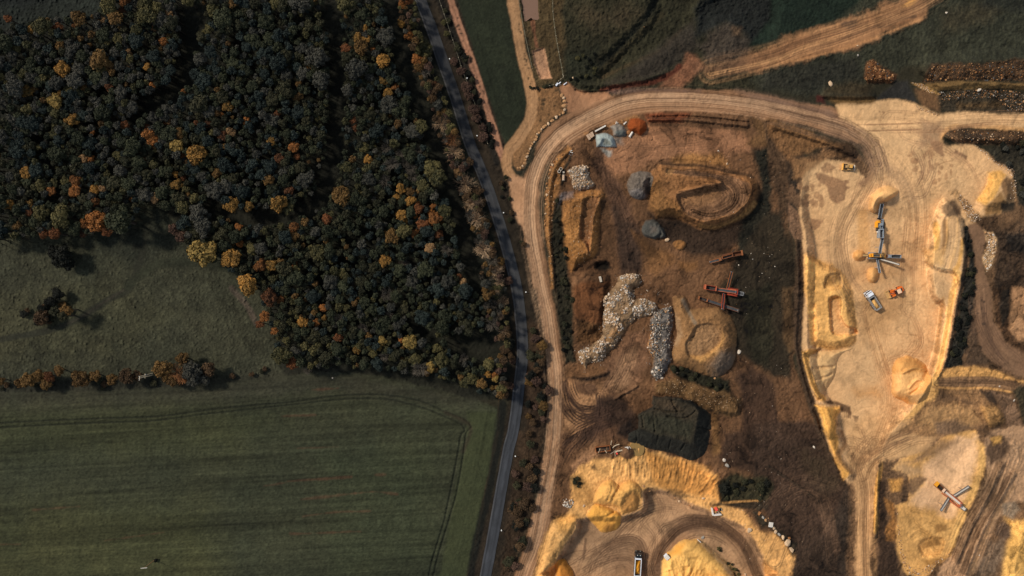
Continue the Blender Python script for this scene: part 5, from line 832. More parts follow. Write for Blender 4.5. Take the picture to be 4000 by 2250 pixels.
BARK = paint('bark', (74, 62, 50), 0.9, 0, 0.3, (40, 36, 30), 3.0)
for m in TRUNK_ME: m.materials.append(BARK)
PAL = {'teal': ((33, 40, 37), (58, 67, 61)), 'green': ((40, 44, 32), (72, 74, 52)), 'olive': ((56, 56, 36), (108, 98, 60)), 'grey': ((52, 52, 46), (86, 83, 72)), 'tan': ((116, 88, 58), (158, 124, 84)),
       'gold': ((82, 68, 38), (178, 128, 62)), 'yel': ((92, 82, 46), (168, 136, 74)), 'org': ((88, 60, 36), (172, 110, 56)), 'rust': ((70, 50, 36), (130, 80, 46)), 'rol': ((80, 60, 36), (124, 94, 52)), 'dark': ((22, 24, 20), (42, 42, 34)), 'purple': ((66, 50, 42), (108, 82, 66)), 'brown': ((64, 50, 36), (104, 80, 54)), 'moss': ((40, 42, 30), (74, 70, 48))}
LM = {k: leafmat('leaves_'+k, a, b) for k, (a, b) in PAL.items()}
BM_ = {'bare': leafmat('twigs_grey', (74, 68, 60), (120, 110, 96)), 'pale': leafmat('twigs_pale', (140, 112, 84), (200, 170, 136)), 'bareorg': leafmat('twigs_russet', (130, 88, 56), (190, 134, 88))}
TONE = {'teal': 'dark teal', 'green': 'dark green', 'olive': 'olive green', 'grey': 'grey leafless-looking', 'tan': 'tan', 'gold': 'golden', 'yel': 'yellow', 'org': 'bright orange', 'rust': 'rusty red', 'rol': 'brown-green', 'dark': 'blackish', 'purple': 'purple-brown', 'brown': 'brown', 'moss': 'mossy', 'bare': 'grey bare', 'pale': 'pale bare', 'bareorg': 'russet bare'}
def zone(u, v):
    if v > 1390 and u < 1060: return 'in hedge above crop field'
    if u < 1000 and v > 860 and float(inside(FOREST, u, v)[0]) < 0: return 'in rough meadow'
    rx = np.interp(v, [0, 270, 500, 800, 1000, 1200, 1500], [1520, 1585, 1672, 1782, 1835, 1900, 1990])
    if u > rx: return 'beside the lane, ' + ('upper stretch' if v < 330 else 'middle stretch' if v < 800 else 'lower stretch')
    if u > 1310 and v < 800: return 'between both woodland rides, ' + ('top end' if v < 270 else 'middle' if v < 530 else 'lower end')
    if v > 1230: return 'on wood edge above crop field'
    if v > 820: return ('by meadow in lower wood' if u < 1060 else 'in lower wood, left half' if u < 1420 else 'in lower wood, right half')+(' upper part' if v < 1020 else ' lower part')
    c = 'at left edge of wood' if u < 440 else 'in middle of upper wood' if u < 880 else 'left of straight ride'
    return c+(', near top' if v < 280 else ', halfway down' if v < 560 else ', lower part')
TREES = []
def tl(c, r, kind, *p):
    for i in range(0, len(p), 3): TREES.append((1000*c+p[i]/2.574, V0[r]+p[i+1]/2.574, p[i+2]/2.574, kind))
tl(0, 0, 'gold', 640, 700, 72, 280, 930, 58, 735, 1210, 62, 615, 945, 36, 330, 300, 40, 2290, 1080, 55, 1490, 680, 38)
tl(0, 0, 'yel', 570, 1020, 72); tl(0, 0, 'org', 1660, 425, 42, 1275, 20, 58, 760, 262, 32, 1500, 1350, 62, 1550, 1410, 56, 1540, 865, 35, 1855, 920, 30, 2480, 1220, 35, 2230, 1150, 24, 935, 1335, 26, 1650, 1245, 26)
tl(0, 0, 'tan', 1705, 145, 40, 1300, 540, 40, 1030, 205, 45, 2330, 1330, 48, 1540, 298, 30, 1710, 1225, 30, 1285, 682, 22)
tl(0, 0, 'rust', 590, 285, 50, 1470, 1280, 35, 1110, 880, 45, 2240, 1370, 50, 90, 190, 40, 1260, 1260, 40, 2100, 1250, 36, 1980, 1250, 34, 1240, 110, 40)
tl(0, 0, 'rol', 810, 190, 75, 1090, 650, 60, 1180, 190, 70, 2170, 1140, 40)
tl(0, 0, 'olive', 430, 270, 88, 1380, 310, 62, 1480, 170, 92, 1100, 60, 85, 1900, 15, 62, 175, 490, 42, 290, 1100, 56, 1580, 90, 66, 1470, 30, 70)
tl(1, 0, 'gold', 1020, 390, 50, 1130, 390, 44, 1280, 610, 68, 1465, 240, 40, 1290, 810, 50, 1330, 940, 45, 150, 1420, 42, 510, 690, 18, 1110, 285, 36)
tl(1, 0, 'org', 1180, 505, 28, 1540, 360, 45, 1630, 610, 56, 1400, 880, 34, 1470, 50, 38, 1105, 310, 28)
tl(1, 0, 'rust', 905, 490, 45, 1800, 845, 28, 970, 1210, 40, 995, 1290, 38, 1540, 5, 42, 215, 1150, 35)
tl(1, 0, 'olive', 900, 60, 88, 1690, 500, 78, 625, 1190, 35, 1660, 1280, 70); tl(1, 0, 'grey', 1310, 370, 80, 1010, 700, 100, 640, 600, 90, 450, 50, 100, 660, 830, 95); tl(1, 0, 'rol', 430, 980, 50)
tl(1, 0, 'pale', 1860, 1240, 85); tl(1, 0, 'bareorg', 1975, 1400, 76)
tl(0, 1, 'gold', 270, 290, 56, 100, 610, 55, 310, 600, 42, 960, 460, 48, 1985, 100, 88, 1790, 410, 54, 1770, 305, 36, 2330, 610, 72, 2510, 630, 52, 2340, 1140, 96, 1040, 740, 50, 2500, 1400, 84, 2510, 1450, 78)
tl(0, 1, 'org', 770, 370, 55, 520, 475, 48, 765, 470, 55, 965, 580, 48, 975, 770, 100, 1840, 120, 36, 2405, 835, 40, 2420, 1000, 35, 920, 150, 45, 1320, 560, 22, 870, 800, 50)
tl(0, 1, 'yel', 1790, 30, 70); tl(0, 1, 'rust', 1455, 155, 28, 560, 900, 60, 845, 905, 38, 1850, 340, 28, 1080, 870, 60, 450, 900, 50, 300, 690, 40); tl(0, 1, 'tan', 1050, 450, 48, 1560, 540, 50, 840, 150, 44)
tl(0, 1, 'green', 1215, 770, 128); tl(0, 1, 'olive', 620, 740, 98, 430, 690, 70, 665, 380, 45, 430, 420, 60, 1960, 550, 54, 550, 400, 44, 640, 660, 60); tl(0, 1, 'yel', 2055, 1095, 140); tl(0, 1, 'dark', 640, 1130, 105, 560, 1080, 60, 700, 1210, 60)
tl(0, 1, 'purple', 1760, 850, 60, 1830, 930, 56); tl(0, 1, 'grey', 2000, 700, 90, 2050, 820, 80)
tl(1, 1, 'org', 380, 40, 50, 385, 830, 45, 1780, 625, 28, 1800, 750, 58, 1610, 730, 24, 1585, 900, 44, 60, 1220, 66, 395, 1215, 34, 1635, 595, 22, 1760, 690, 32)
tl(1, 1, 'rust', 240, 140, 48, 415, 125, 30, 335, 465, 48, 715, 760, 54, 1840, 905, 44, 2045, 1330, 30, 1680, 800, 60, 1640, 650, 50)
tl(1, 1, 'gold', 1130, 155, 45, 240, 600, 88, 1455, 450, 48, 1420, 540, 38, 1550, 570, 48, 1470, 720, 54, 1510, 780, 28, 1300, 1180, 58, 165, 1220, 55, 1875, 795, 18)
tl(1, 1, 'olive', 330, 640, 58, 1500, 880, 72, 625, 1090, 70, 1830, 340, 90, 1780, 250, 80, 1900, 680, 62); tl(1, 1, 'rol', 390, 930, 50, 130, 360, 60, 1550, 480, 46); tl(1, 1, 'tan', 1750, 1050, 54, 2080, 1390, 40, 2030, 290, 44, 1210, 1060, 0.1)
tl(1, 1, 'pale', 1995, 75, 82, 2115, 410, 92, 2165, 600, 66, 2220, 760, 88, 2290, 1060, 92, 2420, 1290, 60, 2450, 1390, 50, 2240, 590, 50); tl(1, 1, 'bare', 1370, 200, 72, 1290, 370, 60, 1580, 330, 56, 1310, 40, 50, 1500, 190, 46, 1560, 250, 50, 1640, 60, 46, 1450, 100, 44, 1920, 1060, 56, 1500, 1200, 60)
tl(1, 2, 'rust', 140, 90, 74, 830, 500, 48, 370, 750, 62, 40, 360, 40); tl(1, 2, 'org', 255, 115, 38, 95, 280, 52, 190, 430, 38, 680, 200, 38, 610, 345, 34, 1460, 520, 28, 2400, 870, 36); tl(1, 2, 'gold', 470, 350, 54, 1020, 620, 42, 2330, 860, 40, 690, 300, 28, 2370, 1000, 26)
tl(1, 2, 'yel', 1270, 530, 46, 1240, 600, 28, 1760, 790, 54, 1550, 545, 70, 2405, 905, 34); tl(1, 2, 'olive', 260, 680, 92, 910, 200, 40, 1150, 600, 38, 1180, 655, 38, 1310, 610, 34, 1870, 720, 68, 2340, 770, 60, 2170, 900, 60, 2100, 940, 50); tl(1, 2, 'pale', 2485, 130, 56, 2460, 280, 36, 2490, 430, 48, 2430, 30, 34); tl(1, 2, 'bare', 1320, 60, 64, 830, 310, 56, 1650, 815, 80, 1340, 280, 50, 1080, 400, 50, 520, 820, 44, 1290, 690, 46, 2090, 700, 48)
tl(0, 2, 'rol', 300, 920, 76, 600, 830, 50, 20, 930, 44, 400, 880, 60, 210, 950, 50, 470, 960, 50); tl(0, 2, 'rust', 505, 885, 54); tl(0, 2, 'rol', 820, 910, 80, 1130, 910, 54, 680, 220, 58, 780, 880, 50, 960, 880, 56); tl(0, 2, 'brown', 1280, 880, 78, 430, 300, 72, 1390, 880, 50); tl(0, 2, 'dark', 590, 60, 58, 470, 280, 58, 540, 130, 44, 440, 210, 50, 400, 340, 44); tl(0, 2, 'moss', 560, 230, 50, 640, 280, 50)
tl(0, 2, 'rol', 1650, 800, 92, 1840, 710, 66, 1740, 930, 52, 1690, 880, 60); tl(0, 2, 'bareorg', 1780, 840, 74, 1830, 900, 56); tl(0, 2, 'grey', 1960, 840, 86, 1950, 930, 60, 2060, 900, 56, 1900, 780, 60); tl(0, 2, 'brown', 2110, 820, 70, 1880, 850, 60)
TREES = [t for t in TREES if t[2] > 4]
NH = len(TREES)
# fill the wood with its mass of green and grey trees
RID = [(smooth(r, 4), 44) for r in RIDES]
fp = np.array(FOREST, float); Rf = np.random.default_rng(99); pts = [(t[0], t[1], t[2]) for t in TREES]; arr = np.array(pts); tries = 0
hold = [T(1, 1, 560, 240, 760, 240, 760, 460, 620, 660, 440, 680, 600, 480), T(1, 2, 1450, 300, 1620, 320, 1800, 480, 1900, 560, 1880, 640, 1620, 460), T(1, 2, 1950, 480, 2400, 420, 2420, 640, 2180, 660, 2000, 560), T(0, 0, 1900, 60, 2080, 60, 2060, 300, 1960, 560, 1820, 800, 1700, 800, 1860, 400)]
def fills(n_try, want, radii, prob, gap):
    global arr
    for b_ in range(n_try//4000):
        if len(pts) >= want: return
        cu = Rf.uniform(-50, 2000, 4000); cv = Rf.uniform(-50, 1560, 4000); big = np.where(cu < 900, 1.0, 0.86); cr = Rf.choice(radii, 4000, p=prob)*big*Rf.uniform(0.9, 1.1, 4000)
        ok = inside(FOREST, cu, cv) > cr*0.6
        for L_, wd_ in RID: ok &= ldist(L_, cu, cv)[0] > wd_*0.5+cr*0.9
        for h_ in hold: ok &= inside(h_, cu, cv) < 0
        nn = fbm(cu/260, cv/260, 5, 3); rxs = np.interp(cv, [0, 270, 500, 800, 1000, 1200], [1520, 1585, 1672, 1782, 1835, 1900])
        for u, v, r, n, rx in zip(cu[ok], cv[ok], cr[ok], nn[ok], rxs[ok]):
            if len(pts) >= want: return
            if (np.hypot(arr[:, 0]-u, arr[:, 1]-v) < gap*(arr[:, 2]+r)).any(): continue
            if u > rx: k = Rf.choice(['brown', 'olive', 'purple', 'rol', 'bare', 'grey'], p=[.25, .18, .15, .17, .15, .10])
            elif v > 1150: k = Rf.choice(['moss', 'olive', 'green', 'teal', 'rol', 'grey'], p=[.27, .15, .33, .12, .05, .08])
            elif u < 700 and v < 560: k = Rf.choice(['grey', 'teal', 'green', 'olive', 'rol', 'moss'], p=[.36, .16, .24, .08, .04, .12])
            elif n > 0.05: k = Rf.choice(['teal', 'green', 'grey', 'moss'], p=[.40, .32, .14, .14])
            else: k = Rf.choice(['green', 'moss', 'teal', 'grey', 'olive', 'rol'], p=[.36, .24, .14, .12, .09, .05])
            pts.append((u, v, r)); TREES.append((u, v, r, str(k))); arr = np.vstack([arr, [(u, v, r)]])
fills(40000, NH+330, [20, 24, 29, 35], [.4, .3, .2, .1], 0.62)
fills(200000, 3300, [9, 12, 15, 19], [.25, .35, .27, .13], 0.60)
# the hand-placed trees and the largest of the mass are objects of their own
mass = sorted(range(NH, len(TREES)), key=lambda i: -TREES[i][2]); own = list(range(NH))+mass[:300]; rest = mass[300:]
GRP = {}
def tname(k): return 'bare_tree' if k in ('bare', 'pale', 'bareorg') else 'autumn_tree' if k in ('gold', 'org', 'yel', 'rust', 'tan') else 'green_tree' if k in ('teal', 'green', 'olive', 'moss') else 'broadleaf_tree'
for i in own:
    u, v, r, k = TREES[i]; GRP.setdefault((('large' if r > 30 else 'small' if r < 19 else 'medium'), k, zone(u, v)), []).append(i)
LBL = {}
for (s_, k, z_), L_ in GRP.items():
    L_.sort(key=lambda i: TREES[i][0])
    for j, i in enumerate(L_): LBL[i] = '%s %s tree %s, %s' % (s_, TONE[k], z_, ordw(j, len(L_)))
Rt = np.random.default_rng(5)
def put_tree(i):
    u, v, r, k = TREES[i]; rm = r*MPP; hgt = 4.5+rm*1.5*Rt.uniform(0.85, 1.15)
    if u > 1500 and zone(u, v).startswith('beside the lane'): hgt = 1.6+rm*1.0
    if k in ('dark', 'brown', 'purple'): hgt = 1.0+rm*1.2
    if v > 1380 and u < 1060: hgt = 2.0+rm*1.3
    z0 = zat(u, v); zc = z0+hgt-rm*0.55
    p = W(u, v, zc); rm *= (H-zc)/H*1.16
    e = bpy.data.objects.new(tname(k), None); COL.objects.link(e); e.empty_display_size = 0.5
    e.location = (p.x, p.y, z0); e.rotation_euler = (0, 0, Rt.uniform(0, 6.28))
    tag(e, LBL[i], 'tree', {'bare_tree': 'bare trees', 'autumn_tree': 'autumn-coloured trees', 'green_tree': 'green trees of the wood', 'broadleaf_tree': 'brown and grey trees'}[tname(k)])
    bare = k in BM_
    c = bpy.data.objects.new('branches' if bare else 'crown', (TWIG_ME if bare else CROWN_ME)[Rt.integers(0, 4 if bare else 8)]); COL.objects.link(c); c.parent = e; c.location = (0, 0, zc-z0); c.scale = (rm*Rt.uniform(0.95, 1.1), rm*Rt.uniform(0.9, 1.08), rm*Rt.uniform(0.8, 1.05))
    if len(c.data.materials) == 0: c.data.materials.append(LM['green'])
    c.material_slots[0].link = 'OBJECT'; c.material_slots[0].material = (BM_ if bare else LM)[k]
    t = bpy.data.objects.new('trunk', TRUNK_ME[Rt.integers(0, 3)]); COL.objects.link(t); t.parent = e; s = rm; t.scale = (s, s, (zc-z0)/2.0); t.location = (0, 0, zc-z0)
for i in own: put_tree(i)
def tree_mass(idx, name, label):
    co = []; qs = []; cl = []; base = 0
    for i in idx:
        u, v, r, k = TREES[i]; rm = r*MPP; zc = 4.6+rm*1.5*Rt.uniform(0.7, 1.3); p = W(u, v, zc); rm *= 1.2
        if k in BM_: c, q = TW[Rt.integers(0, 4)]; a, b = (74, 68, 60), (120, 110, 96)
        else: c, q = CRL[Rt.integers(0, 8)]; a, b = PAL[k]
        an = Rt.uniform(0, 6.28); ca, sa = math.cos(an), math.sin(an); x = c*rm*Rt.uniform(0.95, 1.1)
        co.append(np.c_[x[:, 0]*ca-x[:, 1]*sa+p.x, x[:, 0]*sa+x[:, 1]*ca+p.y, x[:, 2]+zc]); qs.append(q+base); base += len(c)
        f = Rt.uniform(0.1, 0.7); cc = alb(a)*(1-f)+alb(b)*f; cl.append(np.repeat(cc*np.repeat(Rt.uniform(0.7, 1.3, (len(c)+3)//4), 4)[:len(c), None], 1, 0))
        tr = trunk_bm(400)[0]; tq = trunk_bm(400)[1]; co.append(np.c_[tr[:, 0]*rm+p.x, tr[:, 1]*rm+p.y, tr[:, 2]*zc/2+zc]); qs.append(tq+base); base += len(tr); cl.append(np.tile(alb((70, 60, 48)), (len(tr), 1)))
    m = soil('leaves_mixed', 0.85, 0, 0.2, 1.0)
    tag(link(name, raw_mesh(name, np.concatenate(co), np.concatenate(qs), np.concatenate(cl), m, False)), label, 'woodland', None, 'stuff')
tree_mass(rest, 'woodland_canopy', 'mass of smaller dark trees filling the wood between the larger crowns')
# shrubs of the verges, banks and thickets
SHR = []
def shr(pts_, n, r0, r1, kinds, where, seed):
    R = np.random.default_rng(seed); P_ = np.array(pts_, float); k = 0; t = 0
    while k < n and t < 4000:
        t += 1; x = R.uniform(P_[:, 0].min(), P_[:, 0].max()); y = R.uniform(P_[:, 1].min(), P_[:, 1].max())
        if sdist(P_, np.array([x]), np.array([y]))[0] < 0: continue
        k += 1; SHR.append((x, y, R.uniform(r0, r1), kinds[R.integers(0, len(kinds))], where))
for x, y, r in ((1990, 620, 44), (2060, 720, 48), (2110, 880, 54), (2140, 970, 56), (2190, 1100, 58), (2220, 1190, 50), (2280, 1280, 48), (2285, 1380, 50), (1915, 340, 34), (1890, 230, 30)): SHR.append((1000+x/2.574, y/2.574, r/2.574, 'purple' if y > 400 else 'olive', 'in verge right of lane, upper stretch'))
shr([(1722, 10), (1742, 10), (1960, 620), (1940, 640)], 18, 9, 14, ['dark', 'moss'], 'in dark hedge left of pink track', 1)
shr([(1930, 690), (1990, 690), (2040, 880), (2075, 1060), (2085, 1150), (2060, 1150), (2025, 1000), (1980, 850)], 10, 8, 13, ['brown', 'moss', 'dark'], 'in verge right of lane, middle stretch', 2)
shr(T(2, 2, 200, 330, 330, 400, 380, 900, 350, 1449, 130, 1449, 110, 1000, 190, 700), 28, 12, 24, ['brown', 'dark', 'purple', 'moss', 'rol'], 'in scrub right of lane, lower stretch', 3)
shr(T(2, 3, 70, 0, 320, 0, 250, 600, 120, 1100, 20, 1449, -80, 1449, -20, 900), 32, 12, 22, ['brown', 'dark', 'purple', 'moss', 'brown'], 'in scrub right of lane, bottom stretch', 4)
shr([(1975, 1200), (2000, 1250), (2005, 1500), (1960, 1580), (1965, 1400)], 12, 12, 20, ['brown', 'purple', 'dark'], 'in verge left of lane', 5)
shr([(1700, 560), (1830, 600), (1990, 1100), (1960, 1150), (1880, 900), (1790, 720)], 18, 12, 22, ['brown', 'purple', 'moss', 'rol'], 'in undergrowth left of lane', 6)
shr(VSTRIP, 24, 6, 12, ['dark', 'moss', 'moss'], 'in overgrown strip along haul road', 7)
shr(T(3, 2, 1970, 0, 2070, 0, 2050, 300, 1980, 580, 1950, 770, 1830, 800, 1800, 760, 1850, 600, 1890, 400, 1930, 150), 28, 7, 14, ['dark', 'moss', 'dark'], 'in dark strip right of sand pit', 8)
shr(T(3, 1, 1970, 800, 2040, 900, 2070, 1100, 2080, 1449, 1980, 1449, 1970, 1350, 2020, 1200), 12, 6, 11, ['dark', 'moss'], 'in dark strip above sand pit edge', 9)
shr(T(2, 3, 2090, 510, 2560, 470, 2574, 680, 2110, 690), 14, 8, 15, ['moss', 'dark', 'moss'], 'in thicket above south pit', 10); SHR.append((2000+2125/2.574, 1687+565/2.574, 24, 'dark', 'at left end of south pit thicket'))
shr(T(2, 2, 1590, 790, 1700, 800, 1900, 890, 2170, 950, 2180, 1030, 2080, 1040, 1800, 940, 1640, 860), 14, 7, 12, ['dark', 'moss'], 'on green bank below brown gravel heap', 11)
shr(T(3, 1, 2250, 60, 2574, -100, 2574, 560, 2500, 400, 2400, 200), 12, 8, 14, ['moss', 'dark', 'grey'], 'in scrub beyond the north-east rim', 12)
shr(T(2, 0, 480, 560, 840, 500, 840, 760, 640, 860, 520, 780), 12, 6, 11, ['moss', 'olive', 'dark'], 'in rough corner right of the gate', 13)
shr(T(2, 0, 110, 840, 250, 880, 440, 850, 440, 870, 230, 900, 120, 870), 8, 5, 8, ['dark', 'moss'], 'in hedge left of the gate', 14)
shr(T(2, 3, 590, 460, 700, 450, 690, 540, 640, 570), 5, 5, 9, ['moss', 'dark'], 'on the yellow rim left of sand', 15); shr(T(2, 3, 2060, 1130, 2160, 1230, 2300, 1420, 2250, 1440, 2120, 1290), 8, 5, 9, ['moss', 'olive'], 'on flank of yellow mound', 16)
shr([(60, 1200), (180, 1170), (280, 1180), (220, 1260), (130, 1290)], 10, 10, 20, ['dark', 'brown', 'rol'], 'in bramble patch in meadow', 17)
shr([(0, 1490), (560, 1480), (1040, 1440), (1040, 1470), (560, 1515), (0, 1525)], 24, 8, 15, ['dark', 'moss', 'brown'], 'at foot of hedge above crop field', 18)
SG = {}
for i, (x, y, r, k, wv) in enumerate(SHR): SG.setdefault((k, wv), []).append(i)
SL = {}
for (k, wv), L_ in SG.items():
    L_.sort(key=lambda i: SHR[i][0])
    for j, i in enumerate(L_): SL[i] = '%s shrub %s, %s' % (TONE[k], wv, ordw(j, len(L_)))
for i, (x, y, r, k, wv) in enumerate(SHR):
    rm = r*MPP; z0 = zat(x, y); zc = z0+rm*0.55; p = W(x, y, zc)
    o = bpy.data.objects.new('shrub', CROWN_ME[Rt.integers(0, 8)]); COL.objects.link(o); o.location = (p.x, p.y, zc); o.scale = (rm*Rt.uniform(0.9, 1.2), rm*Rt.uniform(0.9, 1.2), rm*Rt.uniform(0.7, 1.0)); o.rotation_euler = (0, 0, Rt.uniform(0, 6.28))
    o.material_slots[0].link = 'OBJECT'; o.material_slots[0].material = LM[k]; tag(o, SL[i], 'shrub', 'shrubs '+wv)
# ---------------------------------------------------------------- stones
def stone_me(seed, sub=2, jag=0.32, name='stone'):
    R = np.random.default_rng(seed); bm = bmesh.new(); bmesh.ops.create_icosphere(bm, subdivisions=sub, radius=1)
    pl = [(Vector(R.normal(size=3)).normalized(), R.uniform(0.45, 0.85)) for _ in range(11)]
    for v in bm.verts:
        for n, d in pl:                      # cut flat facets
            k = v.co.dot(n)
            if k > d: v.co -= n*(k-d)
        v.co *= 1+R.uniform(-jag, jag)*0.12
    v_ = [v.co.z for v in bm.verts]
    me = bpy.data.meshes.new(name); bm.to_mesh(me); bm.free(); return me
STONE = [stone_me(50+i, 2) for i in range(8)]
RM = {'pale': paint('stone_pale', (196, 166, 132), 0.9, 0, 0.5, (150, 120, 88), 0.7), 'white': paint('stone_white', (198, 184, 166), 0.9, 0, 0.5, (170, 150, 126), 0.8), 'tan': paint('stone_tan', (176, 132, 88), 0.9, 0, 0.5, (128, 94, 60), 0.7), 'ochre': paint('stone_ochre', (150, 100, 56), 0.9, 0, 0.5, (116, 76, 44), 0.7), 'grey': paint('stone_grey', (150, 142, 130), 0.9, 0, 0.5, (96, 98, 98), 0.8), 'dark': paint('stone_dark', (86, 84, 80), 0.9, 0, 0.5, (56, 54, 50), 0.8)}
Rs = np.random.default_rng(17)
def put_stone(u, v, r, m, label, group=None, name='boulder', sink=0.25, el=None):
    rm = r*MPP; z = zat(u, v); p = W(u, v, z+rm*0.4)
    o = bpy.data.objects.new(name, STONE[Rs.integers(0, 8)]); COL.objects.link(o)
    if not o.data.materials: o.data.materials.append(RM['pale'])
    o.location = (p.x, p.y, z+rm*(0.5-sink)); a = Rs.uniform(0.85, 1.25) if el is None else el
    o.scale = (rm*1.18*a, rm*1.18/a, rm*Rs.uniform(0.55, 0.85)); o.rotation_euler = (Rs.uniform(-.3, .3), Rs.uniform(-.3, .3), Rs.uniform(0, 6.28))
    o.material_slots[0].link = 'OBJECT'; o.material_slots[0].material = RM[m]; return tag(o, label, 'boulder' if name == 'boulder' else 'stone', group)
def row(pts_, where, group, mats, side='top', scale=1/2.574):
    "a line of boulders, named in order along the line"
    n = len(pts_)
    for i, (u, v, r) in enumerate(pts_):
        m = mats[i % len(mats)]; put_stone(u, v, r*scale, m, '%s boulder in %s, %s' % ({'pale': 'pale', 'tan': 'tan', 'ochre': 'ochre', 'grey': 'grey', 'white': 'white'}[m], where, ordw(i, n, 'top').replace('twenty-first', 'twenty-first')), group)
def tp(c, r, *p): return [(1000*c+p[i]/2.574, V0[r]+p[i+1]/2.574, p[i+2]) for i in range(0, len(p), 3)]
row(tp(2, 0, 505, 955, 22, 520, 985, 15, 527, 1018, 22, 527, 1062, 24, 532, 1103, 15, 513, 1133, 16, 483, 1155, 12, 445, 1175, 20, 410, 1207, 14, 398, 1218, 14, 366, 1240, 17, 340, 1260, 14, 318, 1278, 17, 300, 1297, 12, 292, 1318, 11, 272, 1335, 12, 254, 1348, 10, 248, 1372, 14, 240, 1402, 15, 222, 1428, 11, 205, 1445, 12)+tp(2, 1, 195, 20, 14, 185, 45, 13, 172, 70, 12, 160, 95, 13, 153, 125, 15, 140, 158, 12, 130, 190, 18, 108, 222, 13, 85, 238, 12, 62, 238, 13), 'curved row below the gate', 'boulders along the gate verge', ['tan', 'pale', 'tan'])
row(tp(2, 1, 505, 105, 11, 455, 150, 14, 425, 178, 15, 405, 205, 15, 398, 232, 14, 385, 262, 15, 378, 300, 13, 372, 340, 12, 352, 400, 15, 350, 440, 12, 348, 470, 15, 352, 510, 15, 346, 555, 12, 345, 600, 15, 340, 645, 12, 338, 700, 11, 335, 770, 12, 332, 805, 11), 'bank row right of haul road', 'boulders along the haul road bank', ['ochre', 'tan', 'ochre', 'pale'])
row([(2960+x/7.24, 1980+y/7.24, r/7.24) for x, y, r in ((60, 175, 70), (155, 305, 42), (230, 385, 46), (300, 320, 20), (460, 610, 54), (512, 705, 48), (610, 775, 46), (715, 865, 58), (880, 885, 46), (850, 1010, 88), (970, 1220, 80))], 'row above south pit lane', 'boulders above the south pit lane', ['ochre', 'grey', 'tan', 'tan', 'pale', 'pale', 'grey', 'pale', 'ochre', 'pale', 'pale'], 'top', 1.0)
for c, r, x, y, q, m, l in ((2, 3, 1380, 590, 15, 'tan', 'tan boulder at foot of golden sand heap, edge of south pit floor'), (2, 3, 1640, 665, 16, 'tan', 'tan boulder left of a pointed one on south pit floor edge'), (2, 3, 1683, 690, 17, 'pale', 'pointed pale boulder on the upper edge of south pit floor'), (2, 3, 1790, 740, 16, 'ochre', 'round ochre boulder, left of a close pair beside turning circle'), (2, 3, 1825, 748, 12, 'tan', 'smaller tan boulder, right of a close pair beside turning circle'),
        (2, 3, 2385, 993, 26, 'pale', 'big lone pale boulder on yellow rim right of turning circle'), (2, 3, 2165, 340, 20, 'grey', 'grey boulder on brown slope above the dark thicket'), (2, 3, 2135, 284, 17, 'white', 'white boulder above the grey one on brown slope'), (2, 3, 1922, 1062, 18, 'grey', 'grey boulder at top of bright yellow mound'), (2, 3, 2352, 1438, 16, 'pale', 'pale boulder at bottom edge beside the yellow mound'), (2, 3, 725, 742, 15, 'pale', 'pale boulder left of the golden sand tip'), (2, 3, 655, 455, 10, 'tan', 'small tan stone on yellow rim beside green weeds'), (2, 3, 1325, 545, 14, 'tan', 'tan boulder at right shoulder of the folded golden sand heap'), (2, 3, 1925, 670, 15, 'pale', 'flat pale slab of stone below the ribbed yellow face'),
        (3, 0, 632, 838, 26, 'pale', 'large pale boulder alone on brown grass above the haul road'), (3, 0, 1797, 127, 13, 'white', 'white boulder alone on the green upland at top right'), (3, 0, 905, 555, 11, 'grey', 'grey boulder on dark slope below the north-east track'), (3, 0, 2122, 902, 20, 'white', 'white boulder on the terrace of the stony bank'), (3, 0, 900, 458, 8, 'pale', 'small pale stone on the edge of the north-east track'), (2, 2, 2282, 637, 22, 'white', 'white boulder right of the big brown gravel heap'), (2, 2, 2040, 905, 11, 'tan', 'tan stone at bottom tip of the brown gravel heap'), (2, 2, 1617, 828, 9, 'white', 'small white stone beside the blue-grey tip of the rubble ridge'), (2, 2, 1660, 850, 8, 'pale', 'small pale stone on dark green bank under brown gravel heap'),
        (2, 1, 2163, 197, 11, 'pale', 'flat pale stone on the upper edge of looped heap'), (2, 1, 2075, 65, 8, 'white', 'small white stone on smooth brown yard above looped heap'), (2, 0, 614, 780, 10, 'pale', 'small pale stone in rough grass right of the gate'), (2, 0, 1325, 268, 7, 'tan', 'small tan stone on the ridged green slope'), (2, 1, 1560, 960, 19, 'pale', 'round pale boulder between dark silt heap and ochre earth disc'), (2, 0, 1052, 1235, 22, 'white', 'pale craggy boulder at top of the stone dust heaps'), (2, 0, 1113, 1213, 13, 'tan', 'tan boulder right of the craggy pale one'), (2, 0, 1170, 1330, 26, 'ochre', 'square ochre boulder between stone dust and orange sand'), (2, 3, 1930, 1055, 8, 'tan', 'small tan stone touching the grey boulder on yellow mound'),
        (3, 3, 462, 155, 13, 'white', 'white stone alone on dark brown slope left of yellow spur'), (2, 1, 2404, 1100, 5, 'white', 'white stone on dark grass right of the rusty conveyor'), (2, 1, 2535, 1098, 4, 'white', 'rightmost white stone on dark grass level with rusty conveyor'), (2, 1, 2280, 1215, 6, 'white', 'white stone below the tray of the rusty conveyor'), (2, 1, 2515, 1297, 6, 'white', 'white stone on dark grass above red screener, far right'), (3, 1, 70, 1230, 9, 'white', 'white stone alone on dark grass left of the yellow sand ridge'), (2, 1, 2420, 1157, 6, 'grey', 'grey stone on dark grass just below a white one'), (3, 3, 2125, 1240, 6, 'white', 'small white stone on the ridged bank at lower right'), (3, 2, 2475, 1128, 13, 'white', 'white block on green patch at right edge below bench road'), (3, 2, 2330, 985, 7, 'white', 'small white stone on the bench road')):
    put_stone(1000*c+x/2.574, V0[r]+y/2.574, q/2.574, m, l)
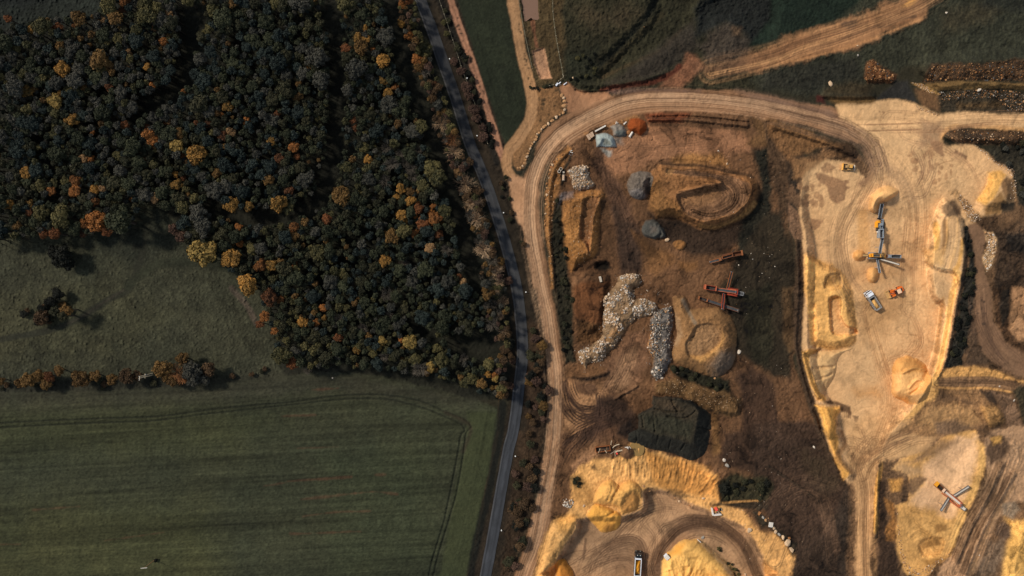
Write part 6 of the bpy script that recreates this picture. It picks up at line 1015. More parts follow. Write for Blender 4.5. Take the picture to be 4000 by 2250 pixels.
def scatter(pts_, n, r0, r1, mats, label, group, seed, own=0, stuff=None, sname='rubble_stone', thin=-9):
    "stones thrown over a patch: the largest are objects, the rest one mesh"
    R = np.random.default_rng(seed); P_ = np.array(pts_, float); L_ = []
    while len(L_) < n:
        x = R.uniform(P_[:, 0].min(), P_[:, 0].max(), 400); y = R.uniform(P_[:, 1].min(), P_[:, 1].max(), 400); d = sdist(P_, x, y)
        nn = fbm(x/22, y/22, seed+3, 2)
        for a, b, e, k in zip(x, y, d, nn):
            if e > 0 and k > thin and len(L_) < n: L_.append((a, b, r0+(r1-r0)*R.random()**2.6, mats[R.integers(0, len(mats))]))
    L_.sort(key=lambda t: -t[2])
    for a, b, r, m in L_[:own]: put_stone(a, b, r, m, label.replace('COL', {'dark': 'dark grey'}.get(m, m)), group, sname, 0.1)
    if stuff:
        V_ = []; F_ = []; C_ = []; base = 0
        bmv = [(np.array([v.co[:] for v in m.vertices]), np.array([p.vertices[:] for p in m.polygons])) for m in LOWS]
        cc = {'pale': (178, 150, 120), 'white': (206, 188, 168), 'tan': (150, 112, 76), 'ochre': (122, 82, 48), 'grey': (136, 130, 122), 'dark': (66, 60, 54)}
        for a, b, r, m in L_[own:]:
            vv, ff = bmv[R.integers(0, 4)]; rm = r*MPP; z = zat(a, b); p = W(a, b, z); an = R.uniform(0, 6.28); ca, sa = math.cos(an), math.sin(an)
            q = vv*np.array([rm*R.uniform(0.9, 1.4), rm*R.uniform(0.8, 1.2), rm*R.uniform(0.6, 1.0)])
            V_.append(np.c_[q[:, 0]*ca-q[:, 1]*sa+p.x, q[:, 0]*sa+q[:, 1]*ca+p.y, q[:, 2]+z+rm*0.35]); F_.append(ff+base); base += len(vv); C_.append(np.tile(alb(cc[m])*R.uniform(0.75, 1.25), (len(vv), 1)))
        tag(link(stuff[0], raw_mesh(stuff[0], np.concatenate(V_), np.concatenate(F_), np.clip(np.concatenate(C_), 0, 0.9), M_GRAVEL, False)), stuff[1], 'rubble', None, 'stuff')
LOWS = [stone_me(80+i, 1) for i in range(4)]
scatter(RUBW, 3000, 0.9, 4.8, ['pale', 'white', 'pale', 'tan', 'white', 'pale', 'grey'], 'COL broken stone lying on the left arm of the rubble ridge', 'stones on the left arm of the rubble ridge', 1, 110, ('rubble', 'small pale rubble covering the left arm of the horseshoe ridge'), thin=-0.03)
scatter(RUBE, 2200, 0.9, 4.0, ['grey', 'white', 'dark', 'grey', 'dark', 'dark', 'tan'], 'COL broken stone lying on the right arm of the rubble ridge', 'stones on the right arm of the rubble ridge', 2, 80, ('rubble', 'small grey rubble covering the right arm of the horseshoe ridge'), thin=-0.12)
scatter(RUB, 1100, 0.9, 4.2, ['pale', 'white', 'pale', 'tan', 'grey'], 'COL broken stone lying on the squat rubble heap', 'stones on the squat rubble heap', 3, 40, ('rubble', 'small pale rubble covering the squat heap'))
scatter(T(2, 2, 1390, 830, 1460, 790, 1560, 790, 1520, 900, 1450, 925), 70, 1.5, 6, ['white', 'grey', 'grey', 'white'], 'COL concrete lump at the lower tip of the rubble ridge', 'concrete lumps at the tip of the rubble ridge', 4, 14, ('rubble', 'crushed blue-grey concrete at the lower tip of the rubble ridge'))
scatter(T(2, 2, 1210, 180, 1440, 140, 1450, 260, 1300, 280, 1210, 260), 160, 1.3, 5, ['grey', 'white', 'grey', 'white'], 'COL concrete lump on the bend of the rubble ridge', 'concrete lumps on the bend of the rubble ridge', 5, 16, ('rubble', 'crushed grey concrete on the bend of the rubble ridge'))
scatter(T(2, 1, 1000, 1449, 1040, 1300, 1300, 1290, 1560, 1449)+T(2, 2, 1660, 300, 1640, 720, 1560, 960, 1380, 900, 1330, 640, 1240, 330, 1140, 520, 940, 780, 720, 860, 600, 640, 860, 500, 890, 120), 1100, 0.7, 2.2, ['pale', 'grey', 'tan', 'white'], '', None, 21, 0, ('rubble', 'fine pale rubble spilled round the foot of the horseshoe ridge'), thin=0.0)
scatter(T(2, 3, 505, 690, 540, 670, 600, 675, 625, 720, 600, 760, 550, 765, 510, 735), 60, 2, 5, ['white', 'white', 'grey', 'pale'], 'COL stone in the small stone pile beside the haul road', 'stones in the small pile by the haul road', 6, 24, ('rubble', 'small white stones piled beside the haul road'))
scatter(T(3, 0, 965, 780, 1010, 620, 1060, 600, 1150, 690, 1270, 760, 1240, 830, 1000, 820), 340, 1.4, 5, ['ochre', 'tan', 'ochre', 'dark'], 'COL rock in the orange stony patch', 'rocks of the orange stony patch', 7, 16, ('rubble', 'orange-brown rocks of the stony patch on the upland'))
scatter(T(3, 0, 1570, 825, 1660, 660, 1800, 640, 2150, 640, 2400, 610, 2640, 640, 2640, 820, 2200, 810, 1900, 805), 900, 1.3, 4.2, ['ochre', 'dark', 'tan', 'dark', 'ochre'], 'COL rock on the upper stony bank', 'rocks of the upper stony bank', 8, 24, ('rubble', 'brown rocks of the long stony bank at upper right'))
scatter(T(3, 0, 1710, 930, 2100, 900, 2400, 910, 2640, 940, 2640, 1140, 2400, 1110, 2300, 980, 1900, 1000, 1750, 1010), 700, 1.2, 3.8, ['tan', 'dark', 'tan', 'grey', 'ochre'], 'COL rock on the lower stony bank', 'rocks of the lower stony bank', 9, 20, ('rubble', 'brown and grey rocks tumbling down the lower bank at upper right'))
scatter(T(3, 0, 1440, 830, 1560, 850, 1640, 900, 1710, 945, 1600, 930, 1500, 865), 90, 1.8, 4.5, ['pale', 'tan', 'pale'], '', None, 10, 0, ('rubble', 'pale crumbled rock along the edge of the dark hollow'))
scatter(T(3, 1, 2170, 870, 2260, 890, 2300, 960, 2290, 1080, 2240, 1240, 2190, 1290, 2160, 1150, 2210, 1000), 300, 1.4, 5, ['pale', 'white', 'tan', 'pale'], 'COL rock on the pale outcrop right of the dark strip', 'rocks of the pale outcrop', 11, 18, ('rubble', 'pale rocks of the outcrop right of the sand pit'))
scatter(T(3, 1, 1900, 480, 2000, 560, 2150, 760, 2040, 790, 1960, 650), 240, 1.2, 3.4, ['pale', 'tan', 'white'], '', None, 12, 0, ('rubble', 'pale loose rocks on the spur at right of the sand pit'))
scatter(T(3, 0, 1780, 1330, 1920, 1300, 2200, 1300, 2574, 1330, 2574, 1449, 2000, 1440, 1830, 1400), 260, 1.3, 4, ['tan', 'pale', 'ochre', 'dark'], 'COL rock on the bank inside the east bend', 'rocks of the bank inside the east bend', 13, 12, ('rubble', 'tan rocks on the bank inside the east bend'))
scatter([(3800, 560), (3850, 590), (3880, 625), (3960, 660), (3972, 720), (3965, 780), (3945, 780), (3950, 720), (3940, 672), (3880, 640), (3840, 600)], 200, 1.0, 2.8, ['pale', 'white', 'tan'], '', None, 14, 0, ('rubble', 'pale crumbled stone along the north-east rim of the sand pit'))
scatter([(3560, 405), (3600, 420), (3668, 445), (3664, 452), (3590, 430)], 70, 1.4, 3.6, ['pale', 'tan'], '', None, 15, 0, ('rubble', 'pale crumbled stone along the top edge of the sand yard'))
scatter(T(3, 3, 1290, 740, 1310, 1150, 1360, 1340, 1420, 1440, 1620, 1440, 1720, 1310, 1830, 1220, 1760, 1240, 1600, 1350, 1440, 1390, 1370, 1250, 1330, 1000), 260, 1.3, 4, ['pale', 'tan', 'tan'], 'COL lump of sandstone on the rim of the small pit', 'sandstone lumps on the rim of the small south-east pit', 16, 14, ('rubble', 'golden sandstone lumps along the rim of the south-east pit'))
scatter(T(2, 1, 510, 560, 900, 460, 940, 520, 880, 900, 860, 1090, 620, 1270, 560, 1100), 420, 1.1, 2.6, ['tan', 'pale', 'ochre'], '', None, 17, 0, ('gravel', 'loose pale stones strewn over the brown spoil heap'))
scatter(T(2, 2, 1450, 960, 1640, 910, 1900, 1000, 2290, 1110, 2260, 1260, 2060, 1240, 1800, 1130, 1440, 1050), 260, 1.1, 2.6, ['pale', 'tan'], '', None, 18, 0, ('gravel', 'loose pale stones on the grassy bank beside the dark pit'))
scatter(T(2, 1, 340, 500, 400, 300, 470, 150, 560, 60, 600, 90, 500, 250, 430, 560, 400, 800, 420, 1449, 400, 1449, 360, 1050, 335, 800), 220, 1.2, 3.2, ['ochre', 'tan', 'pale'], '', None, 19, 0, ('gravel', 'small stones along the bank beside the haul road'))
scatter([(2700, 560), (3080, 620), (3100, 1100), (3060, 1700), (3200, 2200), (2900, 2200), (2800, 1600), (2850, 1000)], 240, 0.9, 2.0, ['white', 'pale', 'tan'], '', None, 20, 0, ('gravel', 'scattered tiny pale stones on the dark slope in the middle'))
# ---------------------------------------------------------------- machines, vehicles, yard things
def bshape(x0, x1, y0, y1, z0, z1, tx=0.0, ty=0.0):
    v = [(x0, y0, z0), (x1, y0, z0), (x1, y1, z0), (x0, y1, z0), (x0+tx, y0+ty, z1), (x1-tx, y0+ty, z1), (x1-tx, y1-ty, z1), (x0+tx, y1-ty, z1)]
    return v, [(3, 2, 1, 0), (4, 5, 6, 7), (0, 1, 5, 4), (1, 2, 6, 5), (2, 3, 7, 6), (3, 0, 4, 7)]
def bar(p, q, w, h=None):
    "square bar from p to q"
    p = Vector(p); q = Vector(q); h = h or w; d = (q-p).normalized(); s = d.cross(Vector((0, 0, 1)))
    s = Vector((1, 0, 0)) if s.length < 1e-3 else s.normalized(); u = s.cross(d)
    v = [tuple(c+s*a*w/2+u*b*h/2) for c in (p, q) for a, b in ((-1, -1), (1, -1), (1, 1), (-1, 1))]
    return v, [(3, 2, 1, 0), (4, 5, 6, 7), (0, 1, 5, 4), (1, 2, 6, 5), (2, 3, 7, 6), (3, 0, 4, 7)]
def prism(pr, y0, y1):
    "side outline pr (x, z) pushed through from y0 to y1"
    n = len(pr); v = [(x, y0, z) for x, z in pr]+[(x, y1, z) for x, z in pr]
    return v, [tuple(range(n)), tuple(range(2*n-1, n-1, -1))]+[(i, i+n, (i+1) % n+n, (i+1) % n) for i in range(n)]
def cyl(c, axis, r, l, n=18, r2=None):
    c = Vector(c); a = Vector(axis).normalized(); s = a.orthogonal().normalized(); t = a.cross(s); r2 = r if r2 is None else r2
    v = [tuple(c+a*l*(k-0.5)+(s*math.cos(6.2832*i/n)+t*math.sin(6.2832*i/n))*(r if k == 0 else r2)) for k in (0, 1) for i in range(n)]
    return v, [tuple(range(n-1, -1, -1)), tuple(range(n, 2*n))]+[(i, (i+1) % n, (i+1) % n+n, i+n) for i in range(n)]
def tube(c, axis, r, ri, l, n=24):
    c = Vector(c); a = Vector(axis).normalized(); s = a.orthogonal().normalized(); t = a.cross(s); v = []
    for k in (-0.5, 0.5):
        for rr in (r, ri):
            for i in range(n): v.append(tuple(c+a*l*k+(s*math.cos(6.2832*i/n)+t*math.sin(6.2832*i/n))*rr))
    f = []
    for i in range(n):
        j = (i+1) % n; f += [(i, j, j+2*n, i+2*n), (n+i, 3*n+i, 3*n+j, n+j), (i, n+i, n+j, j), (2*n+i, 2*n+j, 3*n+j, 3*n+i)]
    return v, f
def tray(x0, x1, y0, y1, z0, z1, t=0.12, flare=0.0):
    "open box: floor and four walls leaning out by flare"
    s = [bshape(x0, x1, y0, y1, z0, z0+t)]
    for a, b, c, d in ((x0, y0, x1, y0), (x1, y0, x1, y1), (x1, y1, x0, y1), (x0, y1, x0, y0)):
        A = Vector((a, b, 0)); B = Vector((c, d, 0)); n = Vector((B.y-A.y, A.x-B.x, 0)).normalized(); e = (B-A).normalized()
        o = n*flare; v = []
        for zz, k in ((z0+t+0.003, 0), (z1, 1)):
            ofs = o*k; ext = e*flare*k
            v += [tuple(A-ext+ofs+Vector((0, 0, zz))), tuple(B+ext+ofs+Vector((0, 0, zz))), tuple(B+ext+ofs-n*t-e*t*0.98+Vector((0, 0, zz))), tuple(A-ext+ofs-n*t+e*t*0.98+Vector((0, 0, zz)))]
        s.append((v, [(3, 2, 1, 0), (4, 5, 6, 7), (0, 1, 5, 4), (1, 2, 6, 5), (2, 3, 7, 6), (3, 0, 4, 7)]))
    return s
def mesh_of(name, shapes, mat, bevel=0.0, smooth_=False):
    bm = bmesh.new()
    for v, f in shapes:
        vv = [bm.verts.new(c) for c in v]
        for q in f:
            try: bm.faces.new([vv[i] for i in q])
            except ValueError: pass
    bmesh.ops.recalc_face_normals(bm, faces=bm.faces[:])
    if bevel: bmesh.ops.bevel(bm, geom=[e for e in bm.edges if e.calc_face_angle(0) > 0.5], offset=bevel, segments=2, affect='EDGES', profile=0.7)
    me = bpy.data.meshes.new(name); bm.to_mesh(me); bm.free(); me.materials.append(mat)
    if smooth_: me.polygons.foreach_set('use_smooth', [True]*len(me.polygons))
    return me
class Thing:
    "an Empty on the ground; parts are built in its own axes (x forward), lengths in metres"
    def __init__(s, name, label, cat, u, v, front=None, group=None, dz=0.0):
        z = zat(u, v)+dz; s.e = bpy.data.objects.new(name, None); COL.objects.link(s.e); s.e.empty_display_size = 0.5; tag(s.e, label, cat, group)
        s.z = z; s.o = W(u, v, z); s.a = 0.0
        if front is not None: d = W(front[0], front[1], z)-s.o; s.a = math.atan2(d.y, d.x)
        s.e.location = s.o; s.e.rotation_euler = (0, 0, s.a)
    def at(s, u, v, h=0.0):
        p = W(u, v, s.z+h)-s.o; c, n = math.cos(-s.a), math.sin(-s.a); return Vector((p.x*c-p.y*n, p.x*n+p.y*c, h))
    def part(s, name, shapes, mat, parent=None, bevel=0.0, smooth_=False):
        if isinstance(shapes, tuple): shapes = [shapes]
        return link(name, mesh_of(name, shapes, mat, bevel, smooth_), parent or s.e)
    def conveyor(s, A, B, w, frame, belt, name='conveyor', leg=True, rail=0.22, head=True):
        p = s.at(*A); q = s.at(*B); d = (q-p); d2 = Vector((d.x, d.y, 0)).normalized(); n = Vector((-d2.y, d2.x, 0)); up = Vector((0, 0, 1))
        rl = [bar(p+n*k*(w/2)+up*0.12, q+n*k*(w/2)+up*0.12, 0.16, 0.34) for k in (-1, 1)]
        L = d.length; m = max(2, int(L/1.6))
        rl += [bar(p+d*(i/m)-n*w/2-up*0.12, p+d*(i/m)+n*w/2-up*0.12, 0.10) for i in range(m+1)]
        f = s.part(name, rl, frame)
        s.part('belt', [bar(p+up*0.06, q+up*0.06, w-0.17, 0.08)], belt, f)
        for c_ in (p, q): s.part('roller', cyl(c_+up*0.06, n, 0.17, w*0.98, 12), M['steel'], f, 0, True)
        if leg and max(A[2], B[2]) > 1.5:
            hi = q if q.z > p.z else p; lo = p if hi is q else q; k = lo+(hi-lo)*0.62
            for sd in (-1, 1): s.part('leg', [bar(k+n*sd*w*0.5-up*0.2, Vector((k.x, k.y, 0))+n*sd*w*0.85, 0.12)], frame, f)
        return f
    def crawler(s, x0, x1, y, w=0.5, h=0.8):
        pr = [(x0+0.25, 0.02), (x1-0.25, 0.02), (x1, 0.3), (x1, h-0.25), (x1-0.25, h), (x0+0.25, h), (x0, h-0.25), (x0, 0.3)]
        sh = [prism(pr, y-w/2, y+w/2)]; n = int((x1-x0-0.4)/0.28)
        for i in range(n+1): xx = x0+0.2+i*(x1-x0-0.4)/n; sh += [bshape(xx-0.05, xx+0.05, y-w/2-0.03, y+w/2+0.03, h+0.003, h+0.05)]
        t = s.part('track', sh, M['track']); s.part('wheel', [cyl((x0+0.45, y, h*0.5), (0, 1, 0), h*0.36, w+0.08), cyl((x1-0.45, y, h*0.5), (0, 1, 0), h*0.36, w+0.08)], M['steel'], t)
    def wheel(s, x, y, r, w, rim):
        t = s.part('wheel', [cyl((x, y, r), (0, 1, 0), r, w, 22)], M['tyre'], None, 0.06); sgn = 1 if y > 0 else -1
        s.part('rim', [cyl((x, y+sgn*w*0.5, r), (0, 1, 0), r*0.52, 0.06, 16)], rim, t)
M = {'steel': paint('steel', (112, 116, 120), 0.45, 0.6, 0.3), 'tyre': paint('tyre', (30, 30, 30), 0.9, 0, 0.5, (110, 88, 62)), 'track': paint('crawler_track', (52, 46, 42), 0.8, 0.3, 0.6), 'belt': paint('conveyor_belt', (58, 62, 66), 0.85, 0, 0.5, (120, 108, 92), 0.5), 'beltpale': paint('belt_dusty', (196, 186, 172), 0.9, 0, 0.4, (150, 132, 108), 0.6), 'beltdark': paint('belt_dark', (44, 48, 52), 0.85, 0, 0.3), 'glass': paint('glass', (26, 34, 40), 0.12, 0, 0.05, (60, 70, 76), 0.4, 0.8),
     'greysteel': paint('grey_paint', (136, 146, 154), 0.5, 0.1, 0.4), 'yellow': paint('yellow_paint', (236, 158, 28), 0.5, 0, 0.3, (214, 160, 88)), 'catyellow': paint('dozer_paint', (214, 158, 74), 0.6, 0, 0.5, (176, 136, 88)), 'orange': paint('orange_paint', (236, 112, 30), 0.5, 0, 0.25, (190, 130, 80)), 'red': paint('red_paint', (164, 62, 38), 0.5, 0, 0.4, (150, 92, 60)), 'orered': paint('faded_orange_red', (190, 100, 62), 0.6, 0, 0.4, (160, 104, 68)), 'rust': paint('rust', (116, 70, 42), 0.85, 0.1, 0.6, (88, 56, 38)), 'rustorange': paint('rusty_orange', (158, 94, 50), 0.7, 0.1, 0.5, (124, 78, 48)),
     'white': paint('white_paint', (226, 230, 236), 0.4, 0, 0.15, (190, 180, 165)), 'black': paint('black_paint', (24, 30, 34), 0.35, 0, 0.2, (60, 62, 62)), 'bodygrey': paint('grey_body', (150, 150, 148), 0.55, 0.2, 0.4), 'darkbody': paint('dark_body', (48, 56, 60), 0.6, 0.2, 0.3), 'sandload': soil('sand_load', 0.95, 0.3, 0.15, 2.0), 'chassis': paint('chassis', (40, 40, 42), 0.8, 0.2, 0.4), 'beige': paint('beige_roof', (236, 196, 160), 0.6, 0, 0.2), 'lamp': paint('lamp_glass', (230, 226, 210), 0.2, 0, 0.1), 'dusty': paint('dusty_steel', (196, 156, 100), 0.8, 0.1, 0.5, (150, 118, 76)), 'concrete': paint('concrete', (184, 172, 154), 0.9, 0, 0.5, (140, 126, 106), 0.8), 'palecon': paint('pale_concrete', (216, 208, 196), 0.9, 0, 0.4, (172, 160, 142), 0.8), 'pinkcon': paint('pinkish_concrete', (186, 156, 128), 0.9, 0, 0.5, (150, 122, 96), 0.8), 'timber': paint('bleached_timber', (206, 188, 158), 0.85, 0, 0.4, (150, 128, 98), 1.5), 'timberdark': paint('old_timber', (150, 112, 76), 0.9, 0, 0.5, (100, 72, 48), 1.5), 'redplastic': paint('red_plastic', (238, 84, 66), 0.45, 0, 0.2, (230, 140, 120)), 'marker': paint('marker_white', (236, 236, 230), 0.4, 0, 0.1), 'wire': paint('wire', (130, 126, 104), 0.7, 0.2, 0.3)}
def load(name, label, u, v, front, L, Wd, h, z0, rgb, dx=0.0):
    "sand lying in a skip or tipper: a thing of its own"
    t = Thing(name, label, 'sand', u, v, front); n, m = 16, 10; co = []; z = []
    for i in range(n+1):
        for j in range(m+1):
            x = -L/2+L*i/n; y = -Wd/2+Wd*j/m; e = max(0, 1-(2*abs(x)/L)**2.2)*max(0, 1-(2*abs(y)/Wd)**2.4)
            co.append((x+dx, y, z0+h*e*(1+0.15*math.sin(x*3+y*5))))
    q = np.array([(i*(m+1)+j, (i+1)*(m+1)+j, (i+1)*(m+1)+j+1, i*(m+1)+j+1) for i in range(n) for j in range(m)])
    me = raw_mesh(name, np.array(co), q, np.tile(alb(rgb), (len(co), 1)), M['sandload']); o = link(name, me); o.location = t.e.location; o.rotation_euler = t.e.rotation_euler
    tag(o, label, 'sand'); bpy.data.objects.remove(t.e)
def tipper(label, front, rear, cabm, bodym, rimm, innm, loadlab, loadc, loadL, loaddx):
    u = (front[0]+rear[0])/2; v = (front[1]+rear[1])/2; t = Thing('tipper_truck', label, 'truck', u, v, front)
    z = t.z; L = (W(*front, z+1.5)-W(*rear, z+1.5)).length; f = L/2
    t.part('chassis', [bshape(-f+0.3, f-0.3, -0.45, 0.45, 0.65, 0.95)]+[bshape(x, x+0.5, -1.1, 1.1, 0.5, 0.75) for x in (-f+0.8, 0.3)], M['chassis'])
    c = t.part('cab', [prism([(f-0.02, 0.55), (f, 1.55), (f-0.28, 2.75), (f-0.5, 3.0), (f-1.95, 3.05), (f-2.0, 0.55)], -1.2, 1.2)], cabm, None, 0.10)
    t.part('windscreen', [([(f+0.0, -1.05, 1.66), (f+0.0, 1.05, 1.66), (f-0.27, 0.98, 2.80), (f-0.27, -0.98, 2.80), (f+0.05, -1.05, 1.66), (f+0.05, 1.05, 1.66), (f-0.22, 0.98, 2.82), (f-0.22, -0.98, 2.82)], [(3, 2, 1, 0), (4, 5, 6, 7), (0, 1, 5, 4), (1, 2, 6, 5), (2, 3, 7, 6), (3, 0, 4, 7)])], M['glass'], c)
    t.part('sun_visor', [bshape(f-0.45, f-0.02, -1.06, 1.06, 2.98, 3.06)], cabm if cabm is M['white'] else M['chassis'], c)
    t.part('roof_trim', [bar((f-0.52, -1.1, 3.09), (f-0.52, 1.1, 3.09), 0.12, 0.05), bar((f-0.52, 1.1, 3.09), (f-1.4, 1.16, 3.09), 0.10, 0.05)], M['chassis'], c)
    for s in (-1, 1):
        t.part('side_window', [bshape(f-1.3, f-0.45, s*1.21-0.012, s*1.21+0.012, 1.75, 2.6)], M['glass'], c)
        t.part('mirror', [bshape(f-0.22, f-0.06, s*1.45-0.12, s*1.45+0.12, 1.8, 2.5), bar((f-0.15, s*1.2, 2.4), (f-0.15, s*1.4, 2.4), 0.06)], M['chassis'], c)
        t.part('headlight', [bshape(f-0.02, f+0.03, s*0.9-0.2, s*0.9+0.2, 0.8, 1.0)], M['lamp'], c)
    if cabm is M['black']: t.part('beacon', [cyl((f-0.9, s*0.55, 3.12), (0, 0, 1), 0.12, 0.18) for s in (-1, 1)], M['lamp'], c)
    t.part('bumper', [bshape(f-0.05, f+0.1, -1.2, 1.2, 0.35, 0.62)], M['chassis'])
    x1 = f-2.3; x0 = -f+0.05
    b = t.part('tipper_body', tray(x0, x1, -1.22, 1.22, 1.05, 2.55, 0.09), bodym)
    t.part('body_liner', [bshape(x0+0.1, x1-0.1, -1.125, 1.125, 1.143, 1.16)], innm, b)
    t.part('headboard', [bshape(x1-0.5, x1+0.02, -1.24, 1.24, 2.553, 2.62), bshape(x1-0.02, x1+0.1, -1.2, 1.2, 1.1, 2.75)], rimm, b)
    t.part('top_rail', [bar((x0, s*1.2, 2.62), (x1-0.5, s*1.2, 2.62), 0.20, 0.14) for s in (-1, 1)], rimm, b)
    t.part('tailgate', [bshape(x0-0.10, x0-0.003, -1.2, 1.2, 1.0, 2.6), bshape(x0-0.12, x0+0.26, -1.22, 1.22, 2.553, 2.64)], rimm, b)
    t.part('side_rib', [bar((x0+0.4+i*0.8, s*1.26, 1.1), (x0+0.4+i*0.8, s*1.26, 2.5), 0.1) for i in range(int((x1-x0-0.5)/0.8)) for s in (-1, 1)], bodym, b)
    for s in (-1, 1):
        for xw in (f-1.2, f-2.9, -f+2.4, -f+1.15): t.wheel(xw, s*1.05, 0.5, 0.34, M['steel'])
        t.part('mudguard', [bshape(-f+0.5, -f+3.0, s*1.08-0.17, s*1.08+0.17, 1.01, 1.04)], M['chassis'])
        t.part('tail_light', [bshape(-f-0.08, -f-0.03, s*0.95-0.15, s*0.95+0.15, 0.75, 0.9)], M['red'])
    mid = (u+(rear[0]-front[0])*loaddx, v+(rear[1]-front[1])*loaddx)
    load('sand_load', loadlab, mid[0], mid[1], front, loadL, 2.1, 0.95, 1.25, loadc)
def q(o, s, x, y): return (o[0]+x/s, o[1]+y/s)
oC = (3360, 1110); sC = 14.31
tipper('white-cabbed tipper lorry loaded with tan sand in the pale sand pit', q(oC, sC, 265, 425), q(oC, sC, 880, 1385), M['white'], M['bodygrey'], M['bodygrey'], M['darkbody'], 'tan sand load in the back of the white-cabbed tipper', (214, 164, 96), 3.9, 0.235)
oH = (2430, 2130); sH = 12.076
tipper('black-cabbed tipper lorry with pale body carrying orange sand, south pit floor', q(oH, sH, 735, 225), q(oH, sH, 665, 1350), M['black'], M['bodygrey'], M['white'], M['chassis'], 'orange sand load in the back of the black-cabbed tipper', (220, 148, 44), 5.2, 0.16)
# orange wheel loader
f_ = q(oC, sC, 1415, 640); r_ = q(oC, sC, 2285, 235)
t = Thing('wheel_loader', 'orange wheel loader with its bucket lowered, beside the white-cabbed tipper', 'loader', (f_[0]+r_[0])/2, (f_[1]+r_[1])/2, f_)
t.part('bucket', [prism([(3.35, 0.12), (2.35, 0.10), (2.05, 0.55), (2.15, 1.25), (2.3, 1.3), (2.22, 0.62), (2.45, 0.22), (3.35, 0.20)], -1.45, 1.45)]+[prism([(3.3, 0.15), (2.4, 0.12), (2.1, 0.55), (2.2, 1.25), (2.6, 0.9)], s*1.45-0.05, s*1.45+0.05) for s in (-1, 1)], M['dusty'])
for s in (-1, 1): t.part('lift_arm', [bar((0.7, s*0.42, 1.7), (1.6, s*0.42, 1.35), 0.22, 0.34), bar((1.6, s*0.42, 1.35), (2.2, s*0.42, 0.6), 0.2, 0.3)], M['orange'])
t.part('tilt_link', [bar((0.6, 0, 1.9), (1.6, 0, 1.7), 0.16), bar((1.6, 0, 1.7), (2.15, 0, 1.1), 0.12)], M['steel'])
t.part('front_frame', [bshape(0.4, 1.5, -0.55, 0.55, 0.6, 1.6, 0.1, 0.1), bshape(0.9, 1.3, -1.0, 1.0, 0.65, 0.95)], M['orange'], None, 0.05)
b = t.part('rear_body', [prism([(0.1, 0.7), (0.1, 1.5), (-1.1, 1.9), (-3.0, 1.75), (-3.25, 1.4), (-3.25, 0.7)], -0.85, 0.85)], M['orange'], None, 0.06)
t.part('engine_grille', [bshape(-2.75, -1.9, -0.55, 0.55, 1.86, 1.92)], M['chassis'], b); t.part('exhaust', [cyl((-1.7, 0.45, 2.2), (0, 0, 1), 0.08, 0.8)], M['chassis'], b); t.part('counterweight', [bshape(-3.45, -3.253, -0.95, 0.95, 0.7, 1.45)], M['orange'], b, 0.05)
c = t.part('cab', [bshape(-1.35, 0.25, -0.75, 0.75, 1.55, 3.1, 0.08, 0.06)], M['glass'], None, 0.04); t.part('cab_roof', [bshape(-1.5, 0.05, -0.85, 0.85, 3.103, 3.25)], M['beige'], c, 0.04)
for s in (-1, 1):
    for x in (1.1, -2.0): t.wheel(x, s*1.05, 0.78, 0.6, M['orange']); t.part('mudguard', [bshape(x-0.75, x+0.75, s*1.05-0.32, s*1.05+0.32, 1.6, 1.66)], M['orange'])
    t.part('headlight', [bshape(0.1, 0.2, s*0.7-0.1, s*0.7+0.1, 2.2, 2.35)], M['lamp'])
# dozer
oZ = (3250, 620); sZ = 20.7
f_ = q(oZ, sZ, 770, 655); r_ = q(oZ, sZ, 1745, 765)
t = Thing('bulldozer', 'dusty yellow bulldozer parked beside the wet patches at top of the sand pit', 'bulldozer', (f_[0]+r_[0])/2, (f_[1]+r_[1])/2, f_)
t.part('blade', [prism([(2.35, 0.05), (2.2, 0.12), (2.02, 0.5), (2.05, 1.05), (2.22, 1.3), (2.32, 1.28), (2.16, 1.0), (2.14, 0.5), (2.3, 0.15)], -1.3, 1.3)]+[bshape(1.95, 2.3, s*1.3-0.04, s*1.3+0.04, 0.1, 1.2) for s in (-1, 1)], M['catyellow'])
for s in (-1, 1):
    t.part('push_arm', [bar((2.05, s*1.12, 0.5), (0.2, s*1.22, 0.5), 0.16, 0.22)], M['catyellow']); t.crawler(-1.9, 1.6, s*0.86, 0.46, 0.85)
    t.part('fender', [bshape(-1.7, 0.5, s*0.86-0.26, s*0.86+0.26, 0.95, 1.02)], M['dusty'])
h = t.part('hood', [bshape(0.25, 1.55, -0.48, 0.48, 0.7, 1.65, 0.05, 0.04)], M['dusty'], None, 0.05); t.part('exhaust', [cyl((0.95, 0.15, 1.95), (0, 0, 1), 0.07, 0.6)], M['chassis'], h); t.part('radiator_grille', [bshape(1.56, 1.6, -0.4, 0.4, 0.8, 1.5)], M['chassis'], h)
c = t.part('cab', [bshape(-0.95, 0.25, -0.6, 0.6, 1.05, 2.45, 0.06, 0.06)], M['glass'], None, 0.03); t.part('cab_roof', [bshape(-0.75, 0.42, -0.62, 0.62, 2.453, 2.6)], M['catyellow'], c, 0.05)
t.part('engine_deck', [bshape(-1.75, -0.955, -0.6, 0.6, 0.75, 1.35)], M['chassis']); t.part('ripper', [bar((-2.2, -1.05, 0.95), (-2.2, 1.05, 0.95), 0.16, 0.3), bar((-1.8, 0.4, 0.8), (-2.2, 0.4, 0.9), 0.14), bar((-1.8, -0.4, 0.8), (-2.2, -0.4, 0.9), 0.14), bar((-2.25, 0, 0.95), (-2.3, 0, 0.15), 0.14)], M['palecon'])
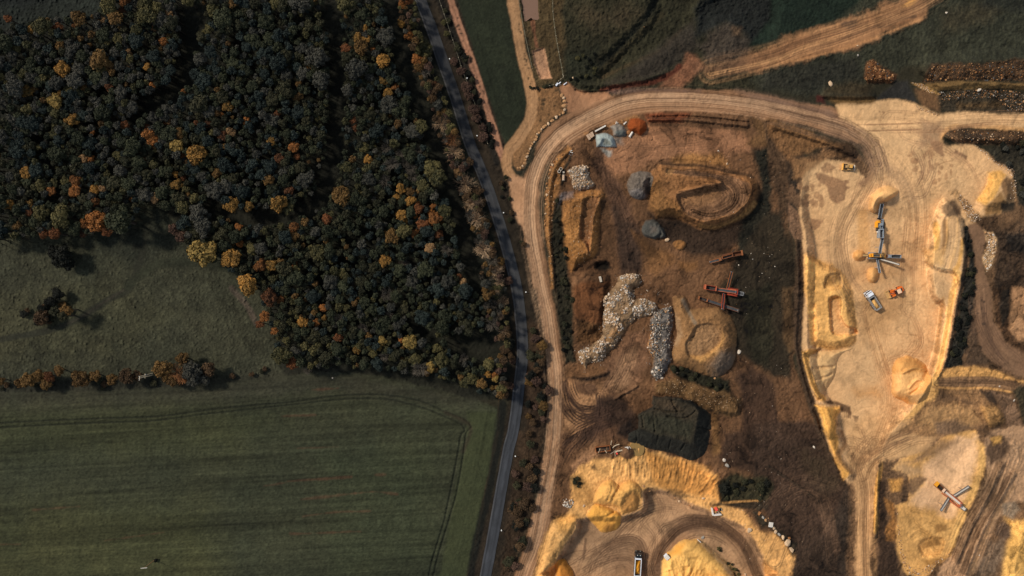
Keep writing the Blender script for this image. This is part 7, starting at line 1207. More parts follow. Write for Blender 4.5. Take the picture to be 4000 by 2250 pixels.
# crusher with its two conveyors (pale pit)
def zA(x, y): return (3340+x/11.686, 780+y/11.686)
def zB(x, y): return (3350+x/12.88, 960+y/12.88)
def zK(x, y): return (3380+x/10.35, 860+y/10.35)
def zD(x, y): return (2730+x/12.88, 970+y/12.88)
def zE(x, y): return (2710+x/8.42, 1060+y/8.42)
def zF(x, y): return (3620+x/10.35, 1870+y/10.35)
t = Thing('mobile_crusher', 'yellow and grey tracked crusher tipping pale sand onto the crescent heap', 'crusher', *zK(610, 330), front=zK(640, -400))
def bx(T_, p, q_, w, z0, z1, tx=0.0): 
    "box from photo point p to q at height z0..z1, w metres across"
    a = T_.at(*p, z1); b = T_.at(*q_, z1); d = Vector((b.x-a.x, b.y-a.y, 0)); L = d.length; d.normalize(); n = Vector((-d.y, d.x, 0)); v = []
    for zz, k in ((z0, 0), (z1, tx)):
        for s1, s2 in ((0, -1), (1, -1), (1, 1), (0, 1)):
            c = Vector((a.x, a.y, 0))+d*(L*s1+(k if s1 == 0 else -k))+n*(w/2-k)*s2; v.append((c.x, c.y, zz))
    return v, [(3, 2, 1, 0), (4, 5, 6, 7), (0, 1, 5, 4), (1, 2, 6, 5), (2, 3, 7, 6), (3, 0, 4, 7)]
def hop(T_, p, q_, w, z0, z1, th=0.14):
    "open hopper between two photo points: floor and four plates"
    a = T_.at(*p, z1); b = T_.at(*q_, z1); d = Vector((b.x-a.x, b.y-a.y, 0)); L = d.length; d.normalize(); n = Vector((-d.y, d.x, 0)); A = Vector((a.x, a.y, 0)); sh = []
    def pl(x0, x1, y0, y1, za, zb): 
        v = [tuple(A+d*x+n*y+Vector((0, 0, z))) for z in (za, zb) for x, y in ((x0, y0), (x1, y0), (x1, y1), (x0, y1))]; return v, [(3, 2, 1, 0), (4, 5, 6, 7), (0, 1, 5, 4), (1, 2, 6, 5), (2, 3, 7, 6), (3, 0, 4, 7)]
    return [pl(0, L, -w/2, -w/2+th, z0, z1), pl(0, L, w/2-th, w/2, z0, z1), pl(0, th, -w/2+th+.003, w/2-th-.003, z0, z1), pl(L-th, L, -w/2+th+.003, w/2-th-.003, z0, z1)], [pl(th+.003, L-th-.003, -w/2+th+.003, w/2-th-.003, z0, z0+0.08)]
t.crawler(-3.2, 2.6, 0.95, 0.5, 0.9); t.crawler(-3.2, 2.6, -0.95, 0.5, 0.9)
t.conveyor((*zA(1110, 850), 1.5), (*zA(1225, 200), 4.6), 1.15, M['greysteel'], M['belt'], 'delivery_conveyor')
t.part('head_chute', [bx(t, zA(1195, 240), zA(1245, 240), 0.9, 4.4, 5.0), bx(t, zA(1040, 862), zA(1175, 862), 0.5, 2.0, 2.6)], M['black'])
t.part('chassis', [bshape(-4.2, 3.6, -0.5, 0.5, 0.9, 1.3)], M['greysteel'])
b = t.part('engine_hood', [bx(t, zA(1110, 950), zA(1110, 1060), 1.2, 1.4, 2.9), bx(t, zA(1015, 1000), zA(1010, 1265), 0.7, 1.3, 2.6)], M['yellow'], None, 0.06); t.part('air_intake', [cyl(t.at(*zA(1150, 1000), 3.05), (0, 0, 1), 0.18, 0.3)], M['chassis'], b)
t.part('crusher_box', [bx(t, zA(1225, 1065), zA(1225, 1185), 1.05, 1.35, 3.3), bx(t, zA(1075, 1170), zA(1075, 1270), 0.5, 1.3, 2.2)], M['greysteel'], None, 0.05)
t.part('feeder', [bx(t, zK(650, 225), zK(650, 345), 0.7, 1.5, 2.3)], M['beltdark']); t.part('feeder_rail', [bx(t, zK(612, 215), zK(612, 350), 0.22, 2.2, 2.6), bx(t, zK(690, 215), zK(690, 350), 0.22, 2.2, 2.6)], M['greysteel'])
w_, fl = hop(t, zK(672, 350), zK(672, 720), 1.65, 1.7, 3.4, 0.2); hp = t.part('feed_hopper', w_, M['greysteel']); t.part('hopper_floor', fl, M['rust'], hp); t.part('hopper_lip', [bx(t, zK(672, 345), zK(672, 395), 1.75, 3.41, 3.5)], M['greysteel'], hp)
t.part('engine', [bx(t, zK(525, 300), zK(525, 370), 0.8, 1.3, 2.3), bx(t, zK(490, 380), zK(490, 440), 0.7, 1.2, 1.9)], M['chassis']); t.part('tank', [cyl(t.at(*zK(500, 480), 1.9), (0, 1, 0), 0.28, 0.7)], M['palecon'], None, 0, True)
t.part('walkway', [bx(t, zK(480, 540), zK(480, 720), 0.22, 1.2, 1.3), bx(t, zK(520, 550), zK(520, 700), 0.2, 1.2, 1.35), bx(t, zK(560, 520), zK(560, 710), 0.25, 1.5, 1.6)], M['greysteel'])
t.conveyor((*zK(685, 735), 1.8), (*zK(575, 1335), 3.6), 0.95, M['greysteel'], M['belt'], 'feed_conveyor')
# screener (pale pit)
t = Thing('mobile_screener', 'grey and yellow screener with conveyors fanning out, below the tracked crusher', 'screener', *zB(1000, 500), front=zB(2200, 520))
t.crawler(-1.8, 2.2, 0.9, 0.45, 0.85); t.crawler(-1.8, 2.2, -0.9, 0.45, 0.85)
t.part('chassis', [bshape(-3.2, 4.4, -0.5, 0.5, 0.9, 1.25)], M['greysteel'])
t.part('platform', [bx(t, zB(530, 490), zB(620, 490), 2.6, 2.2, 2.32), bx(t, zB(623, 350), zB(930, 350), 0.22, 2.2, 2.32), bx(t, zB(623, 635), zB(1000, 635), 0.22, 2.2, 2.32)], M['greysteel'])
b = t.part('screen_box', [bx(t, zB(810, 420), zB(1180, 420), 0.12, 1.9, 3.3), bx(t, zB(810, 560), zB(1180, 560), 0.12, 1.9, 3.3), bx(t, zB(1183, 485), zB(1400, 485), 1.5, 1.8, 2.5), bx(t, zB(1185, 420), zB(1205, 560), 0.2, 2.5, 3.3)], M['dusty'])
t.part('screen_mesh', [bx(t, zB(812, 490), zB(1178, 490), 0.95, 2.9, 3.0)], M['belt'], b); t.part('arch', [bx(t, zB(1180, 410), zB(1180, 580), 0.14, 3.0, 3.6), bx(t, zB(1395, 410), zB(1395, 600), 0.14, 2.6, 3.0)], M['catyellow'], b)
t.part('drive_cover', [bx(t, zB(618, 485), zB(680, 485), 1.35, 2.3, 3.2), bx(t, zB(740, 470), zB(800, 470), 1.4, 2.3, 3.4)], M['yellow'], None, 0.06)
t.part('engine', [bx(t, zB(640, 610), zB(950, 610), 0.4, 1.3, 2.1), bx(t, zB(960, 600), zB(1180, 620), 0.7, 1.0, 1.9)], M['chassis'])
t.part('side_panel', [bx(t, zB(1403, 510), zB(1540, 510), 1.0, 1.5, 2.3)], M['rust']); t.part('hopper_end', [bx(t, zB(1560, 530), zB(1700, 530), 1.35, 1.6, 2.9, 0.15)], M['greysteel'], None, 0.05)
w_, fl = hop(t, zB(1710, 530), zB(2205, 540), 1.35, 2.0, 2.9, 0.12); hp = t.part('feed_hopper', w_, M['greysteel']); t.part('hopper_floor', fl, M['belt'], hp)
t.part('rear_conveyor_rail', [bx(t, zB(265, 412), zB(530, 418), 0.16, 3.0, 3.3), bx(t, zB(240, 555), zB(530, 540), 0.2, 3.0, 3.3)], M['beltdark'])
t.part('rear_belt', [bx(t, zB(270, 480), zB(530, 480), 0.75, 3.0, 3.1)], M['dusty'])
t.conveyor((*zB(1030, 640), 1.2), (*zB(2095, 950), 3.4), 0.72, M['beltdark'], M['beltpale'], 'side_conveyor')
t.conveyor((*zB(975, 670), 1.2), (*zB(1110, 1365), 3.8), 0.62, M['greysteel'], M['beltdark'], 'side_conveyor')
# red and rust-coloured machines on the brown yard
t = Thing('mobile_screener', 'bright red screener with a long hopper and cross conveyors on dark ground', 'screener', *zE(1000, 640), front=zE(1640, 740))
t.crawler(-1.6, 2.0, 0.85, 0.45, 0.85); t.crawler(-1.6, 2.0, -0.85, 0.45, 0.85)
w_, fl = hop(t, zE(360, 512), zE(745, 570), 1.75, 1.6, 3.0, 0.14); hp = t.part('feed_hopper', w_, M['red']); t.part('hopper_floor', fl, M['beltdark'], hp); t.part('hopper_plate', [bx(t, zE(355, 505), zE(410, 513), 1.9, 3.01, 3.1), bx(t, zE(725, 567), zE(752, 571), 1.9, 3.01, 3.1)], M['orered'], hp)
t.conveyor((*zE(755, 590), 1.8), (*zE(1385, 680), 3.4), 1.15, M['orered'], M['belt'], 'main_conveyor')
t.part('screen_frame', [bx(t, zE(1385, 690), zE(1450, 700), 1.9, 1.8, 3.2)]+[bx(t, zE(1145, 535), zE(1470, 585), 0.1, 2.6, 2.8), bx(t, zE(1108, 770), zE(1430, 825), 0.1, 2.4, 2.6)], M['red'])
b = t.part('engine_hood', [bx(t, zE(1140, 575), zE(1460, 615), 0.8, 1.2, 2.4)], M['red'], None, 0.05); t.part('vent', [bx(t, zE(1210, 590), zE(1400, 612), 0.3, 2.41, 2.5)], M['orered'], b)
t.part('power_pack', [bx(t, zE(1120, 745), zE(1430, 795), 0.75, 1.2, 2.2)], M['red'], None, 0.05)
t.part('chassis', [bshape(-3.0, 3.2, -0.5, 0.5, 0.9, 1.2)], M['red'])
t.conveyor((*zE(1460, 712), 1.6), (*zE(1640, 745), 2.4), 1.25, M['steel'], M['belt'], 'tail_conveyor'); t.conveyor((*zE(1110, 570), 1.4), (*zE(1245, 20), 3.6), 0.85, M['rustorange'], M['beltdark'], 'side_conveyor'); t.conveyor((*zE(985, 740), 1.4), (*zE(938, 1235), 3.8), 0.85, M['red'], M['beltdark'], 'side_conveyor')
t = Thing('stacker_conveyor', 'long rusty conveyor with a small hopper, lying under the red screener', 'conveyor', *zE(800, 1080), front=zE(1450, 1290))
w_, fl = hop(t, zE(165, 868), zE(455, 962), 1.25, 1.0, 1.9, 0.12); hp = t.part('feed_hopper', w_, M['rust']); t.part('hopper_floor', fl, M['beltdark'], hp); t.part('hopper_plate', [bx(t, zE(150, 860), zE(195, 875), 1.2, 1.92, 2.0), bx(t, zE(425, 950), zE(462, 963), 1.3, 1.92, 2.0)], M['rustorange'], hp)
t.conveyor((*zE(470, 962), 1.2), (*zE(1450, 1285), 2.2), 1.15, M['rust'], M['belt'], 'main_conveyor'); t.part('head_drum', [cyl(t.at(*zE(1470, 1295), 2.2), t.at(*zE(1440, 1400), 0)-t.at(*zE(1470, 1295), 0), 0.35, 1.5)], M['chassis'], None, 0, True); t.part('axle', [bx(t, zE(1040, 1060), zE(990, 1260), 0.25, 0.4, 0.7)], M['chassis'])
for k in ((1050, 1050), (985, 1270)): t.part('wheel', [cyl(t.at(*zE(*k), 0.42), (0, 1, 0), 0.42, 0.3)], M['tyre'])
t = Thing('stacker_conveyor', 'rusty orange conveyor with a wide tray, top machine of the brown yard', 'conveyor', *zD(1400, 480), front=zD(2190, 250))
t.conveyor((*zD(560, 690), 1.2), (*zD(1130, 540), 1.9), 1.0, M['rustorange'], M['belt'], 'lower_conveyor'); t.part('end_plate', [bx(t, zD(1020, 560), zD(1130, 535), 1.15, 1.2, 2.2)], M['rustorange'])
w_, fl = hop(t, zD(1190, 480), zD(1720, 330), 1.15, 1.4, 2.3, 0.12); hp = t.part('mid_trough', w_, M['rustorange']); t.part('trough_floor', fl, M['beltdark'], hp)
w_, fl = hop(t, zD(1700, 310), zD(2190, 220), 1.75, 1.6, 2.8, 0.14); hp = t.part('feed_tray', w_, M['rust']); t.part('tray_floor', fl, M['rust'], hp); t.part('end_flap', [bx(t, zD(2130, 230), zD(2215, 215), 2.0, 2.82, 2.9)], M['rustorange'], hp)
t.part('engine', [bx(t, zD(1200, 350), zD(1600, 245), 0.55, 0.9, 1.9)], M['rust'], None, 0.05); t.part('chassis', [bx(t, zD(1150, 560), zD(1900, 350), 0.6, 0.7, 1.2)], M['chassis']); t.part('hydraulic_arm', [bar(t.at(*zD(1650, 230), 1.6), t.at(*zD(1790, 60), 1.2), 0.3)], M['chassis'])
for k in ((1150, 690), (1250, 640)): t.part('wheel', [cyl(t.at(*zD(*k), 0.45), (0, 1, 0), 0.45, 0.3)], M['tyre'])
# orange screener in the south-east pit
t = Thing('mobile_screener', 'orange screener with two pale conveyors crossing it like an X, south-east pit', 'screener', *zF(950, 740), front=zF(1480, 1180))
t.crawler(-0.5, 3.6, 0.95, 0.45, 0.8); t.crawler(-0.5, 3.6, -0.95, 0.45, 0.8)
w_, fl = hop(t, zF(400, 220), zF(720, 495), 1.75, 1.5, 2.8, 0.14); hp = t.part('feed_hopper', w_, M['rustorange']); t.part('hopper_floor', fl, M['chassis'], hp); t.part('hopper_flap', [bx(t, zF(360, 170), zF(470, 265), 1.9, 2.82, 2.9)], M['yellow'], hp); t.part('hopper_lip', [bx(t, zF(665, 450), zF(735, 508), 1.5, 2.82, 2.95)], M['beige'], hp)
t.conveyor((*zF(730, 520), 1.8), (*zF(1385, 1050), 3.6), 1.05, M['orered'], M['beltpale'], 'main_conveyor')
t.part('screen_frame', [bx(t, zF(1060, 690), zF(1430, 985), 0.5, 1.2, 1.9), bx(t, zF(960, 900), zF(1330, 1170), 0.6, 1.2, 1.9), bx(t, zF(640, 600), zF(830, 740), 0.4, 1.1, 1.7)], M['orered'], None, 0.04); t.part('chassis', [bx(t, zF(600, 430), zF(1450, 1120), 0.7, 0.8, 1.2)], M['rust']); t.part('drive_head', [bx(t, zF(1345, 1035), zF(1420, 1080), 1.7, 2.6, 3.7)], M['orered'], None, 0.05)
t.conveyor((*zF(1375, 1110), 1.8), (*zF(1560, 1260), 2.4), 1.2, M['steel'], M['beltpale'], 'tail_conveyor'); t.conveyor((*zF(1080, 700), 1.4), (*zF(1700, 305), 3.2), 0.85, M['steel'], M['beltpale'], 'side_conveyor'); t.conveyor((*zF(885, 785), 1.4), (*zF(565, 1285), 3.2), 0.85, M['steel'], M['beltpale'], 'side_conveyor')
# rusty skip with scrap timber beside it
def zG(x, y): return (2300+x/12.88, 1700+y/12.88)
t = Thing('skip', 'rusty open skip with timber sticks across it, above the south pit', 'skip', *zG(720, 710), front=zG(1080, 650))
w_, fl = hop(t, zG(350, 750), zG(1085, 660), 2.1, 0.25, 1.6, 0.12); sk = t.part('skip_wall', w_, M['rustorange']); t.part('skip_floor', fl, M['chassis']); t.part('rib', [bx(t, zG(360+i*140, 615-i*17), zG(375+i*140, 613-i*17), 0.12, 0.3, 1.5) for i in range(5)], M['rust'], sk); t.part('runner', [bx(t, zG(360, 640), zG(1080, 550), 0.2, 0.0, 0.24), bx(t, zG(380, 860), zG(1085, 770), 0.2, 0.0, 0.24)], M['rust'])
def plank(label, pts_, w, m, hs, name='timber', group='scrap timber by the rusty skip'):
    z = zat(*pts_[0]); o0 = W(*pts_[0], z); sh = []
    for i in range(len(pts_)-1): sh.append(bar(W(*pts_[i], z+hs[i])-o0, W(*pts_[i+1], z+hs[i+1])-o0, w, w*0.7))
    o = link(name, mesh_of(name, sh, m)); o.location = o0; tag(o, label, 'timber', group)
for lb, p_, w_, m_, h_ in (('thin timber lying across the skip, leaning to lower left', [zG(560, 670), zG(485, 890)], 0.13, 'timber', (1.75, 1.7)), ('thin timber across the middle of the skip, leaning right', [zG(560, 690), zG(650, 830)], 0.1, 'timberdark', (1.72, 1.7)), ('long thin timber from skip middle to its lower edge', [zG(570, 690), zG(790, 740)], 0.1, 'timberdark', (1.75, 1.7)), ('stout pale timber hanging over the lower edge of the skip', [zG(800, 740), zG(900, 890)], 0.18, 'timber', (1.75, 1.7)), ('upright-lying timber crossing the right part of the skip', [zG(905, 600), zG(910, 870)], 0.14, 'timberdark', (1.7, 1.7)),
        ('curved pale timber right of the skip', [zG(1180, 650), zG(1270, 560), zG(1390, 490), zG(1540, 455)], 0.24, 'timber', (0.5, 0.7, 0.8, 0.9)), ('thin timber pointing up beside the skip corner', [zG(1100, 490), zG(1145, 265)], 0.16, 'timber', (0.5, 0.9)), ('short timber beside the pointing one', [zG(1140, 570), zG(1145, 430)], 0.13, 'timberdark', (0.4, 0.6)), ('faint thin timber leaning to upper right', [zG(1340, 450), zG(1475, 305)], 0.12, 'timberdark', (0.4, 0.6)), ('long grey thin timber below the skip corner', [zG(1085, 940), zG(1240, 850), zG(1360, 740)], 0.11, 'concrete', (0.3, 0.4, 0.5)), ('upper pale plank of the splayed bundle', [zG(1290, 860), zG(1450, 770), zG(1680, 740)], 0.2, 'timber', (0.4, 0.5, 0.6)), ('middle pale plank of the splayed bundle', [zG(1300, 870), zG(1480, 810), zG(1690, 770)], 0.18, 'timber', (0.55, 0.65, 0.7)), ('tan plank running into the earth heap', [zG(1390, 760), zG(1520, 680), zG(1690, 600)], 0.14, 'timberdark', (0.4, 0.6, 0.9)), ('bent pale stick at bottom of the bundle', [zG(1305, 890), zG(1325, 1000), zG(1340, 1050)], 0.13, 'timber', (0.4, 0.4, 0.3)), ('white plank at top of the small earth heap, left', [zG(1810, 600), zG(1990, 640)], 0.2, 'palecon', (2.0, 2.2)), ('white plank at top of the small earth heap, middle', [zG(1900, 580), zG(2010, 610)], 0.22, 'palecon', (2.2, 2.2)), ('white plank at top of the small earth heap, right', [zG(2030, 570), zG(2110, 660)], 0.24, 'palecon', (2.2, 2.0)), ('short white plank below the others on the small earth heap', [zG(1940, 660), zG(2000, 690)], 0.2, 'palecon', (2.4, 2.3))):
    plank(lb, p_, w_, M[m_], h_)
o = link('drum', mesh_of('drum', [cyl((0, 0, 0.45), (0, 0, 1), 0.32, 0.9), tube((0, 0, 0.9), (0, 0, 1), 0.34, 0.28, 0.06)], M['redplastic'])); o.location = W(*zG(1400, 900), zat(*zG(1400, 900))); tag(o, 'small dull red drum under the splayed pale planks', 'drum')
# bay with pale walls and red pump, site box, concrete things
def zP(x, y): return (2740+x/18.12, 1960+y/18.12)
t = Thing('concrete_bay', 'dark open bay with two thick pale walls beside the turning circle', 'bay', *zP(1080, 750), front=zP(1400, 700))
t.part('floor', [bx(t, zP(760, 700), zP(1440, 640), 2.5, 0.03, 0.12)], M['black'])
t.part('wall', [bx(t, zP(750, 470), zP(850, 990), 0.52, 0.0, 1.2), bx(t, zP(880, 965), zP(1420, 905), 0.52, 0.0, 1.2)], M['palecon'], None, 0.04); t.part('rail', [bx(t, zP(1390, 450), zP(1500, 680), 0.12, 0.3, 0.5)], M['timber'])
t = Thing('pump', 'bright red pump with a grey pipe inside the dark bay', 'pump', *zP(1080, 540), front=zP(1400, 860))
t.part('housing', [bx(t, zP(1020, 450), zP(1110, 640), 1.0, 0.3, 1.4)], M['redplastic'], None, 0.08); t.part('pipe', [bar(t.at(*zP(1100, 640), 1.0), t.at(*zP(1340, 860), 0.9), 0.14)], M['greysteel']); t.part('support', [bar(t.at(*zP(1130, 760), 0.15), t.at(*zP(1160, 850), 0.15), 0.16)], M['steel']); t.part('base', [bx(t, zP(1000, 470), zP(1100, 650), 0.8, 0.12, 0.298)], M['chassis'])
def zH(x, y): return (2430+x/12.076, 2130+y/12.076)
t = Thing('site_box', 'small white square site box on the left flank of the yellow mound', 'box', *zH(2165, 530), front=zH(2290, 550), dz=0.0)
b = t.part('body', [bx(t, zH(2070, 440+95), zH(2260, 535), 1.55, -0.4, 1.5)], M['white'], None, 0.04); t.e.rotation_euler[2] += math.radians(43)
t.part('roof', [bx(t, zH(2060, 535), zH(2270, 535), 1.75, 1.503, 1.6)], M['palecon']); t.part('door', [bx(t, zH(2262, 535), zH(2266, 535), 0.8, 0.0, 1.3)], M['greysteel'], b); t.part('ridge', [bx(t, zH(2080, 535), zH(2250, 535), 0.06, 1.603, 1.65)], M['palecon'])
def zN(x, y): return (2270+x/9.908, 460+y/9.908)
CB = 'concrete blocks by the stone dust'
for i, (a, b_) in enumerate((((235, 650), (345, 840)), ((320, 605), (415, 770)), ((405, 545), (480, 720)))):
    t = Thing('concrete_block', ['tan concrete block, left of three side by side', 'tan concrete block, middle of three side by side', 'tan concrete block, right of three side by side'][i], 'concrete block', *zN((a[0]+b_[0])/2, (a[1]+b_[1])/2), front=zN(*b_), group=CB)
    t.part('block', [bx(t, zN(*a), zN(*b_), 0.82, 0, 0.9)], M['pinkcon'], None, 0.04); t.part('lifting_eye', [cyl(t.at(*zN((a[0]+b_[0])/2, (a[1]+b_[1])/2), 0.93), (0, 0, 1), 0.07, 0.05)], M['steel'])
t = Thing('concrete_wall', 'long pale concrete wall between the three blocks and the stone dust', 'wall', *zN(750, 420), front=zN(950, 300)); t.part('lower_course', [bx(t, zN(545, 520), zN(955, 300), 0.52, 0, 0.8)], M['palecon'], None, 0.03); t.part('upper_course', [bx(t, zN(545, 520), zN(700, 440), 0.5, 0.803, 1.5), bx(t, zN(830, 370), zN(955, 300), 0.5, 0.803, 1.5)], M['palecon'], None, 0.03)
t = Thing('concrete_pipe', 'pale concrete pipe lying beside the square ochre boulder', 'pipe', *zN(1925, 655), front=zN(1990, 550)); t.part('pipe_barrel', [tube((0, 0, 0.42), (1, 0, 0), 0.42, 0.32, 2.2)], M['palecon'], None, 0, False); t.part('collar', [tube((-1.05, 0, 0.42), (1, 0, 0), 0.48, 0.425, 0.3)], M['palecon'])
t = Thing('concrete_block', 'small white two-part concrete block below the tan boulder by the orange sand', 'concrete block', *zN(1700, 200), front=zN(1740, 150), group=CB); t.part('block', [bx(t, zN(1650, 250), zN(1705, 195), 0.5, 0, 0.5), bx(t, zN(1712, 190), zN(1750, 150), 0.42, 0, 0.55)], M['palecon'], None, 0.04)
def zU(x, y): return (2140+x/7.625, 570+y/7.625)
for x, y, l in ((332, 772, 'lower left concrete pipe of two standing on end'), (380, 705, 'upper right concrete pipe of two standing on end')):
    t = Thing('concrete_pipe', l, 'pipe', *zU(x, y), group='pipes standing on end'); t.part('pipe_barrel', [tube((0, 0, 0.8), (0, 0, 1), 0.62, 0.45, 1.6, 28)], M['concrete']); t.part('inside_floor', [cyl((0, 0, 0.06), (0, 0, 1), 0.44, 0.1)], M['chassis'])
t = Thing('concrete_pipe', 'tan pipe lying end to end below the grey square block', 'pipe', *zU(466, 950), front=zU(462, 1040)); t.part('pipe_barrel', [tube((0, 0, 0.5), (1, 0, 0), 0.5, 0.4, 2.1)], M['pinkcon']); t.part('collar', [tube((1.0, 0, 0.5), (1, 0, 0), 0.56, 0.505, 0.2), tube((-1.0, 0, 0.5), (1, 0, 0), 0.56, 0.505, 0.16)], M['concrete'])
t = Thing('concrete_block', 'grey square block above the lying tan pipe', 'concrete block', *zU(462, 785), group=CB); t.part('block', [bx(t, zU(430, 788), zU(497, 780), 0.7, 0, 0.7)], M['concrete'], None, 0.04)
for i, (x, y, a, l) in enumerate(((690, 145, 0.4, 'white plank on top of the scrap clump on the bank'), (710, 195, -0.2, 'pale plank across the middle of the scrap clump'), (640, 225, 1.2, 'grey steel bar on left of the scrap clump'), (665, 270, -0.5, 'grey steel bar at bottom of the scrap clump'), (735, 240, 1.4, 'grey steel bar on right of the scrap clump'))):
    plank(l, [zU(x-40*math.cos(a), y+40*math.sin(a)), zU(x+40*math.cos(a), y-40*math.sin(a))], 0.22 if i < 2 else 0.13, M['palecon' if i < 2 else 'steel'], (0.6+0.1*i, 0.7+0.1*i), 'plank' if i < 2 else 'steel_bar', 'scrap clump on the haul road bank')
t = Thing('concrete_block', 'tan concrete block alone below the dark hole of the brown yard', 'concrete block', *tp(2, 1, 888, 1358, 0)[0][:2], front=tp(2, 1, 895, 1388, 0)[0][:2], group=CB); t.part('block', [bshape(-1.1, 1.1, -0.42, 0.42, 0, 0.7)], M['concrete'], None, 0.04)
t = Thing('pallet_stack', 'grey and white stack of pallets among the boulders above the lane', 'pallet', 2960+355/7.24, 1980+490/7.24, front=(2960+430/7.24, 1980+500/7.24))
for i in range(3):
    zz = i*0.26; p = t.part('pallet', [bshape(-0.8, 0.8, y-0.13, y+0.13, zz+0.14, zz+0.2) for y in (-0.8, -0.48, -0.16, 0.16, 0.48, 0.8)]+[bshape(x-0.08, x+0.08, -0.9, 0.9, zz, zz+0.137) for x in (-0.7, 0, 0.7)], M['palecon' if i == 2 else 'concrete'])
t = Thing('concrete_block', 'white kerb block at the top corner of the yellow mound', 'concrete block', *tp(2, 3, 1880, 1095, 0)[0][:2], front=tp(2, 3, 1930, 1140, 0)[0][:2], group=CB); t.part('block', [bshape(-0.9, 0.9, -0.15, 0.15, 0, 0.35)], M['palecon'], None, 0.03)
# gate, culvert wall, fences, poles, markers
def zT(x, y): return (2110+x/10.35, 270+y/10.35)
t = Thing('culvert_wall', 'pale culvert head wall at the pond outfall by the gate', 'wall', *zT(760, 600), front=zT(1070, 530)); t.part('wall', [bx(t, zT(640, 660), zT(715, 560), 0.6, 0, 1.0), bx(t, zT(740, 590), zT(830, 520), 0.35, 0, 0.8), bx(t, zT(950, 630), zT(1075, 530), 0.3, 0, 0.8)], M['white'], None, 0.04); t.part('apron', [bx(t, zT(730, 690), zT(960, 540), 1.1, 0.02, 0.12)], M['pinkcon'])
def fence(name, label, pts_, step, wires, post, pm, hgt):
    L = smooth(pts_, 4); z0 = zat(*pts_[0]); o0 = W(*pts_[0], z0); e = bpy.data.objects.new(name, None); COL.objects.link(e); e.location = o0; tag(e, label, 'fence', None)
    run = np.r_[0, np.cumsum(np.hypot(*np.diff(L, axis=0).T))]; n = int(run[-1]*MPP/step); P_ = []
    for i in range(n+1):
        s = run[-1]*i/n; u = np.interp(s, run, L[:, 0]); v = np.interp(s, run, L[:, 1]); z = zat(u, v); P_.append(W(u, v, z)-o0)
    me = mesh_of('post', [bar((0, 0, -0.2), (0, 0, hgt), post)], pm)
    for p in P_[:100]: k = link('post', me, e); k.location = p
    sh = []
    for a, b in zip(P_[:-1], P_[1:]):
        for h in wires: sh.append(bar(a+Vector((0, 0, h)), b+Vector((0, 0, h)), 0.05))
    link('wire', mesh_of('wire', sh, M['wire']), e)
fence('wire_fence', 'thin wire fence along the left bank of the upper pond', T(2, 0, 60, -40, 100, 200, 150, 450, 205, 700), 3.0, (0.5, 1.1), 0.14, M['timberdark'], 1.2)
fence('wire_fence', 'thin wire fence right of both ponds, down to the gate', T(2, 0, 410, -40, 412, 150, 450, 430, 500, 690, 517, 770), 3.0, (0.5, 1.1), 0.16, M['timber'], 1.25)
fence('wire_fence', 'long wire fence between the lane and the pink track', T(1, 0, 1835, -20, 1920, 230, 2010, 500, 2080, 720, 2160, 930, 2260, 1230, 2330, 1449), 3.5, (0.5, 1.1), 0.16, M['timber'], 1.25)
fence('timber_rail', 'short pale rail fence leading up from the culvert wall', [zT(730, 500), zT(850, 410), zT(940, 320), zT(900, 230)], 1.2, (0.5, 1.0), 0.14, M['timber'], 1.1)
fence('timber_rail', 'short pale rail fence left of the culvert wall', [zT(540, 650), zT(460, 675), zT(360, 705)], 1.2, (0.5, 1.0), 0.14, M['timber'], 1.1)
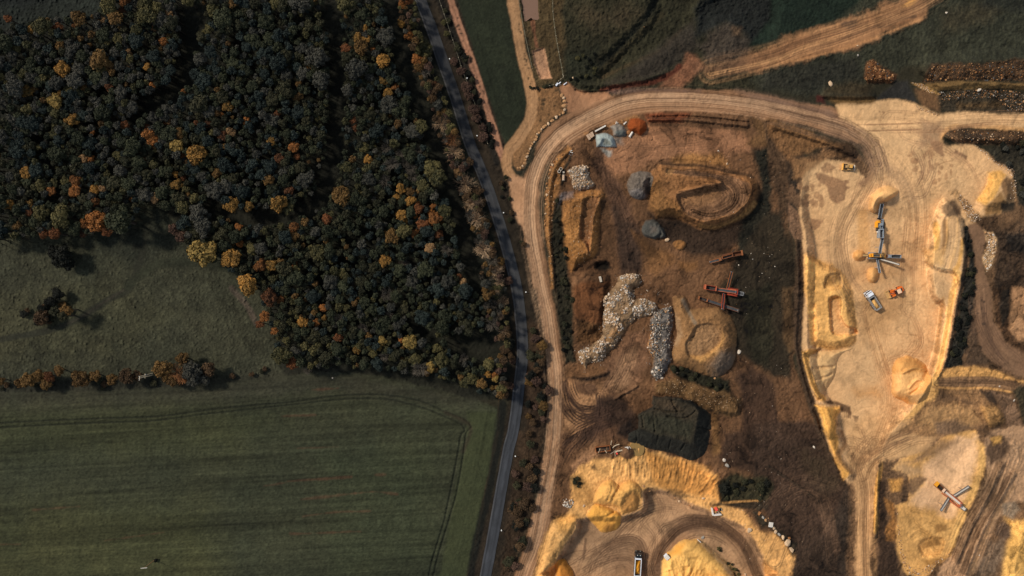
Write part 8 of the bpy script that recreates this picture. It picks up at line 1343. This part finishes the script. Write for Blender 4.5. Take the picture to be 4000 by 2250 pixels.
for i, (u, v) in enumerate(((1757, 233), (1864, 532), (1967, 832), (2054, 1141), (2072, 1460), (2013, 1780), (1959, 2069), (1825, 308))):
    t = Thing('marker_post', 'white roadside marker post right of the lane, %s' % (ordw(i, 8, 'top') if i < 7 else 'smaller one by the wire fence'), 'marker post', u, v, group='marker posts along the lane')
    t.part('post', [cyl((0, 0, 0.5), (0, 0, 1), 0.16, 1.0, 10, 0.14)], M['marker']); t.part('cap', [cyl((0, 0, 1.06), (0, 0, 1), 0.24, 0.12, 12, 0.2)], M['marker']); t.part('reflector', [bshape(0.14, 0.2, -0.08, 0.08, 0.6, 0.85)], M['redplastic'])
# utility poles
u, v = 597, 1461.5
t = Thing('utility_pole', 'twin-leg utility pole with cross arms rising above the hedge', 'utility pole', u, v)
Hp = 9.6
for dy in (-0.14, 0.14): t.part('pole', [bar((0, dy*2.6, 0), (0, dy*2, Hp), 0.24)], M['timber'])
a = t.part('cross_arm', [bar((-0.02, -1.1, Hp-0.1), (-0.02, 0.5, Hp-0.1), 0.16)], M['timber']); t.part('cross_arm', [bar((0.02, -0.9, Hp-3.9), (0.02, 0.9, Hp-3.9), 0.14)], M['timber'])
for k in (-1.0, -0.3, 0.4): t.part('insulator', [cyl((0, k, Hp+0.12), (0, 0, 1), 0.09, 0.3, 10)], M['marker'], a)
t.part('brace', [bar((0, -0.3, Hp-3.0), (0, 0.3, Hp-2.4), 0.12)], M['timber']); t.part('transformer', [cyl((0.1, 0.45, Hp-4.2), (0, 0, 1), 0.22, 0.7, 12)], M['greysteel'])
u, v = 606, 2186
t = Thing('utility_pole', 'slim utility pole with one white cross arm standing in the crop field', 'utility pole', u, v)
t.part('pole', [bar((0, 0, 0), (0, 0, 8.2), 0.2)], M['timberdark']); a = t.part('cross_arm', [bar((-1.2, -0.05, 8.1), (1.2, 0.15, 8.1), 0.16)], M['palecon'])
for k in (-1.0, 0, 1.0): t.part('insulator', [cyl((k, 0.05+0.08*k, 8.28), (0, 0, 1), 0.07, 0.22, 10)], M['marker'], a)
o = put_stone(1299, 1476, 3, 'white', 'tiny white stone on the top edge of crop field below the wood')
SHRUBX = bpy.data.objects.new('shrub', CROWN_ME[2]); COL.objects.link(SHRUBX); p = W(610, 2188, 0.4); SHRUBX.location = (p.x, p.y, 0.4); SHRUBX.scale = (0.9, 0.9, 0.7); SHRUBX.material_slots[0].link = 'OBJECT'; SHRUBX.material_slots[0].material = LM['dark']; tag(SHRUBX, 'small dark weed clump at the foot of the field pole', 'shrub')
